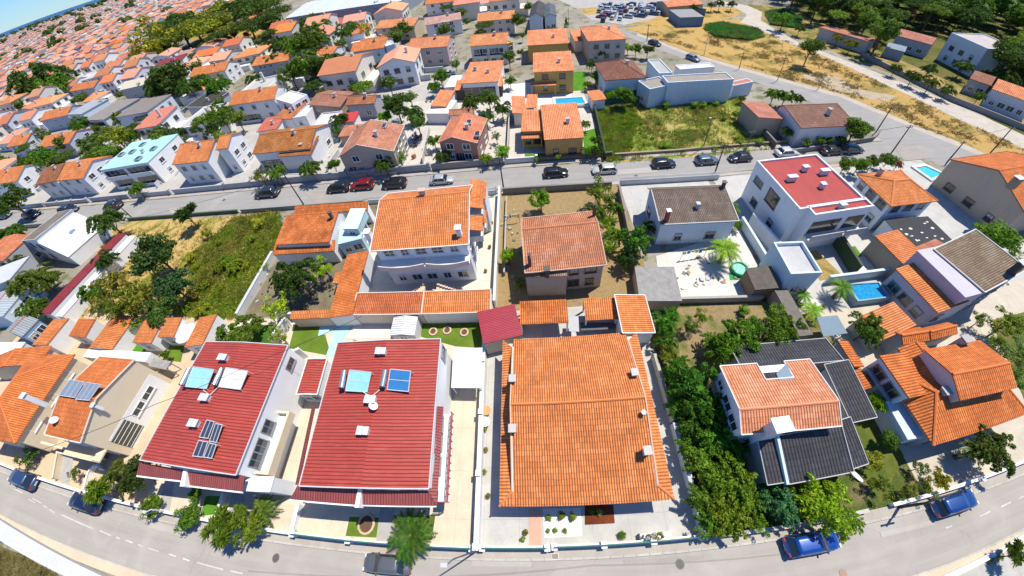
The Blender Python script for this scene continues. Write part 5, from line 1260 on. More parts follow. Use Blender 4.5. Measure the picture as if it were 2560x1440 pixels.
# ================================================================ HOUSES BEYOND THE MIDDLE STREET
YW = (.55, .36, .11); GRF = concrete((.33, .29, .25), 0, .5)
FARH = [
 # label, short, [(p, ze, kind, rise, wall, roof, kw)]
 ('white gabled house with orange roof at the left end beyond the middle street', 'the leftmost gabled street house', [((-60, 470, 40, 453, 9), 5.8, 'gx', 2.0, WHITE, OR, dict(win='N2x3 R2x2'))]),
 ('semi-detached house, left half mottled brown tiles and right half bright orange', 'the two-tone semi-detached house', [((88, 462, 138, 453, 9.5), 5.6, 'gx', 2.0, WHITE, (.36, .14, .06), dict(dirt=.7, win='N2x2')), ((140, 452, 206, 446, 9.5), 5.6, 'gx', 2.0, WHITE, OR, dict(win='N2x2 R2x3'))]),
 ('house with turquoise roof slab, blue roof panels and dark balconies', 'the turquoise roof', [((248, 426, 367, 406, 448, 336), 6.4, 'sn', .3, WHITE, plaster((.36, .62, .64), .25), dict(o=.1, win='R2x2', wdirt=.1))]),
 ('white semi-detached house with flat orange slope beside the turquoise roof', 'the orange semi right of turquoise', [((429, 412, 517, 402, 9), 6.2, 'gx', 2.2, WHITE, OR, dict(win='N2x3', rf=.55)), ((538, 375, 568, 370, 6.5), 7.0, 'gx', 1.5, WHITE, OR, dict(win='N1x1 R2x2'))]),
 ('large white house with old mottled ochre hipped roof', 'the mottled ochre roof', [((630, 385, 775, 371, 9.5), 4.8, 'gx', 1.9, WHITE, (.46, .17, .045), dict(dirt=.8, win='N1x4 R1x2', wdirt=.15)), ((694, 392, 776, 386, 5), 4.0, 'sn', 1.2, WHITE, (.44, .16, .045), dict(dirt=.8))]),
 ('beige house with steep pinkish gable roof, skylight and chimney', 'the beige gabled house', [((845, 393, 977, 379, 1018, 313), 5.2, 'gy', 2.3, (.44, .37, .30), (.52, .22, .13), dict(rf=.42, dirt=.35, win='N2x2 R2x3', verge=(.6, .54, .46)))]),
 ('dusky pink house with coral gable roof and grey roof light', 'the dusky pink house', [((1094, 357, 1203, 358, 1209, 297), 4.8, 'gy', 1.3, (.36, .20, .17), (.66, .23, .12), dict(rf=.4, dirt=.12, win='N2x2 R1x2', verge=(.62, .4, .3)))]),
 ('yellow-walled house with two flat coral roof slopes and a porch by the middle street', 'the yellow corner house', [((1360, 350, 1456, 344, 1446, 269), 4.6, 'sn', 1.2, OCH, CORAL, dict(dirt=.05, win='N1x2', style='b')), ((1302, 329, 1357, 327, 1357, 281), 4.0, 'sn', .8, OCH, CORAL, dict(dirt=.05, win='N1x2', style='b')), ((1303, 347, 1357, 345, 1356, 333), 3.0, 'sn', .4, OCH, CORAL, dict(open_=True))]),
 ('coral-roofed outbuilding left of the bright turquoise pool', 'the pool outbuilding', [((1281, 287, 1313, 284, 1316, 240), 3.0, 'sr', .4, WHITE, CORAL, dict()), ((1314, 270, 1344, 269, 1343, 238), 2.6, 'sn', .3, WHITE, CORAL, dict(open_=True))]),
 ('yellow two-storey house with plain coral roof facing the bright pool', 'the yellow pool house', [((1332, 181, 1433, 176, 1430, 134), 6.0, 'sn', .8, YW, CORAL, dict(dirt=.05, win='N2x2 L1x1', style='b')), ((1326, 214, 1390, 213, 1392, 205), 3.0, 'sn', .3, YW, CORAL, dict(open_=True))]),
 ('long ochre house with coral roof, farthest of the yellow row', 'the long ochre house', [((1317, 114, 1418, 108, 1419, 76), 5.4, 'sn', .8, YW, CORAL, dict(dirt=.05, win='N1x3', style='b'))]),
 ('grey two-storey house with coral hipped roof by the upper diagonal road', 'the coral hipped grey house', [((1470, 103, 1565, 97, 1540, 62), 6.4, 'hip', 1.7, (.45, .42, .38), CORAL, dict(dirt=.05, win='N2x3 R2x2', style='g')), ((1436, 103, 1462, 101, 1460, 76), 3.5, 'sn', .5, WHITE, CORAL, dict())]),
 ('grey house with dark brown hipped roof beside the long blue-white wall', 'the brown hipped house', [((1511, 201, 1611, 194, 1588, 150), 5.4, 'hip', 2.3, BLUEW, (.27, .115, .075), dict(dirt=.25, win='N1x3 L1x2', style='g', hipf=.95))]),
 ('low coral lean-to at the corner of the wild plot', 'the plot corner lean-to', [((1480, 252, 1512, 248, 1506, 227), 2.8, 'sn', .4, WHITE, CORAL, dict())]),
 ('long blue-white workshop with gravel flat roof along the wild plot', 'the long blue-white workshop', [((1624, 226, 1670, 216, 1655, 192), 4.6, 'flat', 0, BLUEW, GRF, dict(parapet=.3, win='L1x1')), ((1669, 209, 1834, 200, 1815, 183), 5.6, 'flat', 0, BLUEW, GRF, dict(parapet=.25)), ((1835, 215, 1882, 205, 1870, 196), 3.4, 'flat', 0, BLUEW, concrete((.5, .2, .15), 0), dict(parapet=.1))]),
 ('grey slab roof yard building behind the long workshop', 'the grey slab yard building', [((1648, 186, 1681, 184, 1650, 150), 4.0, 'flat', 0, BLUEW, concrete((.42, .42, .41), 0), dict(parapet=.3)), ((1700, 175, 1790, 168, 1770, 158), 2.6, 'flat', 0, WHITE, concrete((.6, .6, .6), 0), dict(parapet=.2))]),
 ('white-walled house with worn brown tile roof in the junction garden', 'the worn brown junction house', [((2003, 320, 2116, 315, 2098, 260), 4.6, 'gx', 1.1, (.62, .62, .66), (.25, .13, .09), dict(rf=.8, dirt=.35, win='N1x3', verge=(.25, .12, .08))), ((1893, 302, 1950, 298, 1925, 256), 3.8, 'sr', .8, TAN, (.50, .20, .13), dict())]),
 # second row
 ('white house with orange roof and a stepped white terrace block', 'the stepped terrace house', [((572, 264, 684, 248, 8), 6.2, 'gx', 2.2, WHITE, OR, dict(win='N2x3')), ((690, 250, 730, 262, 5), 5.6, 'flat', 0, WHITE, plaster(WHITE, .2), dict(win='R2x2 N2x1'))]),
 ('pair of brown-tiled low roofs meeting a red awning', 'the brown low roofs', [((770, 262, 850, 268, 8), 4.0, 'gx', 1.2, TAN, (.42, .19, .12), dict(win='N1x3')), ((863, 263, 932, 259, 958, 236), 4.2, 'gx', 1.2, (.4, .38, .42), (.46, .18, .08), dict(win='N1x2'))]),
 ('long curved orange roof in front of the stepped terrace house', 'the curved orange roof', [((684, 297, 727, 298, 7), 3.5, 'sn', 1.0, WHITE, (.52, .18, .07), dict()), ((727, 298, 765, 292, 7), 3.2, 'flat', 0, WHITE, plaster(WHITE, .2), dict(win='N1x1'))]),
 ('white low block with bright red awning roof', 'the bright red awning block', [((832, 308, 893, 303, 891, 284), 3.4, 'sn', .5, WHITE, plain((.52, .05, .05), .6), dict()), ((780, 318, 832, 312, 6), 3.2, 'flat', 0, (.6, .58, .62), plaster((.62, .6, .62), .2), dict(win='N1x1'))]),
 ('low pale red shed roofs behind the mottled ochre roof', 'the pale red sheds', [((640, 330, 690, 322, 6), 3.0, 'sn', .6, WHITE, (.60, .16, .10), dict()), ((845, 342, 890, 338, 4), 2.6, 'sn', .4, TAN, (.56, .22, .12), dict())]),
 ('small coral L-shaped house beside the dark trees', 'the small coral corner house', [((1077, 268, 1120, 266, 1133, 226), 3.0, 'sr', .4, WHITE, CORAL, dict(win='N1x1')), ((1120, 288, 1187, 285, 1183, 270), 2.8, 'gx', .6, WHITE, (.55, .22, .12), dict()), ((1065, 285, 1120, 285, 6), 2.6, 'flat', 0, WHITE, plaster((.6, .58, .56), .3), dict(parapet=.15))]),
 ('white house with orange roof slab, dark veranda and a flat white side roof', 'the dark veranda house', [((1152, 209, 1256, 203, 1251, 155), 4.6, 'sn', .5, WHITE, CORAL, dict(win='R1x2', dirt=.05)), ((1135, 226, 1256, 215, 5), 3.0, 'sn', .4, (.08, .07, .06), CORAL, dict()), ((1113, 219, 1150, 216, 1150, 188), 3.0, 'flat', 0, WHITE, plaster(WHITE, .1), dict(parapet=.05))]),
 ('blue-shaded white house with long orange roof on the upper street', 'the blue-shaded house', [((875, 131, 961, 119, 9), 6.5, 'gx', 1.8, BLUEW, OR, dict(win='N2x3 R2x2')), ((965, 118, 985, 112, 5), 6.8, 'flat', 0, BLUEW, plaster(WHITE, .2), dict(win='R2x2 N1x1'))]),  # white walls, their blue shade put into the wall colour
 ('coral-roofed house with two dark skylight stacks on the upper street', 'the skylight stack house', [((1017, 124, 1118, 116, 9), 6.2, 'gx', 1.9, (.55, .45, .42), CORAL, dict(win='N2x3 R2x2', dirt=.05)),]),
 ('pale yellow house with broad peach roof and glazed front on the upper street', 'the glazed yellow house', [((1173, 116, 1268, 109, 9), 6.4, 'gx', 1.9, PALEC, PEACH, dict(win='N2x4', dirt=.05)), ((1268, 112, 1282, 108, 7), 5.8, 'flat', 0, YW, plaster(YW, .2), dict(win='N2x1'))]),
 ('orange-roofed low white house between the dark garden trees', 'the low white garden house', [((767, 139, 831, 134, 8), 4.2, 'gx', 1.3, WHITE, OR, dict(win='N1x3 R1x2'))]),
 ('coral hipped bungalow left of the long warehouse', 'the coral hipped bungalow', [((777, 64, 893, 60, 10), 3.8, 'hip', 1.8, TAN, (.62, .17, .10), dict(win='N1x3', hipf=.9))]),
 ('pale tiled house with two skylights and arched garden walls', 'the twin skylight house', [((937, 72, 1034, 65, 10), 5.4, 'gx', 1.8, CREAM, PEACH, dict(win='N2x3', dirt=.05))]),
 ('white house with pinkish roof and dark carport opening', 'the pinkish carport house', [((1062, 64, 1154, 48, 9), 5.4, 'gx', 1.6, WHITE, (.58, .34, .28), dict(win='N2x2 R2x2', dirt=.1))]),
 ('peach terraced house at the top centre', 'the top centre terrace', [((1192, 54, 1286, 46, 9), 5.4, 'gx', 1.8, PALEC, PEACH, dict(win='N2x4', dirt=.05))]),
 ('white house with bright orange roof beside the warehouse end', 'the warehouse end house', [((1062, 12, 1145, 2, 9), 5.4, 'gx', 1.8, WHITE, OR, dict(win='N2x3', dirt=.05))]),
 ('pale blue-grey house with dark slate gabled roof by the car yard', 'the slate gabled house', [((1321, 44, 1360, 42, 1362, 10), 5.4, 'gy', 1.6, BLUEW, (.08, .08, .085), dict()), ((1360, 42, 1392, 40, 1388, 12), 5.2, 'gy', 1.0, BLUEW, (.12, .14, .16), dict(win='N1x2'))]),
 ('orange house with brown rear roof above the long garden trees', 'the brown-rear orange house', [((472, 193, 561, 176, 9), 5.8, 'gx', 2.0, WHITE, OR, dict(win='N2x3 R2x2'))]),
 ('grey-walled house with orange roof facing the garden pines', 'the grey-walled orange house', [((628, 166, 720, 151, 9), 5.4, 'gx', 1.8, (.4, .4, .44), OR, dict(win='N2x3'))]),
 ('dark flat-roofed house with pale parapet', 'the dark flat roof', [((463, 268, 544, 268, 548, 232), 4.8, 'sn', .4, (.4, .42, .48), (.07, .062, .055), dict(win='N1x2 R1x1', verge=(.6, .62, .66)))]),
 ('modern white house with grey mono-pitch roof and wide dark glazing', 'the modern grey house', [((288, 296, 341, 285, 452, 230), 6.6, 'sr', .3, (.62, .68, .74), concrete((.24, .21, .19), 0), dict(win='N2x1 R2x3', style='g'))]),
 ('second modern white house with grey flat roof and dark glazing, left of its twin', 'the left modern house', [((210, 303, 258, 299, 350, 245), 6.2, 'sr', .3, (.66, .70, .74), concrete((.27, .24, .22), 0), dict(win='N2x1 R2x2', style='g'))]),
 ('grey-roofed blue-white house behind the modern pair', 'the blue-white house behind the moderns', [((167, 288, 216, 284, 256, 249), 5.6, 'sr', .3, BLUEW, concrete((.36, .38, .42), 0), dict(win='N2x2'))]),
 ('orange gabled house left of the modern pair', 'the orange house left of the moderns', [((98, 303, 166, 288, 9), 5.6, 'gx', 2.0, (.45, .48, .56), OR, dict(win='N2x3 R2x2'))]),
 ('white-gabled orange house behind the leftmost street houses', 'the white-gabled orange house', [((16, 368, 61, 360, 9), 5.6, 'gx', 2.0, (.6, .62, .68), OR, dict(win='N2x2 R2x2'))]),
 ('orange house with bright white gable and brown window', 'the bright white gable house', [((94, 370, 171, 358, 9), 5.4, 'gx', 1.9, (.45, .47, .55), OR, dict(win='N1x3 R2x2'))]),
 ('pair of peach-roofed houses below the cream roof', 'the peach pair', [((173, 229, 233, 219, 9), 5.6, 'gx', 2.0, (.45, .5, .6), OR, dict(win='N2x3'))]),
 ('house with smooth cream-painted roof and one dark skylight', 'the cream painted roof', [((298, 226, 390, 205, 9), 5.2, 'gx', 2.0, (.5, .48, .5), plaster((.62, .56, .44), .2), dict(win='N1x2'))]),
 ('house with long dark crimson roof among white walls', 'the long crimson roof', [((385, 168, 455, 148, 7), 4.4, 'sn', 1.0, WHITE, plain((.22, .03, .045), .7), dict(win='N1x2'))]),
]
def skylight(par, px, py, z, w=1.0, d=1.3):
    p = G(px, py, z); m = MB(); m.box(p.x-w/2, p.y-d/2, z-.2, p.x+w/2, p.y+d/2, z+.08); o = m.build('skylight', plain((.45, .44, .42), .5), par)
    m = MB(); m.box(p.x-w/2+.1, p.y-d/2+.1, z+.08, p.x+w/2-.1, p.y+d/2-.1, z+.1); q = m.build('pane', glass(), par); q.parent = o; q.location = (0, 0, 0)
GLZ = {'the turquoise roof': [('N', .05, .45, 3.6, 5.6), ('N', .52, .95, 3.6, 5.6), ('N', .08, .45, .4, 2.5), ('N', .55, .95, .3, 2.5)], 'the modern grey house': [('N', .08, .55, .5, 3.0), ('N', .55, .95, 3.6, 5.6), ('R', .1, .3, 3.4, 5.2)], 'the left modern house': [('N', .2, .85, 3.4, 5.2), ('R', .15, .3, 3.2, 5.0)], 'the yellow corner house': [], 'the stepped terrace house': [('N', .1, .5, .3, 2.4)], 'the mottled ochre roof': [('N', .05, .4, .3, 2.6)], 'the beige gabled house': [('N', .55, .9, .3, 2.5), ('N', .1, .35, .3, 2.3)], 'the dark veranda house': [('N', .05, .9, .3, 3.2)], 'the glazed yellow house': [('N', .1, .42, 2.8, 5.2), ('N', .52, .85, 2.8, 5.2)], 'the dusky pink house': [('N', .4, .7, .2, 2.2)]}
SKY = {'the beige gabled house': [(960, 314, 6.6)], 'the dusky pink house': [(1193, 334, 5.6), (1172, 305, 5.8)], 'the twin skylight house': [(963, 47, 6.4), (1000, 45, 6.4)], 'the skylight stack house': [(1050, 95, 7.2)], 'the cream painted roof': [(345, 208, 6.2)], 'the left modern house': [], 'the dark veranda house': [(1187, 172, 5.2)], 'the turquoise roof': [(303, 385, 6.9), (330, 378, 6.9), (356, 360, 6.9), (383, 370, 6.9), (345, 395, 6.9)]}
for lab, sh, bl in FARH:
    p = bl[0][0]; h = house(lab, sh, at=G((p[0]+p[2])/2, (p[1]+p[3])/2-8, 4)); ref = None
    for p, ze, k, rise, wc, rc, kw in bl:
        kw = dict(kw); rm = kw.pop('roofmat', None)
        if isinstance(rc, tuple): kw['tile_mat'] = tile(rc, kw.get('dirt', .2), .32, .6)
        kw.setdefault('caps', G(p[0], p[1]).length < 130)
        kw.setdefault('o', .25); kw.setdefault('gut', False)
        f = block(h, p, ze, k, rise, wc, rc, **kw)
        if p is bl[0][0]:
            for fc, t0, t1, z0_, z1_ in GLZ.get(sh, []):
                b_ = band(h, 'glazing', f, fc, t0, t1, z0_, z1_, glass((.02, .024, .03)), .05, kw['o'])
                for i_ in range(1, 4): tt = t0+(t1-t0)*i_/4; band(h, 'mullion', f, fc, tt-.004, tt+.004, z0_, z1_, plain((.5, .52, .54), .5), .1, kw['o'])
                band(h, 'balcony', f, fc, t0-.02, t1+.02, z0_-.35, z0_+.55, plaster(wc, .2), .5, kw['o'], .12)
            for x_, y_, z_ in SKY.get(sh, []): skylight(h, x_, y_, z_, 1.6 if 'turq' in sh else 1.0, 1.6)
        if k in ('gx', 'gy', 'hip', 'sn') and f.W > 6 and not kw.get('open_'):
            q = f.P(f.W*.65, f.D*.42); zz = roof_z(k, f, ze, rise, f.W*.65, f.D*.42); m = MB(); m.box(q.x-.3, q.y-.3, zz-.5, q.x+.3, q.y+.3, zz+.9); o = m.build('chimney', plaster((.6, .55, .5), .5), h)
            m = MB(); m.box(q.x-.4, q.y-.4, zz+.9, q.x+.4, q.y+.4, zz+1.0); c = m.build('cowl', plain((.4, .38, .36), .8), h); c.parent = o; c.location = (0, 0, 0)
# warehouse
h = house('long warehouse with white ribbed roof and blue-grey side at the top of the picture', 'the long warehouse', 'warehouse', 'warehouse', at=G(860, 20, 6))
block(h, (712, 46, 1002, 2, 45), 7.0, 'gx', 2.5, (.28, .33, .40), ribmetal((.66, .70, .74), 1.0, .5), o=.1)
# wood-edge buildings at the upper right
for lab, sh, bl in (('long grey farm wall building with coral tile edge at the wood', 'the long wood-edge building', [((2047, 72, 2172, 108, 7), 3.4, 'sf', .5, GREYW, (.5, .2, .13), {})]),
    ('grey house with salmon L-shaped roof in the wood', 'the salmon L-shaped roof', [((2240, 88, 2330, 112, 9), 4.4, 'gx', 1.2, (.40, .42, .48), (.5, .2, .14), dict(win='N1x3')), ((2215, 118, 2262, 130, 6), 3.0, 'flat', 0, (.25, .30, .36), concrete((.24, .29, .35), 0), dict(parapet=.05))]),
    ('big blue-white block with pale flat roof at the wood', 'the big blue-white block', [((2378, 84, 2468, 124, 12), 8.0, 'flat', 0, BLUEW, concrete((.50, .45, .43), 0), dict(parapet=.3, win='N2x3', style='g'))]),
    ('brown-roofed grey house beside the pale track', 'the brown track house', [((2424, 196, 2478, 214, 8), 3.8, 'gx', 1.2, GREYW, (.36, .16, .10), dict(win='N1x2'))]),
    ('long white house with coral roof at the right edge by the track', 'the long coral track house', [((2480, 222, 2590, 262, 9), 4.6, 'gx', 1.4, (.6, .62, .68), CORAL, dict(win='N1x4 L1x2', dirt=.1))]),
    ('coral-roofed farmhouse at the top edge between pines', 'the top edge farmhouse', [((1670, 18, 1760, 10, 9), 3.6, 'gx', 1.2, TAN, CORAL, {})]),
    ('blue metal hoarding hall beside the car yard', 'the blue hoarding hall', [((1700, 44, 1760, 42, 10), 3.4, 'flat', 0, (.14, .22, .32), concrete((.3, .3, .3), 0), dict(parapet=.0))])):
    p = bl[0][0]; h = house(lab, sh, at=G((p[0]+p[2])/2, (p[1]+p[3])/2, 4))
    for p, ze, k, rise, wc, rc, kw in bl:
        kw = dict(kw)
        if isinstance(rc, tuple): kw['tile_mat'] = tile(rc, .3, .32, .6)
        block(h, p, ze, k, rise, wc, rc, o=.2, caps=False, **kw)
# ---- the rest of the town: prototypes, then copies row by row
def proto(i):
    r = random.Random(i*5+1); w = r.choice([9, 10, 11, 12.5]); d = r.choice([8.5, 9.5, 10.5]); ze = r.choice([4.2, 5.6, 6.0, 6.2]); k = ['gx', 'gx', 'gx', 'hip', 'gy', 'gx', 'flat', 'gx', 'gx', 'hip', 'gx', 'sn'][i % 12]; ze = ze if i % 5 else 7.2
    cw = [WHITE, WHITE, (.70, .70, .72), (.72, .66, .55), WHITE, (.55, .56, .6), WHITE, WHITE, PALEC, WHITE, (.66, .64, .6), WHITE][i % 12]
    cr = [(.68, .23, .08), CORAL, (.62, .22, .10), OR, (.64, .29, .15), (.72, .31, .14), None, (.50, .20, .11), (.70, .24, .09), CORAL, (.70, .33, .16), (.56, .25, .16)][i % 12]
    root = bpy.data.objects.new('house', None); COL.objects.link(root); fr = Box(-w/2, -d/2, w, d)
    if cr is None: block(root, None, ze, 'flat', 0, cw, concrete((.48, .46, .44), 0), fr=fr, parapet=.4)
    else: block(root, None, ze, k, 1.9 if k != 'sn' else 1.0, cw, cr, fr=fr, tile_mat=plaintile(cr), caps=False, o=.3)
    q = MB(); q.box(w*.2, -.2, ze, w*.2+.6, .4, ze+2.6); q.build('chimney', plaster((.62, .58, .52), .3), root)
    if i % 3 == 0: m = MB(); m.prism([(-w/2+.5, -d/2-2.2), (w*.1, -d/2-2.2), (w*.1, -d/2+.2), (-w/2+.5, -d/2+.2)], 0, 2.7); m.build('porch', plaster(WHITE, .3), root)
    if i % 4 == 1: m = MB(); m.prism([(-w/2-2.2, -d/2-1.5), (-w/2+2.5, -d/2-1.5), (-w/2+2.5, d/2-3), (-w/2-2.2, d/2-3)], 0, 3.4); m.build('terrace_wing', plaster(WHITE, .3), root)
    if i % 3 != 1: m = MB(); m.prism([(w/2-.2, -d/2+1), (w/2+2.6, -d/2+1), (w/2+2.6, d/2-2), (w/2-.2, d/2-2)], 0, 3.0); m.build('side_wing', plaster(cw, .3), root)
    fl = 2 if ze > 5 else 1
    windows(root, fr, 'N%dx3 R%dx2' % (fl, fl), .3 if k != 'flat' else 0, 0, 'g')
    root['roofname'] = ['orange gabled', 'coral gabled', 'dull orange gabled', 'orange hipped', 'pinkish cross-gabled', 'peach gabled', 'grey flat', 'brownish gabled', 'bright orange gabled', 'coral hipped', 'pale peach gabled', 'pinkish lean-to'][i % 12]
    return root
PROT = [proto(i) for i in range(24)]
used = [(a[0], a[1]) for a in ANCH]
def clash(x, y, dmin=10.5): return any(abs(x-a) < hw+7.0 and abs(y-b) < hd+6.8 for a, b, hw, hd in FOOT)
NOBUILD = [[(620, 10), (700, 60), (1010, 12), (1010, -60), (560, -60)], [(355, 75), (480, 60), (720, 60), (705, 112), (540, 118), (400, 150), (350, 130)], [(975, 205), (1068, 203), (1052, 265), (970, 285)], [(1290, 0), (2700, -200), (2700, 600), (1480, 270), (1480, 120), (1400, 60)]]
TOWN = []
rr = random.Random(77)
rows = []
y = 66.0
while y < 480:
    rows.append(y); y += 13.5 if len(rows) % 2 else (15.5+ y*.006)
cand = []
for ri, y in enumerate(rows):
    x = -900 + rr.uniform(0, 8)
    while x < 14:
        step = 15.0+rr.uniform(-1.0, 4.0)
        x += step
        yy = y+rr.uniform(-1.5, 1.5)
        if y > 130 and x > -55 and not (y > 150 and x < 10): pass
        if not inframe((x, yy, 5), 25): continue
        px, py = PX((x, yy, 3))
        if any(in_poly(px, py, q) for q in NOBUILD): continue
        if clash(x, yy): continue
        if rr.random() < .06: continue
        cand.append((math.hypot(x, yy), x, yy, ri))
cand.sort()
near = cand[:235]; farc = cand[235:]
near.sort(key=lambda c: (c[3], c[1]))
cnt = {}; pi = 0
ORD = 'first second third fourth fifth sixth seventh eighth ninth tenth eleventh twelfth thirteenth fourteenth fifteenth sixteenth seventeenth eighteenth nineteenth twentieth'.split()
def ordn(n):
    if n < 20: return ORD[n]
    t = (n+1)//10; u = (n+1) % 10; T = {2: 'twent', 3: 'thirt', 4: 'fort', 5: 'fift'}[t]
    return T+'ieth' if u == 0 else T+'y-'+ORD[u-1]
for d, x, y, ri in near:
    k = rr.randrange(24); src = PROT[k]; n = cnt.get(ri, 0); cnt[ri] = n+1
    if 'category' in src: h = dup(src)
    else: h = src
    h.location = (x, y, 0); h.rotation_euler.z = rr.gauss(0, .05)+(math.pi/2 if rr.random() < .05 else 0); s_ = rr.uniform(1.0, 1.25); h.scale = (s_, s_*rr.uniform(.9, 1.1), rr.uniform(.85, 1.25))
    tag(h, '%s-roofed house, %s from the left in far town row %s' % (src['roofname'], ordn(n), ordn(ri)), 'house', 'houses of the far town')
    TOWN.append((x, y))
for p_ in PROT:
    if 'category' not in p_:
        for c_ in list(p_.children):
            for g_ in list(c_.children): bpy.data.objects.remove(g_)
            bpy.data.objects.remove(c_)
        bpy.data.objects.remove(p_)
# beyond them the town reads as one mass
wm = MB(); rm = MB(); rr = random.Random(5)
def tiny(x, y, k=1.0):
    w, d, ze = rr.uniform(8, 13)*k, rr.uniform(8, 11)*k, rr.choice([3.5, 5.5, 6]); a = rr.gauss(0, .12); fr = Box(x, y, w, d, a)
    wm.mi = rr.randrange(3); wm.prism([fr.P(0, 0), fr.P(w, 0), fr.P(w, d), fr.P(0, d)], 0, ze)
    if rr.random() < .26: return
    rm.mi = rr.randrange(4); z = ze+1.8; P = fr.P; o_ = -.3
    rm.add([P(o_, o_, ze), P(w-o_, o_, ze), P(w-o_, d-o_, ze), P(o_, d-o_, ze), P(o_, d/2, z), P(w-o_, d/2, z)], [(0, 1, 5, 4), (2, 3, 4, 5), (1, 2, 5), (3, 0, 4)])
for d, x, y, ri in farc: tiny(x, y)
y = 480
while y < 3600:
    x = -7000
    st = 16+y*.012
    while x < 600:
        x += st*rr.uniform(.75, 1.5)
        if y > 1400 and rr.random() < .5: continue
        yy = y+rr.uniform(-6, 6)
        if not inframe((x, yy, 3), 10): continue
        px, py = PX((x, yy, 3))
        if any(in_poly(px, py, q) for q in NOBUILD[:2]) : continue
        if yy > 2400+(x+4400)*1.9 and x < -4000: continue
        tiny(x, yy, 1.0 if y < 1200 else 1.5)
    y += st*1.35
x = -900
while x > -5200:
    y = 60
    while y < 480:
        y += 17*rr.uniform(.9, 1.3)*(1+abs(x)/2500)
        if inframe((x, y, 3), 10): tiny(x, y, 1.1)
    x -= 17*rr.uniform(.9, 1.3)*(1+abs(x)/2500)
o = wm.build('distant_house_walls', [plaster(WHITE, .2), plaster((.62, .60, .58), .3), plaster(PALEC, .2)], fix=False, uv=False); o['kind'] = 'stuff'; tag(o, 'pale walls of the distant town towards the sea', 'distant houses')
o = rm.build('distant_roofs', [plain((.62, .26, .14), .8), plain((.58, .30, .22), .8), plain((.64, .34, .22), .8), plain((.50, .26, .19), .8)], fix=False, uv=False); o['kind'] = 'stuff'; tag(o, 'orange and pinkish roofs of the distant town towards the sea', 'distant roofs')
# ================================================================ WALLS, CARS, POLES
GRN = (.03, .16, .10)
def sw(label, pts, **kw): return wall(label, pts, **kw)
for x0, x1, lab, c in ((-90, -62, 'white front garden wall at the far left of the front street', WHITE), (-61.6, -44, 'white front wall before the leftmost hipped house and its neighbour', WHITE), (-43.6, -29, 'low white front wall under the hedge shrubs, left half', (.7, .69, .66)), (-28.6, -24.5, 'short white wall beside the second red driveway', WHITE)):
    wall(lab, [(x0, -2.0), (x1, -2.0)], .9, .2, c, world=True)
wall('white front wall with dark green railing before the red roof with blue heaters', [(-24.1, -2.05), (-7.2, -2.05)], .7, .2, WHITE, world=True, posts=4.4, rail=GRN)
wall('white front wall with dark green railing before the broad orange roof, left part', [(-6.3, -2.0), (-.8, -2.0)], .7, .2, WHITE, world=True, posts=5, rail=GRN)
wall('white front wall with dark green railing before the broad orange roof, right part', [(-.2, -1.95), (12.2, -1.95)], .7, .2, WHITE, world=True, posts=4.1, rail=GRN)
wall('low concrete front wall under the big hedge trees', [(12.6, -2.0), (21.5, -2.1), (27.5, -2.0)], .7, .2, (.5, .48, .45), world=True)
wall('low white front wall below the rambling orange house', [(30, -2.0), (46, -1.8), (60, -1.8)], .7, .2, WHITE, world=True)
wall('tall white boundary wall between the cream driveway and the broad orange roof', [(-6.75, -1.9), (-6.85, 20)], 1.5, .35, WHITE, world=True, posts=4.5)
wall('grey boundary wall between the broad orange roof and the hedge trees', [(12.35, -1.9), (12.2, 7)], 1.4, .35, (.50, .54, .60), world=True)
wall('weathered boundary wall beside the tiled rear wing', [(12.2, 7.2), (12.0, 14)], 1.4, .25, (.45, .42, .38), world=True)
wall('back wall of white blocks behind the lawns', [(-36, 20.5), (-15, 20.5), (-6.9, 20.6)], 1.7, .25, (.62, .66, .66), world=True)
wall('white wall slanting between the two back lawns', [(690, 862), (728, 806)], 1.6, .3, WHITE)
wall('long white wall right of the wild plot', [(604, 795), (690, 640)], 1.3, .4, (.55, .57, .58))
wall('tall cream wall between the tall orange house and the bungalow garden', [(1240, 770), (1252, 486)], 1.9, .25, (.70, .66, .58))
wall('brown wall between the bungalow garden and the terrace', [(1598, 745), (1545, 480)], 1.7, .25, (.25, .21, .17))
wall('grey wall along the front of the pale terrace', [(1652, 758), (1900, 752)], 1.2, .25, (.38, .36, .33))
wall('white side wall between the terrace and the crimson-roofed house court', [(1848, 560), (1925, 690)], 1.6, .3, BLUEW)
wall('white parapet along the left court of the crimson-roofed house', [(1870, 560), (1990, 700)], 2.4, .3, WHITE)
wall('green hedge-dark wall beside the small lawn of the sunken court', [(2075, 600), (2130, 690)], 2.4, .3, (.06, .09, .05))
wall('white low wall in front of the raised blue pool tank', [(2060, 708), (2215, 688)], 1.6, .25, BLUEW)
wall('pale wall of the tan gabled house yard', [(2240, 640), (2400, 590)], 1.2, .2, (.55, .52, .47)) if False else None
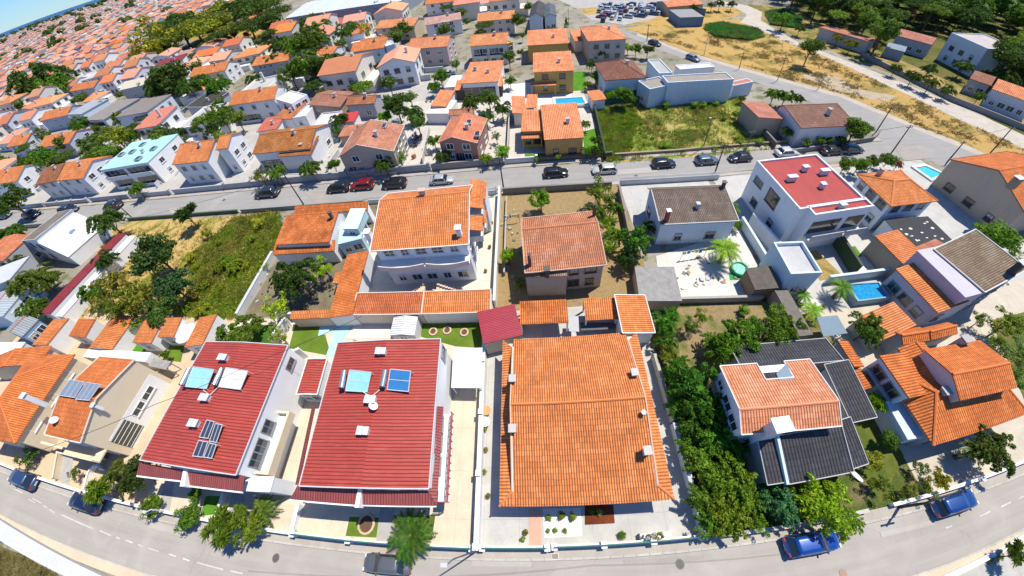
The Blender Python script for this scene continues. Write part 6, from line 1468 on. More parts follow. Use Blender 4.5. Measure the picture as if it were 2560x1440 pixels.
# middle street, near side then far side
for x0, x1, lab, c, hh, rl in ((-130, -92, 'stone wall along the near side of the middle street, left end', (.35, .33, .31), 1.1, None), (-89, -58, 'green mesh fence wall along the wild plot on the middle street', (.10, .14, .10), .8, None), (-57, -30, 'low dark wall before the wild plot and the mottled roof', (.28, .29, .27), .9, None), (-29, -6, 'white railing wall before the tall orange house on the middle street', (.6, .6, .6), .8, (.6, .6, .6)), (-5, 13, 'dark grey wall before the bungalow garden on the middle street', (.22, .21, .2), 1.3, None), (14.5, 32, 'pale wall with white mesh railing before the grey-brown roof', (.58, .58, .56), .9, (.62, .62, .62))):
    wall(lab, [(x0, 42.8), (x1, 42.9 if x1 < 0 else 42.3)], hh, .22, c, world=True, rail=rl)
k = 0
for x0, x1, c, hh in ((-260, -200, (.42, .42, .44), 1.3), (-198, -160, (.5, .5, .52), 1.2), (-158, -131, (.40, .42, .45), 1.4), (-130, -112, (.52, .52, .52), 1.2), (-111, -97, (.36, .38, .42), 1.4), (-96, -83, (.5, .5, .5), 1.3), (-82, -67, (.44, .45, .47), 1.4), (-66.5, -52, (.40, .40, .42), 1.5), (-51.5, -36, (.36, .36, .38), 1.6), (-35.5, -19, (.33, .34, .36), 1.6), (-18.6, -5, (.30, .28, .26), 1.5), (-4.6, 1, (.6, .6, .58), 1.2), (1.4, 15, (.16, .12, .10), 1.0)):
    o = wall(None, [(x0, 50.7), (x1, 50.7)], hh, .22, c, world=True, posts=5 if k % 2 else 0); later(o, 'grey street wall', 'wall'); k += 1
o = wall('crumbling low wall along the green open plot by the middle street', [(15.5, 50.6), (27, 50.5), (43, 50.9), (56, 51)], .6, .3, (.33, .26, .18), world=True)
wall('low wall around the worn brown junction house', [(1955, 388), (2060, 372), (2180, 352), (2196, 335)], 1.0, .25, (.22, .21, .2))
wall('dark hedge wall between the yellow houses and the open plot', [(1513, 402), (1482, 262)], 1.6, .3, (.04, .06, .03))
wall('dark green fence along the back of the open plot', [(1484, 264), (1620, 255)], 1.5, .15, (.03, .10, .07))
wall('stone wall left of the worn brown junction house', [(1870, 300), (1935, 372)], 1.5, .3, (.18, .17, .16))
wall('white street wall on the upper street', [(905, 195), (1110, 178)], 1.5, .25, (.45, .52, .56))
wall('pale street wall opposite the upper street gardens', [(960, 212), (1078, 200)], 1.7, .25, (.42, .46, .47))
wall('white rendered wall between the modern houses and the garden trees', [(700, 208), (860, 190)], 1.6, .3, (.50, .56, .62))
wall('long garden wall along the pale track', [(2150, 140), (2300, 215), (2380, 255), (2470, 290), (2600, 345)], 1.3, .3, (.24, .24, .25))
wall('blue hoarding wall around the car yard', [(1690, 22), (1762, 40)], 2.6, .2, (.16, .25, .36), world=False)
# broad white parapet wall across the bottom left corner
o = thing('retaining_wall', (-60, -10.4, 0), 'broad white-topped wall crossing the bottom left corner beside scrubland', 'wall')
P_ = [G(-60, 1262, 1.0), G(0, 1300, 1.0), G(255, 1440, 1.0), G(400, 1540, 1.0)]; Q_ = [G(-60, 1330, 1.0), G(0, 1352, 1.0), G(160, 1440, 1.0), G(300, 1540, 1.0)]
m = MB(); m.slab([[Q_[i], Q_[i+1], P_[i+1], P_[i]] for i in range(3)], 1.1); m.build('wall_panel', plaster((.56, .57, .58), .35), o)
o = wall('white wall with plants along the bottom right pavement', [(2330, 1455), (2560, 1338), (2640, 1300)], .5, .35, WHITE)
# ---- cars
CB = (.02, .05, .22); NAVY = (.012, .018, .035); BLK = (.012, .013, .015); GRY = (.12, .13, .14); SLV = (.45, .47, .48); WHT = (.62, .64, .65)
def cr(px, py, a, c, lab, hatch=True, s=1.0, name='parked_car'): car(px, py, a, c, lab, hatch, s=s)
cr(967, 1410, math.pi, GRY, 'dark grey sedan parked by the big palm on the front street', False, 1.0)
cr(2031, 1357, 0, (.004, .06, .30), 'glossy royal-blue hatchback under the hedge trees on the front street', True, 1.1)
cr(2388, 1257, 0, (.004, .05, .22), 'glossy dark-blue hatchback near the right end of the front street', True, 1.12)
cr(58, 1197, math.pi, (.035, .07, .16), 'steel-blue car with long roof at the left end of the front street', True, 1.3)
cr(213, 1256, math.pi, (.012, .02, .05), 'navy sedan partly under a yucca on the front street', False, 1.18)
MC = [(8, 538, (.03, .05, .09), 'steel-blue car cut by the left edge on the middle street'), (78, 536, (.012, .018, .04), 'navy car left of the grey-tiled white house'), (172, 524, (.015, .02, .045), 'dark blue car just behind the grey-tiled white house'), (281, 514, (.02, .02, .04), 'dark purple-blue car alone near the wild plot'),
      (667, 481, (.03, .045, .07), 'steel-blue car left of the black trio on the middle street'), (845, 468, BLK, 'black hatchback left of the red car'), (905, 462, (.25, .006, .01), 'bright red car, the only red one on the middle street'), (985, 458, BLK, 'black car right of the red car'), (1104, 448, SLV, 'silver hatchback on the middle street beside the tall orange house'),
      (1390, 430, BLK, 'black car before the yellow corner house'), (1511, 422, (.55, .56, .5), 'white car half hidden by the street tree'), (1660, 407, (.01, .013, .02), 'black car left of the silver-blue one along the open plot'), (1768, 399, (.10, .14, .19), 'silver-blue SUV along the open plot'), (1851, 392, (.01, .014, .03), 'dark navy car right of the silver-blue SUV'),
      (1968, 380, (.6, .63, .66), 'white car before the tall crimson-roofed house'), (2082, 375, (.02, .024, .028), 'black car near the junction, left of a grey one'), (2132, 371, (.07, .08, .09), 'grey car nearest the junction')]
for x, y, c, lab in MC:
    s_ = 1.0
    if x < 700: s_ = 1.3
    elif x < 1000: s_ = 1.12
    elif x > 1900: s_ = 1.05
    p = G(x, y, .7); car(x, y, math.pi if x % 2 else 0, c, lab, x % 3 != 0, s=s_)
car(1637, 107, rad(-55), BLK, 'black car at the upper bend of the diagonal road', True); car(1733, 144, rad(-60), (.2, .24, .28), 'silver-grey car halfway along the diagonal road', True)
car(1120, 182, 0, WHT, 'white van-like car on the upper street', True)
rr = random.Random(9); n = 0
cols = [WHT, SLV, BLK, (.03, .07, .16), WHT, (.2, .22, .24), (.25, .02, .02), WHT, (.05, .09, .12)]
CARLOT = []
for i in range(420):
    if len(CARLOT) > 95: break
    px = rr.uniform(1498, 1700); py = rr.uniform(10, 54)
    if py > 54-(px-1500)*.1 or py < 12+abs(px-1560)*.03: continue
    p = G(px, py)
    if any((p-q).length < 2.6 for q in CARLOT): continue
    CARLOT.append(p); c_ = rr.choice(cols)
    o = car(px, py, rad(rr.choice([60, 65, 70, 150, 155])), c_, None, True, world=(p.x, p.y, 0), simple={WHT: 'white', SLV: 'silver', BLK: 'black', (.03, .07, .16): 'blue', (.2, .22, .24): 'grey', (.25, .02, .02): 'red', (.05, .09, .12): 'dark teal'}[c_]+' yard car', group='cars crowded in the yard')
# ---- poles and lamps
pole(2190, 330, 2225, 285, 'dark leaning-looking pole at the junction corner, left of its pair', h=6.2)
pole(2230, 380, 2275, 312, 'tall dark pole in the middle of the junction')
pole(2368, 405, 2412, 352, 'dark pole beside the small light-blue pool')
pole(2460, 400, 2528, 333, 'tallest dark pole at the edge of the dry field, far right', h=8)
pole(1943, 202, 1967, 142, 'thin pole on the diagonal road near the lone tree', r=.09)
pole(2045, 223, 2060, 183, 'thin pale pole at the concrete slab', c=(.3, .26, .2), r=.08)
pole(1757, 372, 1777, 293, 'tall lamp post inside the open plot', 'lamp', (.10, .10, .10), r=.10)
pole(1787, 432, 1810, 357, 'dark pole before the silver-blue SUV on the middle street')
pole(1862, 380, 1882, 325, 'thin grey pole at the right side of the open plot', c=(.2, .19, .17), r=.08)
pole(1617, 103, 1620, 60, 'dark pole at the upper bend of the diagonal road')
pole(1760, 137, 1777, 80, 'lamp post by the green reeds in the dry field', 'lamp', (.25, .25, .24), r=.08)
pole(1847, 173, 1860, 130, 'dark pole halfway down the diagonal road', r=.1)
pole(1260, 477, 1248, 400, 'dark pole beside the cream wall on the middle street')
pole(765, 520, 690, 440, 'long dark utility pole at the mottled roof, the tallest on the middle street')
pole(333, 547, 300, 520, 'dark pole at the left corner of the wild plot', h=6)
pole(1421, 66, 1419, 10, 'thin pole behind the coral hipped house', r=.09)
pole(428, 1280, 388, 1272, 'white street lamp among the shrubs at the left of the front street', 'lamp', (.66, .67, .68), h=2.6, r=.09)
pole(2405, 1203, 2457, 1182, 'white street lamp below the rambling orange house', 'lamp', (.66, .67, .68), h=2.8, r=.09)
pole(1198, 1374, 1135, 1412, 'dark street lamp leaning out from the wall corner by the cream driveway', 'lamp', (.10, .13, .17), r=.07)  # pole coloured dark to take in its shade and cast shadow
pole(2245, 1268, 2300, 1255, 'dark utility pole right of the hedge trees on the front street', h=5.0)
# cables
def cable(label, pts, r=.025):
    m = MB(); P = [Vector(p) for p in pts]
    for a, b in zip(P, P[1:]):
        n_ = 10; sag = (b-a).length*.02
        for i in range(n_):
            t0, t1 = i/n_, (i+1)/n_
            m.tube(a.lerp(b, t0)-Vector((0, 0, sag*4*t0*(1-t0))), a.lerp(b, t1)-Vector((0, 0, sag*4*t1*(1-t1))), r, n=4, cap=False)
    tag(m.build('cable', darkm, uv=False), label, 'cable')
def gz(px, py, z): v = G(px, py, z); return (v.x, v.y, z)
cable('power cable crossing the red roof with black panels to the cream house', [gz(55, 1140, 7.5), gz(390, 1010, 8.6), gz(640, 905, 8.6), gz(905, 790, 7)])
cable('power cables along the middle street between the dark poles', [gz(333, 547, 6)[:2]+(6,), (G(765, 520).x, G(765, 520).y, 8.2), (G(1260, 477).x, G(1260, 477).y, 6.6), (G(1787, 432).x, G(1787, 432).y, 6)])
# ---- yard things
def planter_ring(px, py, label, c=(.6, .42, .3), r_=.45, bush=None):
    p = G(px, py, .1); o = thing('tree_ring', (p.x, p.y, 0), label, 'planter'); m = MB()
    m.lathe([(r_-.1, 0), (r_+.1, 0), (r_+.1, .2), (r_-.08, .24), (r_-.1, .05)], (p.x, p.y, 0), 12)
    m.build('stone_ring', plain(c, .9), o); m = MB(); m.lathe([(r_-.08, .1), (.05, .12)], (p.x, p.y, 0), 14); m.build('soil', plain((.12, .07, .04), .9), o)
planter_ring(916, 1310, 'round stone ring planter on the front lawn by the big palm', r_=.75)
planter_ring(1083, 829, 'left stone ring in the round-stone lawn'); planter_ring(1118, 826, 'middle stone ring in the round-stone lawn'); planter_ring(1161, 831, 'right stone ring in the round-stone lawn')
for px, py, r_, lab in ((1371, 1294, .55, 'left clipped ball shrub in the gravel garden'), (1404, 1290, .75, 'largest clipped ball shrub, middle of the gravel garden'), (1431, 1291, .75, 'right clipped ball shrub in the gravel garden'), (1370, 1327, .38, 'lower left small ball shrub in the gravel garden'), (1388, 1326, .45, 'lower middle small ball shrub in the gravel garden'), (1413, 1327, .45, 'lower right small ball shrub in the gravel garden'), (1307, 1349, .45, 'ball shrub in the white front corner bed')):
    tree(0, 0, 0, 'small', (.08, .12, .02), name='shrub', cat='shrub', label=lab, world=G(px, py, .3)[:2], R=r_*.75)
def rubble(label, pts, n, cols, size, name, cat, seed=3, h=.5):
    r = random.Random(seed); P = [G(x, y) for x, y in pts]; x0 = min(p.x for p in P); x1 = max(p.x for p in P); y0 = min(p.y for p in P); y1 = max(p.y for p in P); ms = [plain(c, .8) for c in cols]; m = MB(); k = 0
    while k < n:
        x = r.uniform(x0, x1); y = r.uniform(y0, y1)
        if not in_poly(x, y, P): k += .1; continue
        k += 1; m.mi = r.randrange(len(ms)); s_ = size*r.uniform(.4, 1.4); a = r.uniform(0, 3.1); c_, d_ = math.cos(a)*s_, math.sin(a)*s_; f_ = r.uniform(.3, 1)
        m.prism([(x-c_, y-d_), (x+d_*f_, y-c_*f_), (x+c_, y+d_), (x-d_*f_, y+c_*f_)], 0.02, h*r.uniform(.2, 1))
    o = m.build(name, ms); o['kind'] = 'stuff'; tag(o, label, cat); return o
rubble('clutter of boxes and buckets on the dug garden by the small olive tree', [(640, 690), (700, 660), (850, 720), (820, 790), (640, 795)], 45, [(.5, .5, .48), (.3, .26, .2), (.12, .12, .1), (.45, .3, .2)], .28, 'yard_clutter', 'clutter')
rubble('scattered planks and stones on the pale terrace', [(1660, 660), (1840, 610), (1890, 700), (1760, 735), (1670, 735)], 38, [(.6, .58, .52), (.35, .25, .16), (.2, .18, .15), (.5, .5, .5)], .3, 'yard_clutter', 'clutter', 5, .3)
rubble('clutter in the left-edge yards beside the dark red lean-to', [(20, 700), (120, 690), (150, 720), (60, 790), (10, 780)], 46, [(.10, .25, .45), (.6, .6, .6), (.5, .4, .08), (.25, .06, .05), (.1, .1, .1)], .7, 'yard_clutter', 'clutter', 6, 1.2)
rubble('clutter around the dark trees garden of the bungalow', [(1255, 520), (1310, 520), (1310, 700), (1250, 700)], 26, [(.35, .3, .22), (.15, .15, .12), (.5, .5, .46), (.2, .3, .2)], .3, 'yard_clutter', 'clutter', 7, .5)
rubble('odds and ends in the courtyards beyond the middle street', [(640, 420), (1060, 395), (1060, 330), (640, 380)], 70, [(.6, .6, .6), (.3, .3, .3), (.2, .28, .3), (.45, .2, .12), (.1, .1, .1)], .45, 'yard_clutter', 'clutter', 8, 1.0)
rubble('odds and ends in the small yards of the left street houses', [(30, 500), (600, 420), (640, 380), (200, 420), (0, 460)], 90, [(.6, .6, .6), (.35, .35, .36), (.2, .24, .3), (.5, .2, .12), (.08, .09, .08)], .6, 'yard_clutter', 'clutter', 9, 1.1)
def table_set(px, py, label, c):
    p = G(px, py, 0); o = thing('garden_table', (p.x, p.y, 0), label, 'garden table'); m = MB(); m.lathe([(.5, .70), (.5, .75)], (p.x, p.y, 0), 14); m.build('tabletop', plain(c, .5), o); m = MB(); m.tube((p.x, p.y, 0), (p.x, p.y, .7), .05); m.build('leg', steel, o)
table_set(1218, 1030, 'small orange table in the side passage left of the broad orange roof', (.62, .30, .12)); table_set(1216, 1058, 'white tub in the side passage left of the broad orange roof', (.7, .7, .7)); table_set(2030, 925-160, 'white table under the small palms', (.7, .7, .7))
o = thing('planter_box', G(1640, 1345), 'white planter box with mixed flowers on the front wall', 'planter'); p = G(1640, 1340, .8); m = MB(); m.box(p.x-1.3, p.y-.25, 0, p.x+1.3, p.y+.25, .85); m.build('box', white, o)
m = MB(); r = random.Random(3); ms = [leaf((.05, .1, .02)), plain((.25, .3, .6), .7), plain((.6, .4, .08), .7)]
for i in range(60): m.mi = r.choice([0, 0, 1, 2]); m.blob((p.x+r.uniform(-1.2, .6), p.y+r.uniform(-.2, .2), .95+r.uniform(0, .25)), .09, .09, .09, i)
m.build('flowers', ms, o)
o = thing('drain_cover', G(1388, 1392), 'small dark square drain grate in the front pavement', 'drain'); p = G(1388, 1391, .14); m = MB(); m.box(p.x-.3, p.y-.22, .121, p.x+.3, p.y+.22, .15); m.build('frame', plain((.6, .57, .5), .8), o); m = MB()
for i in range(6): m.box(p.x-.24+i*.085, p.y-.17, .15, p.x-.19+i*.085, p.y+.17, .165)
m.build('bars', plain((.08, .05, .05), .7), o)
o = thing('manhole_cover', G(2115, 1436, 0), 'round rusty manhole cover in the front street', 'manhole'); p = G(2108, 1434, 0); m = MB(); m.lathe([(.33, .02), (.33, .035), (.05, .036)], (p.x, p.y, 0), 18); m.build('lid', plain((.36, .24, .18), .8), o)

def pot(px, py, label, r_=.22, c=(.45, .17, .09), pc=(.06, .11, .02)):
    p = G(px, py, 0); o = thing('plant_pot', (p.x, p.y, 0), None, 'plant pot'); m = MB(); m.lathe([(r_*.7, 0), (r_, .35), (r_*1.1, .38), (r_*.9, .39), (r_*.85, .32)], (p.x, p.y, 0), 12); m.build('pot', plain(c, .8), o)
    m = MB(); V = []; F = []; r = random.Random(int(px*7+py))
    for _ in range(60): d = rnd_dir(r); d.z = abs(d.z); leaf_quad(V, F, Vector((p.x, p.y, .45))+d*r_*1.5*r.random(), d, .16, .09, r)
    m.add(V, F); m.build('leaves', leaf(pc), o, fix=False, uv=False); later(o, label, 'plant pot')
for q, lab in (((1213, 1075), 'terracotta potted plant'), ((1216, 1125), 'small potted plant'), ((1212, 1180), 'green potted plant'), ((1222, 1240), 'grey pot with a low plant'), ((1315, 1330), 'potted fern'), ((1060, 920), 'blue pot'), ((745, 1345-10), 'small clay pot'), ((1400, 700), 'tall clay pot'), ((1440, 705), 'round clay pot'), ((1660, 620), 'large clay pot'), ((1740, 600), 'clay pot with grass'), ((2000, 765), 'white pot with palm'), ((2055, 770), 'square pot'), ((1230, 560), 'potted rose'), ((1225, 620), 'potted geranium'), ((1215, 680), 'potted herb'), ((985, 700), 'yellow potted bush'), ((1690, 735), 'round stone bowl')): pot(q[0], q[1], lab)
for px, py, lab in ((1180, 478, 'round manhole in the middle street left of the cream wall'), (1590, 440, 'round manhole in the middle street by the pale mesh railing'), (560, 500, 'round manhole in the middle street along the wild plot'), (690, 1395, 'round manhole in the front street below the second red driveway'), (1700, 1410, 'round manhole in the front street left of the royal-blue car')):
    p = G(px, py, 0); o = thing('manhole_cover', (p.x, p.y, 0), lab, 'manhole'); m = MB(); m.lathe([(.36, .025), (.36, .04), (.3, .041)], (p.x, p.y, 0), 18); m.build('frame', plain((.16, .15, .14), .7), o); m = MB(); m.lathe([(.28, .03), (.28, .05), (.05, .052)], (p.x, p.y, 0), 18); m.build('lid', plain((.10, .095, .09), .6), o)
Z[0] = .03; AP = asphalt((.35, .32, .285)); AP2 = asphalt((.435, .40, .36))
for pts, mt in (([(380, 1300), (470, 1325), (462, 1345), (372, 1318)], AP2), ([(1180, 1400), (1330, 1403), (1328, 1418), (1178, 1415)], AP2), ([(1560, 1400), (1760, 1388), (1762, 1398), (1560, 1411)], AP), ([(2200, 1330), (2330, 1300), (2336, 1312), (2204, 1344)], AP2), ([(1080, 445), (1220, 436), (1222, 446), (1082, 456)], AP), ([(1540, 425), (1640, 417), (1645, 430), (1545, 437)], AP2), ([(760, 480), (800, 477), (830, 505), (790, 508)], AP), ([(2240, 372), (2300, 362), (2330, 395), (2260, 402)], AP), ([(420, 522), (470, 517), (480, 528), (430, 534)], AP2)): sheet('road_patch', pts, up(), mt)
def washing(label, a, b):
    p = G(a[0], a[1]); q = G(b[0], b[1]); o = thing('washing_line', p, label, 'washing line'); 
    for e in (p, q): m = MB(); m.tube(e, e+Vector((0, 0, 1.9)), .035, n=6); m.build('post', steel, o)
    m = MB(); m.tube(p+Vector((0, 0, 1.85)), q+Vector((0, 0, 1.85)), .012, n=4); m.build('line', white, o); r = random.Random(int(a[0]))
    for i in range(6):
        t = (i+.5)/6; c0 = p.lerp(q, t-.06)+Vector((0, 0, 1.84)); c1 = p.lerp(q, t+.06)+Vector((0, 0, 1.84)); n = Vector((-(q-p).y, (q-p).x, 0)).normalized()*.04; h_ = r.uniform(.4, .9); m = MB()
        m.hexa([c0-n+Vector((0, 0, -h_)), c1-n+Vector((0, 0, -h_)), c1+n+Vector((0, 0, -h_)), c0+n+Vector((0, 0, -h_))], [c0-n, c1-n, c1+n, c0+n]); m.build('laundry', plain(r.choice([(.7, .7, .7), (.1, .25, .5), (.5, .08, .08), (.65, .6, .3)]), .9), o)
washing('washing line with clothes in the bungalow yard', (1262, 560), (1300, 555)); washing('washing line with clothes on the pale terrace', (1700, 650), (1760, 640)); washing('washing line with clothes in the back court of the beige gabled house', (1010, 380), (1045, 345))

GP = concrete((.42, .41, .40), 1.0, .5)
for pts in ([(410, 1200), (436, 1204), (422, 1288), (396, 1280)], [(578, 1234), (612, 1238), (600, 1330), (568, 1322)], [(950, 1270), (986, 1270), (978, 1368), (938, 1368)], [(158, 1130), (185, 1136), (172, 1212), (146, 1200)]): sheet('path', pts, .05, GP)
wall('white dividing wall left of the round stone ring lawn', [(756, 1262), (738, 1338)], .8, .3, WHITE); wall('cream dividing wall in the leftmost terracotta garden', [(160, 1130), (148, 1200)], .9, .16, CREAM); wall('white curved planter wall in the terracotta garden', [(222, 1225), (232, 1185), (244, 1168), (258, 1166), (262, 1176)], .7, .14, WHITE); wall('white dividing wall beside the second front lawn', [(568, 1235), (548, 1300)], .7, .16, WHITE)
wall('white pool deck wall behind the yellow corner house', [(1352, 272), (1470, 268)], .6, .2, (.6, .6, .58)); wall('yard wall between the beige and dusky pink houses', [(1058, 410), (1075, 330)], 1.4, .2, (.5, .5, .48)); wall('yard wall between the dusky pink and yellow houses', [(1270, 405), (1275, 290)], 1.5, .2, (.45, .40, .34)); wall('yard wall right of the turquoise roof house', [(395, 470), (455, 395)], 1.3, .2, (.55, .56, .58)); wall('yard wall right of the mottled ochre roof', [(820, 430), (850, 385)], 1.3, .2, (.5, .5, .5)); wall('garden wall left of the bungalow garden trees', [(1262, 690), (1268, 500)], .9, .15, (.4, .36, .3))

for i, (a, b, za, zb) in enumerate((((1787, 432), (2230, 380), 6.2, 6.2), ((2230, 380), (2368, 405), 6.2, 6.0), ((2368, 405), (2460, 400), 6.0, 7.6), ((1943, 202), (2045, 223), 5.5, 5.0), ((1847, 173), (1943, 202), 5.5, 5.5), ((1760, 137), (1847, 173), 6.5, 5.5))):
    cable(('overhead wire from the silver-blue SUV pole to the junction pole', 'overhead wire from the junction pole to the pool pole', 'overhead wire from the pool pole to the tallest field-edge pole', 'overhead wire from the lone tree pole to the slab pole', 'overhead wire between the two middle poles of the diagonal road', 'overhead wire from the reeds lamp post down the diagonal road')[i], [(G(*a).x, G(*a).y, za), (G(*b).x, G(*b).y, zb)], .03)
# ================================================================ TREES AND PLANTS
def T(px, py, r, kind, c, look=None, label=None, **kw): return tree(px, py, r, kind, c, look=look, label=label, **kw)
# wild plot at the left
T(388, 640, 52, 'round', (.022, .045, .012), label='big round dark green tree alone in the wild plot'); T(262, 648, 26, 'branchy', (.025, .05, .014), label='dark tree at the left side of the wild plot')
T(285, 715, 46, 'loose', (.10, .105, .014), label='olive-yellow tree, left one in the wild plot'); T(350, 738, 50, 'loose', (.085, .10, .016), label='olive-brown tree, middle one in the wild plot'); T(232, 730, 30, 'branchy', (.05, .10, .014), label='green tree at the lower left of the wild plot')
T(432, 715, 44, 'branchy', (.03, .065, .03), label='blue-green bushy tree in the wild plot'); T(300, 765, 46, 'loose', (.07, .10, .015), label='small olive tree near the split orange shed'); T(395, 778, 40, 'branchy', (.035, .075, .02), label='small dark tree behind the bent orange shed')
T(462, 535, 30, 'spiky', (.03, .06, .015), label='dark spiky yucca tree at the street end of the wild plot', hk=1.1); T(266, 550, 34, 'branchy', (.035, .065, .016), label='dark tree on the near pavement of the middle street'); T(333, 832, 0, 'small', LM) if False else None
T(333, 810, 22, 'loose', (.12, .15, .02), label='small yellow-green tree between the split and the bent sheds'); T(412, 890, 16, 'spiky', LM, label='small yucca behind the long white slab')
r = random.Random(21)
BP = [(430, 600), (560, 548), (690, 535), (700, 600), (600, 790), (430, 795), (400, 740), (500, 690)]
n = 0
while n < 18:
    px = r.uniform(400, 690); py = r.uniform(545, 790)
    if not in_poly(px, py, BP): continue
    n += 1; c = r.choice([(.11, .14, .015), (.10, .14, .014), (.15, .17, .02), (.09, .14, .014)])
    T(px, py, r.uniform(12, 24), r.choice(['loose', 'branchy', 'loose']), c, look=r.choice(['low bright green bush', 'low olive bush', 'spreading wild bush', 'rounded wild bush']), name='shrub', cat='bush', group='wild bushes of the left plot')
tufts('wild_grass', [(265, 585), (520, 545), (690, 528), (700, 590), (650, 690), (592, 795), (200, 795)], 1500, .35, (.24, .20, .04), 3, .4, 6, label='tall wild grass of the left plot', w=.035)
tufts('wild_grass', [(480, 640), (590, 545), (700, 530), (710, 590), (600, 795), (470, 795)], 3400, .55, (.15, .20, .022), 4, .45, 6, label='dense green weeds of the left plot', w=.045)
tufts('wild_grass', [(1482, 268), (1852, 246), (1935, 372), (1740, 392), (1520, 408)], 3400, .4, (.16, .20, .04), 5, .45, 6, label='tall dry grass and weeds of the open plot', w=.04, clump=160)
tufts('green_weeds', [(1482, 272), (1580, 264), (1600, 300), (1560, 400), (1520, 406)], 2200, .4, (.15, .22, .02), 6, .4, 6, label='bright green weeds in the left corner of the open plot', w=.04)
tufts('dry_tufts', [(1600, 85), (1880, 66), (2050, 136), (2200, 206), (2400, 301), (2560, 373), (2560, 428), (2305, 319), (2105, 235), (1955, 195)], 3600, .3, (.17, .14, .06), 7, .4, 6, label='dry yellow tufts of the field between the roads', w=.05, clump=260)
tufts('scrub', [(-60, 1365), (60, 1388), (150, 1440), (-60, 1480)], 1300, .3, (.14, .14, .05), 8, .2, 6, label='scrub growing at the bottom left corner', w=.02)
r = random.Random(31)
for i in range(20):
    px = r.uniform(1530, 1880); py = r.uniform(285, 385); T(px, py, r.uniform(5, 13), 'loose', r.choice([(.10, .16, .02), (.13, .17, .03)]), look='small weed bush in the open plot', name='shrub', cat='bush', group='weed bushes in the open plot')
for px, py, q in ((1665, 262, 16), (1738, 262, 15), (1760, 262, 14), (1790, 258, 12), (1840, 286, 16), (1810, 295, 10), (1664, 362, 16), (1850, 355, 12), (1900, 355, 14)): T(px, py, q, 'small', (.07, .13, .015), look='green bush on the open plot', name='shrub', cat='bush')
# gardens between the streets
T(738, 690, 60, 'branchy', (.022, .045, .01), label='large dark fig tree below the mottled orange roof'); T(805, 668, 40, 'loose', (.11, .17, .014), label='bright green tree beside the dark fig'); T(692, 765, 42, 'loose', (.12, .17, .014), label='bright olive bush in the dug garden'); T(700, 700, 30, 'branchy', (.03, .05, .012), label='dark sapling left of the fig')
T(585, 835, 50, 'branchy', (.05, .10, .014), label='bushy dark green tree behind the black-panel red roof', hk=.8); T(628, 815, 32, 'branchy', (.045, .085, .012), label='green tree at the lawn edge right of the white-sided shed', hk=.8); T(692, 836, 30, 'loose', (.09, .12, .02), label='olive-green tree overhanging the first back lawn')
T(1352, 500, 36, 'round', (.08, .17, .014), label='bright green round tree behind the pinkish bungalow'); T(1270, 640, 29, 'round', (.10, .20, .014), label='bright lime tree left of the pinkish bungalow')
T(1500, 478, 52, 'loose', (.09, .125, .02), label='wide olive tree on the middle street pavement', hk=.9); T(1522, 560, 34, 'loose', (.12, .19, .014), label='yellow-green tree right of the bungalow ridge'); T(1518, 615, 30, 'loose', (.09, .16, .014), label='green tree right of the bungalow eaves'); T(1490, 530, 34, 'branchy', (.06, .10, .014), label='shaded tree behind the bungalow')
T(1590, 600, 52, 'branchy', (.030, .085, .012), label='dark leafy tree between bungalow and terrace'); T(1566, 645, 34, 'branchy', (.02, .05, .01), label='very dark tree behind the grey terrace shed'); T(1618, 568, 26, 'branchy', (.03, .075, .012), label='small dark tree at the corner of the grey-brown roof house')
palm(1815, 622, 46, 'bright green palm casting a star shadow on the pale terrace', (.09, .17, .015), 26, 3.0)
T(1665, 800, 46, 'branchy', (.04, .105, .012), label='green tree behind the tiled rear wing', hk=.9); T(1668, 850, 38, 'branchy', (.04, .10, .012), label='green tree right of the tiled rear wing', hk=.9); T(1668, 884, 30, 'round', (.10, .12, .02), label='olive round tree at the back of the hedge')
T(1700, 905, 30, 'branchy', (.05, .11, .013), label='green tree at the back end of the hedge'); T(1775, 850, 30, 'branchy', (.05, .11, .013), label='green tree in the middle of the bare garden'); T(1985, 812, 34, 'branchy', (.06, .12, .013), label='green tree under the end of the grey strip roof'); T(1905, 862, 34, 'branchy', (.05, .11, .013), label='green tree touching the black back roof'); T(1540, 590, 36, 'branchy', (.07, .13, .013), label='tall green tree right of the bungalow, middle of three'); T(1535, 520, 30, 'branchy', (.06, .10, .013), label='shaded green tree near the brown wall top'); T(1300, 710, 24, 'loose', (.06, .09, .02), label='thin olive bush at the left garage corner of the bungalow yard')
T(1755, 790, 30, 'loose', (.07, .13, .015), label='thin young tree in the bare garden'); T(1725, 812, 28, 'loose', (.06, .10, .02), label='bare-looking tree in the bare garden'); T(1840, 845, 66, 'branchy', (.06, .13, .012), label='broad green tree behind the black back roof'); T(1795, 880, 42, 'branchy', (.05, .11, .012), label='green tree left of the black back roof'); T(1880, 820, 36, 'round', (.055, .12, .013), label='rounded green tree beside the vegetable bed')
T(1950, 830, 54, 'branchy', (.05, .11, .012), label='green tree beside the grey strip roof'); T(1938, 780, 34, 'loose', (.09, .15, .015), label='light green tree beside the grey strip roof'); T(1860, 775, 22, 'small', (.07, .15, .015), label='leafy vegetable bed bush', name='shrub', cat='bush')
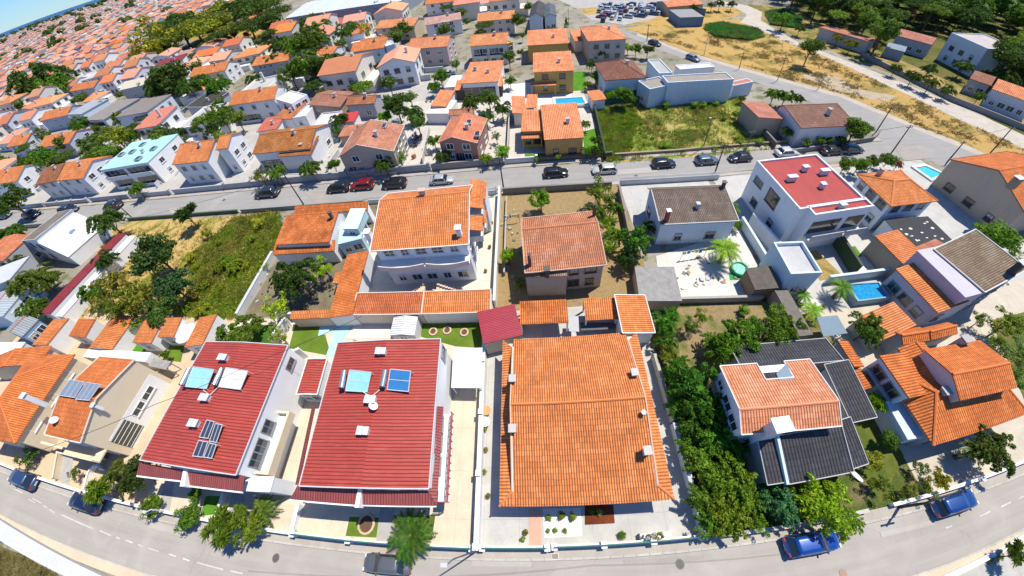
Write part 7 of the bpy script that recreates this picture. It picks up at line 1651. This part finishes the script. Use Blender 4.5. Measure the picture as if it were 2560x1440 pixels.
# hedge trees between the broad orange roof and the coral house
for px, py, q, k, c, lab in ((1745, 975, 82, 'branchy', (.035, .10, .012), 'upper dense green hedge tree'), (1690, 950, 40, 'branchy', (.04, .11, .012), 'small hedge tree at the wall top'), (1735, 1050, 62, 'branchy', (.035, .095, .012), 'second dense hedge tree down from the top'), (1790, 1090, 66, 'branchy', (.045, .11, .012), 'hedge tree beside the coral house wall'), (1760, 1160, 62, 'branchy', (.06, .11, .014), 'mid hedge tree with mixed foliage'), (1830, 1200, 68, 'branchy', (.075, .12, .014), 'yellow-green hedge tree beside the black front roof'), (1765, 1245, 56, 'branchy', (.05, .10, .013), 'lower hedge tree at the grey boundary wall'), (1820, 1290, 60, 'branchy', (.085, .13, .014), 'front hedge tree over the concrete wall'), (1775, 1310, 40, 'branchy', (.06, .12, .014), 'lowest hedge tree at the street corner'), (1955, 1262, 54, 'branchy', (.03, .085, .05), 'blue-green tree before the black front roof'), (2062, 1255, 78, 'branchy', (.10, .165, .012), 'large bright green tree over the royal-blue car'), (2010, 1255, 44, 'loose', (.12, .17, .014), 'yellow-green tree between the blue-green and bright trees'), (2130, 1300, 30, 'branchy', (.08, .14, .013), 'small bright tree at the edge of the large bright tree'), (1700, 1010, 38, 'branchy', (.04, .10, .012), 'dark hedge tree close to the boundary wall'), (1845, 1130, 34, 'branchy', (.05, .11, .012), 'small hedge tree squeezed against the grey house wall'), (1800, 1020, 34, 'branchy', (.035, .09, .012), 'hedge tree under the coral roof corner'), (1730, 1110, 40, 'branchy', (.05, .11, .012), 'hedge tree over the middle of the boundary wall'), (1880, 1250, 36, 'branchy', (.06, .11, .013), 'low hedge tree at the black roof corner'), (1900, 1310, 30, 'loose', (.07, .13, .014), 'thin hedge tree at the kerb beside the blue-green tree')):
    T(px, py, q*1.1, k, c, label=lab, hk=.8)
T(2192, 1008, 38, 'spiky', (.14, .22, .014), label='lime green tree right of the black roofs'); T(2222, 1098, 30, 'round', (.03, .07, .012), label='dark round shrub tree at the white court'); T(2180, 1150, 44, 'loose', (.12, .13, .02), label='thin olive tree before the black right roof', hk=.8); T(2205, 1215, 34, 'loose', (.07, .10, .015), label='feathery tree by the brown gate', hk=.8)
T(2485, 1120, 60, 'branchy', (.04, .06, .014), label='dark shaggy tree in front of the rambling orange house'); T(2305, 1170, 26, 'loose', (.05, .09, .014), label='small open tree in the paved front garden'); T(2352, 1195, 30, 'spiky', (.16, .15, .02), label='yellowish yucca in the paved front garden'); T(2320, 1215, 30, 'loose', (.09, .11, .015), label='olive bush at the white front wall'); T(2276, 1225, 26, 'loose', (.08, .10, .015), label='low bush left of the yellowish yucca')
palm(2440, 1128, 34, 'small palm casting a star shadow on the pale paving', (.05, .09, .015), 20, 2.6)
T(2172, 822, 50, 'branchy', (.035, .07, .012), label='dark bushy tree before the pale orange lean-to'); palm(2108, 718, 36, 'dark palm left of the raised blue pool tank', (.04, .09, .015), 22, 2.4); palm(2032, 775, 34, 'light green palm on the white court', (.09, .18, .02), 20, 2.0); palm(2010, 738, 24, 'small palm at the round white bed', (.06, .13, .015), 18, 1.6)
T(2490, 592, 50, 'round', (.06, .11, .013), label='round green tree beside the tan gabled house'); T(2530, 650, 34, 'loose', (.10, .15, .015), label='light green tree right of the round green tree')
for px, py, q, c, lab in ((2520, 810, 44, (.07, .12, .015), 'green shrub tree at the right edge garden, upper'), (2490, 860, 30, (.06, .10, .015), 'small shrub tree beside the rambling house back roof'), (2535, 880, 46, (.06, .10, .04), 'blue-green shrub tree at the right edge'), (2548, 940, 36, (.06, .10, .03), 'dull green shrub tree at the right edge, lower'), (2455, 800, 26, (.05, .09, .015), 'dark shrub between the wings at the right')): T(px, py, q, 'loose', c, label=lab)
# front gardens at the left
palm(1026, 1338, 64, 'large star-shaped palm spreading over the front wall', (.024, .058, .008), 30, 1.9, up=.45, wid=.95, arch=.6)
T(330, 1188, 46, 'branchy', (.022, .042, .010), label='dark tree in the terracotta front garden'); T(290, 1180, 30, 'branchy', (.05, .07, .014), label='smaller dark tree left in the terracotta front garden'); T(250, 1222, 40, 'spiky', (.07, .10, .014), label='yucca leaning over the navy sedan'); T(183, 1185, 16, 'loose', (.05, .08, .015), label='cactus-like shrub in the terracotta front garden')
T(381, 1262, 32, 'round', (.045, .09, .012), label='round shrub left of the white street lamp', name='shrub', cat='shrub'); T(470, 1290, 40, 'round', (.045, .085, .012), label='broad round shrub right of the white street lamp', name='shrub', cat='shrub'); T(555, 1312, 58, 'spiky', (.045, .08, .012), label='large spiky yucca tree casting a spiked shadow'); T(622, 1322, 44, 'branchy', (.07, .095, .013), label='olive round tree right of the large yucca')
palm(655, 1275, 40, 'dark feathery palm beside the second red driveway', (.04, .07, .014), 24, 1.6); T(490, 1236, 24, 'round', (.06, .11, .013), label='small round shrub before the red canopies', name='shrub', cat='shrub'); T(600, 1280, 24, 'spiky', (.06, .10, .014), label='spiky plant behind the large yucca'); T(70, 1140, 30, 'loose', (.05, .09, .02), label='low hedge at the leftmost front wall', name='shrub', cat='hedge')
T(2540, 1385, 34, 'spiky', (.05, .08, .014), label='dark yucca at the bottom right corner'); T(2500, 1390, 16, 'loose', (.14, .13, .02), label='yellowish shrub in the bottom right white bed', name='shrub', cat='shrub'); T(2480, 1400, 13, 'loose', (.08, .09, .02), label='small shrub in the bottom right white bed', name='shrub', cat='shrub')
T(1555, 1338, 14, 'round', (.045, .09, .012), label='round bush on the front wall before the broad orange roof', name='shrub', cat='shrub'); T(1480, 1280, 11, 'small', (.06, .11, .02), label='leafy plant, left in the red soil bed', name='shrub', cat='shrub'); T(1500, 1280, 13, 'small', (.12, .2, .06), label='pale leafy plant, right in the red soil bed', name='shrub', cat='shrub'); T(886, 855, 8, 'loose', LM, label='climbing vine on the pale back patio', name='shrub', cat='shrub')
# far side of the middle street
DG = (.032, .062, .012)
for px, py, q, k, c in ((775, 420, 28, 'branchy', (.05, .085, .012)), (833, 412, 21, 'spiky', LM), (960, 408, 28, 'branchy', DG), (690, 430, 26, 'branchy', LM), (650, 440, 22, 'loose', LO), (1000, 395, 22, 'loose', LM), (1105, 390, 24, 'branchy', DG), (1215, 395, 20, 'branchy', LB), (1255, 380, 26, 'round', LB), (1240, 340, 18, 'loose', LM), (1085, 350, 22, 'branchy', LM), (1470, 375, 20, 'branchy', LM), (1490, 350, 18, 'branchy', DG), (1463, 310, 18, 'branchy', LM), (1495, 375, 22, 'branchy', DG), (1395, 392, 12, 'spiky', LB), (1340, 398, 10, 'small', LM),
    (990, 262, 42, 'round', DG), (1030, 280, 26, 'branchy', DG), (965, 290, 26, 'spiky', LB), (1180, 255, 34, 'branchy', DG), (1222, 245, 34, 'branchy', (.045, .08, .012)), (1100, 190, 26, 'round', LM), (1085, 215, 22, 'branchy', LM), (1255, 270, 30, 'branchy', DG), (1275, 200, 20, 'branchy', LM), (1215, 290, 26, 'branchy', LM), (850, 300, 26, 'branchy', DG), (905, 325, 20, 'branchy', LM), (840, 325, 18, 'loose', LM), (545, 285, 26, 'branchy', LM), (510, 310, 24, 'round', LM), (575, 270, 18, 'branchy', DG),
    (1558, 235, 34, 'round', LM), (1525, 235, 20, 'branchy', LB), (1490, 190, 24, 'round', LM), (1480, 160, 20, 'branchy', DG), (1500, 130, 18, 'branchy', DG), (1570, 118, 16, 'branchy', LB), (1590, 122, 20, 'round', LM), (1620, 124, 20, 'round', DG), (1415, 55, 10, 'cone', DG), (1300, 130, 12, 'branchy', DG), (1470, 210, 14, 'branchy', LM), (1582, 248, 14, 'branchy', LM),
    (2140, 320, 42, 'round', (.05, .10, .012)), (2100, 325, 18, 'branchy', LM), (2010, 330, 22, 'round', LM), (2020, 358, 14, 'round', LM), (2050, 352, 14, 'round', LM), (2075, 352, 13, 'round', LM), (2105, 350, 14, 'round', LM), (1970, 330, 20, 'branchy', DG), (1935, 235, 24, 'branchy', LM), (1965, 240, 26, 'branchy', LM), (1995, 245, 18, 'branchy', DG), (1855, 245, 12, 'branchy', LM), (1920, 300, 14, 'branchy', DG),
    (2115, 412, 26, 'round', LM), (2150, 410, 26, 'round', LM), (2185, 405, 24, 'round', DG), (2220, 400, 24, 'round', LM), (2245, 410, 16, 'branchy', (.16, .05, .05)), (1832, 520, 20, 'branchy', LB), (1845, 560, 16, 'branchy', LM),
    (800, 170, 36, 'round', DG), (765, 160, 40, 'branchy', LM), (725, 185, 26, 'round', (.06, .09, .014)), (830, 150, 24, 'branchy', DG), (770, 100, 40, 'branchy', LM), (735, 115, 28, 'branchy', LM), (700, 110, 22, 'branchy', DG), (890, 165, 20, 'branchy', DG), (950, 165, 18, 'branchy', DG), (800, 70, 22, 'branchy', LM), (870, 75, 26, 'branchy', LM), (910, 75, 22, 'loose', (.16, .16, .02)), (768, 62, 20, 'branchy', DG), (680, 150, 18, 'branchy', DG),
    (430, 200, 36, 'round', DG), (395, 215, 22, 'branchy', DG), (470, 215, 22, 'branchy', DG), (545, 212, 24, 'branchy', LM), (505, 205, 18, 'branchy', LM), (640, 200, 20, 'branchy', DG), (385, 112, 34, 'loose', (.13, .14, .015)), (290, 345, 26, 'loose', (.14, .15, .015)), (335, 330, 22, 'branchy', LM), (320, 350, 16, 'loose', LY), (260, 385, 20, 'round', LM), (100, 395, 22, 'branchy', LM), (75, 400, 18, 'branchy', DG), (20, 500, 30, 'branchy', DG), (340, 470, 18, 'branchy', LM), (200, 310, 16, 'branchy', LM), (100, 210, 26, 'branchy', DG), (130, 215, 16, 'branchy', LM), (30, 585, 22, 'branchy', LM), (15, 590, 18, 'branchy', DG)):
    T(px, py, q, k, c, look={'round': 'rounded green tree', 'branchy': 'bushy green tree', 'spiky': 'spiky palm-like tree', 'loose': 'light olive tree', 'cone': 'dark cypress', 'small': 'small green bush'}[k])
for px, py, q in ((30, 660, 20), (50, 710, 26), (90, 695, 30), (120, 700, 24), (75, 770, 24), (95, 775, 22)): T(px, py, q, 'branchy', (.05, .08, .014), look='dark yard tree')
# pine grove at the upper left
for px, py, q, c in ((455, 85, 40, LO), (490, 75, 44, (.10, .12, .014)), (520, 60, 40, LO), (440, 60, 34, DG), (560, 30, 40, (.10, .13, .014)), (600, 25, 44, DG), (640, 20, 44, DG), (660, 55, 46, DG), (620, 60, 36, (.04, .06, .012)), (690, 30, 30, DG), (575, 70, 26, LO), (410, 90, 26, LO), (680, 80, 22, DG), (540, 90, 20, DG)):
    T(px, py, q*.72, 'pine', c, look='tall umbrella pine of the grove', hk=1.5, group='pines of the upper left grove')
# lone field tree and the wood at the upper right
T(2028, 118, 34, 'round', (.045, .07, .012), label='lone leafy tree standing in the dry field', hk=1.2)
r = random.Random(44); n = 0; tr_ = 0; WP = []
ZONE = [(1930, -60), (2700, -90), (2700, 300), (2420, 185), (2330, 165), (2200, 130), (2060, 52), (1985, 22)]
HOLES = [[(2350, 60), (2490, 90), (2490, 215), (2310, 185)], [(2225, 55), (2350, 70), (2340, 165), (2190, 150)], [(2410, 170), (2640, 215), (2640, 330), (2410, 270)], [(2420, 120), (2560, 150), (2560, 90), (2450, 40)], [(2040, 50), (2180, 85), (2190, 135), (2035, 100)]]
while n < 260 and tr_ < 6000:
    tr_ += 1; px = r.uniform(1930, 2640); py = r.uniform(-60, 290)
    if not in_poly(px, py, ZONE) or any(in_poly(px, py, q) for q in HOLES): continue
    p = G(px, py, 4)
    if any((p-q).length < 4.3 for q in WP): continue
    WP.append(p); n += 1
WP.sort(key=lambda p: p.length)
for p in WP[:62]:
    c = r.choice([(.035, .065, .015), (.042, .08, .016), (.055, .10, .017), (.075, .125, .018), (.035, .06, .015)])
    tree(0, 0, 0, r.choice(['round', 'branchy', 'pine', 'round']), c, hk=1.15, world=(p.x, p.y), R=r.uniform(3.8, 6.2), look=r.choice(['dark pine', 'dense dark tree', 'tall dark green tree', 'leafy green tree']), group='trees of the upper right wood')
mass('woodland', [(p.x, p.y, r.uniform(4.5, 7.5), r.choice(['small', 'small', 'round']), r.randint(0, 3)) for p in WP[62:]], 'dense dark wood filling the top right corner', 'wood', (.050, .088, .016))
for px, py, q, c in ((1960, 45, 26, (.06, .13, .02)), (1780, 12, 14, DG), (1800, 8, 16, DG), (1830, 10, 14, DG), (1735, 18, 14, DG), (1715, 15, 12, DG), (1660, 12, 10, DG), (2035, 20, 18, LO), (2060, 30, 16, LO), (2000, 70, 16, DG), (2095, 95, 16, (.10, .12, .02)), (2130, 110, 18, (.10, .11, .02)), (2240, 170, 16, DG), (2285, 190, 20, DG), (2330, 205, 22, (.05, .07, .015)), (2370, 225, 18, DG), (2450, 240, 14, LM), (2410, 165, 22, DG), (2325, 172, 20, DG), (2468, 182, 14, DG), (2515, 190, 26, DG), (2550, 175, 26, DG)):
    T(px, py, q, 'branchy', c, look='bushy tree at the wood edge')
tufts('reeds', [(1762, 70), (1800, 62), (1890, 78), (1905, 92), (1870, 100), (1790, 92)], 2400, 1.2, (.07, .20, .04), 9, .9, 7, label='patch of tall green reeds in the dry field', w=.09)
tufts('reeds', [(1915, 35), (1960, 28), (2000, 50), (1990, 70), (1930, 62)], 1600, 1.2, (.06, .18, .045), 10, .9, 7, label='tall reeds beside the pale track', w=.09)
# garden trees of the far town
GT = []
r = random.Random(8); n = 0; tr_ = 0
while n < 380 and tr_ < 9000:
    tr_ += 1; a = r.random(); y = 62+300*a**1.4; x = -r.uniform(-10, 560)
    if not inframe((x, y, 2), 10): continue
    if any((x-q[0])**2+(y-q[1])**2 < 38 for q in TOWN) or any((x-q[0])**2+(y-q[1])**2 < 60 for q in used): continue
    px, py = PX((x, y, 2))
    if in_poly(px, py, NOBUILD[3]) or in_poly(px, py, NOBUILD[0]): continue
    if any(abs(y-3-q) < 4.5 for q in (97.5, 150, 205, 262, 330)): continue
    n += 1; c = r.choice([(.03, .055, .014), (.04, .075, .015), (.06, .10, .016), (.09, .11, .02)])
    GT.append((x, y, r.uniform(1.6, 4.0), r.choice(['small', 'small', 'pine']), r.randint(0, 3)))
    if n <= 0: tree(0, 0, 0, r.choice(['round', 'branchy', 'small', 'small']), c, world=(x, y), R=r.uniform(1.4, 3.4), look=r.choice(['dark garden tree', 'green garden tree', 'bushy garden tree']), group='garden trees of the far town')
GT.sort(key=lambda q: math.hypot(q[0], q[1]))
for q in GT[:26]: tree(0, 0, 0, q[3], r.choice([(.03, .055, .014), (.04, .075, .015), (.06, .10, .016)]), world=q[:2], R=q[2], look='dark garden tree', group='garden trees of the far town')
mass('town_greenery', GT[26:], 'dark garden trees scattered through the far town', 'garden trees', (.042, .07, .015))
V = []; F = []; r = random.Random(12)
for i in range(900):
    y = 380+2600*r.random()**2; x = -r.uniform(300, 6500)
    if not inframe((x, y, 3), 10): continue
    R = r.uniform(4, 9)*(1+y/2500)
    for k in range(26):
        d = rnd_dir(r); leaf_quad(V, F, Vector((x, y, R*.8))+Vector((d.x*R, d.y*R, d.z*R*.6)), d, R*.9, R*.7, r)
me = bpy.data.meshes.new('distant_trees'); me.from_pydata([tuple(v) for v in V], [], F); me.materials.append(leaf((.03, .055, .014))); me.update()
o = bpy.data.objects.new('distant_trees', me); COL.objects.link(o); o['kind'] = 'stuff'; tag(o, 'far-off dark tree clumps of the distant town', 'distant trees')
settle()
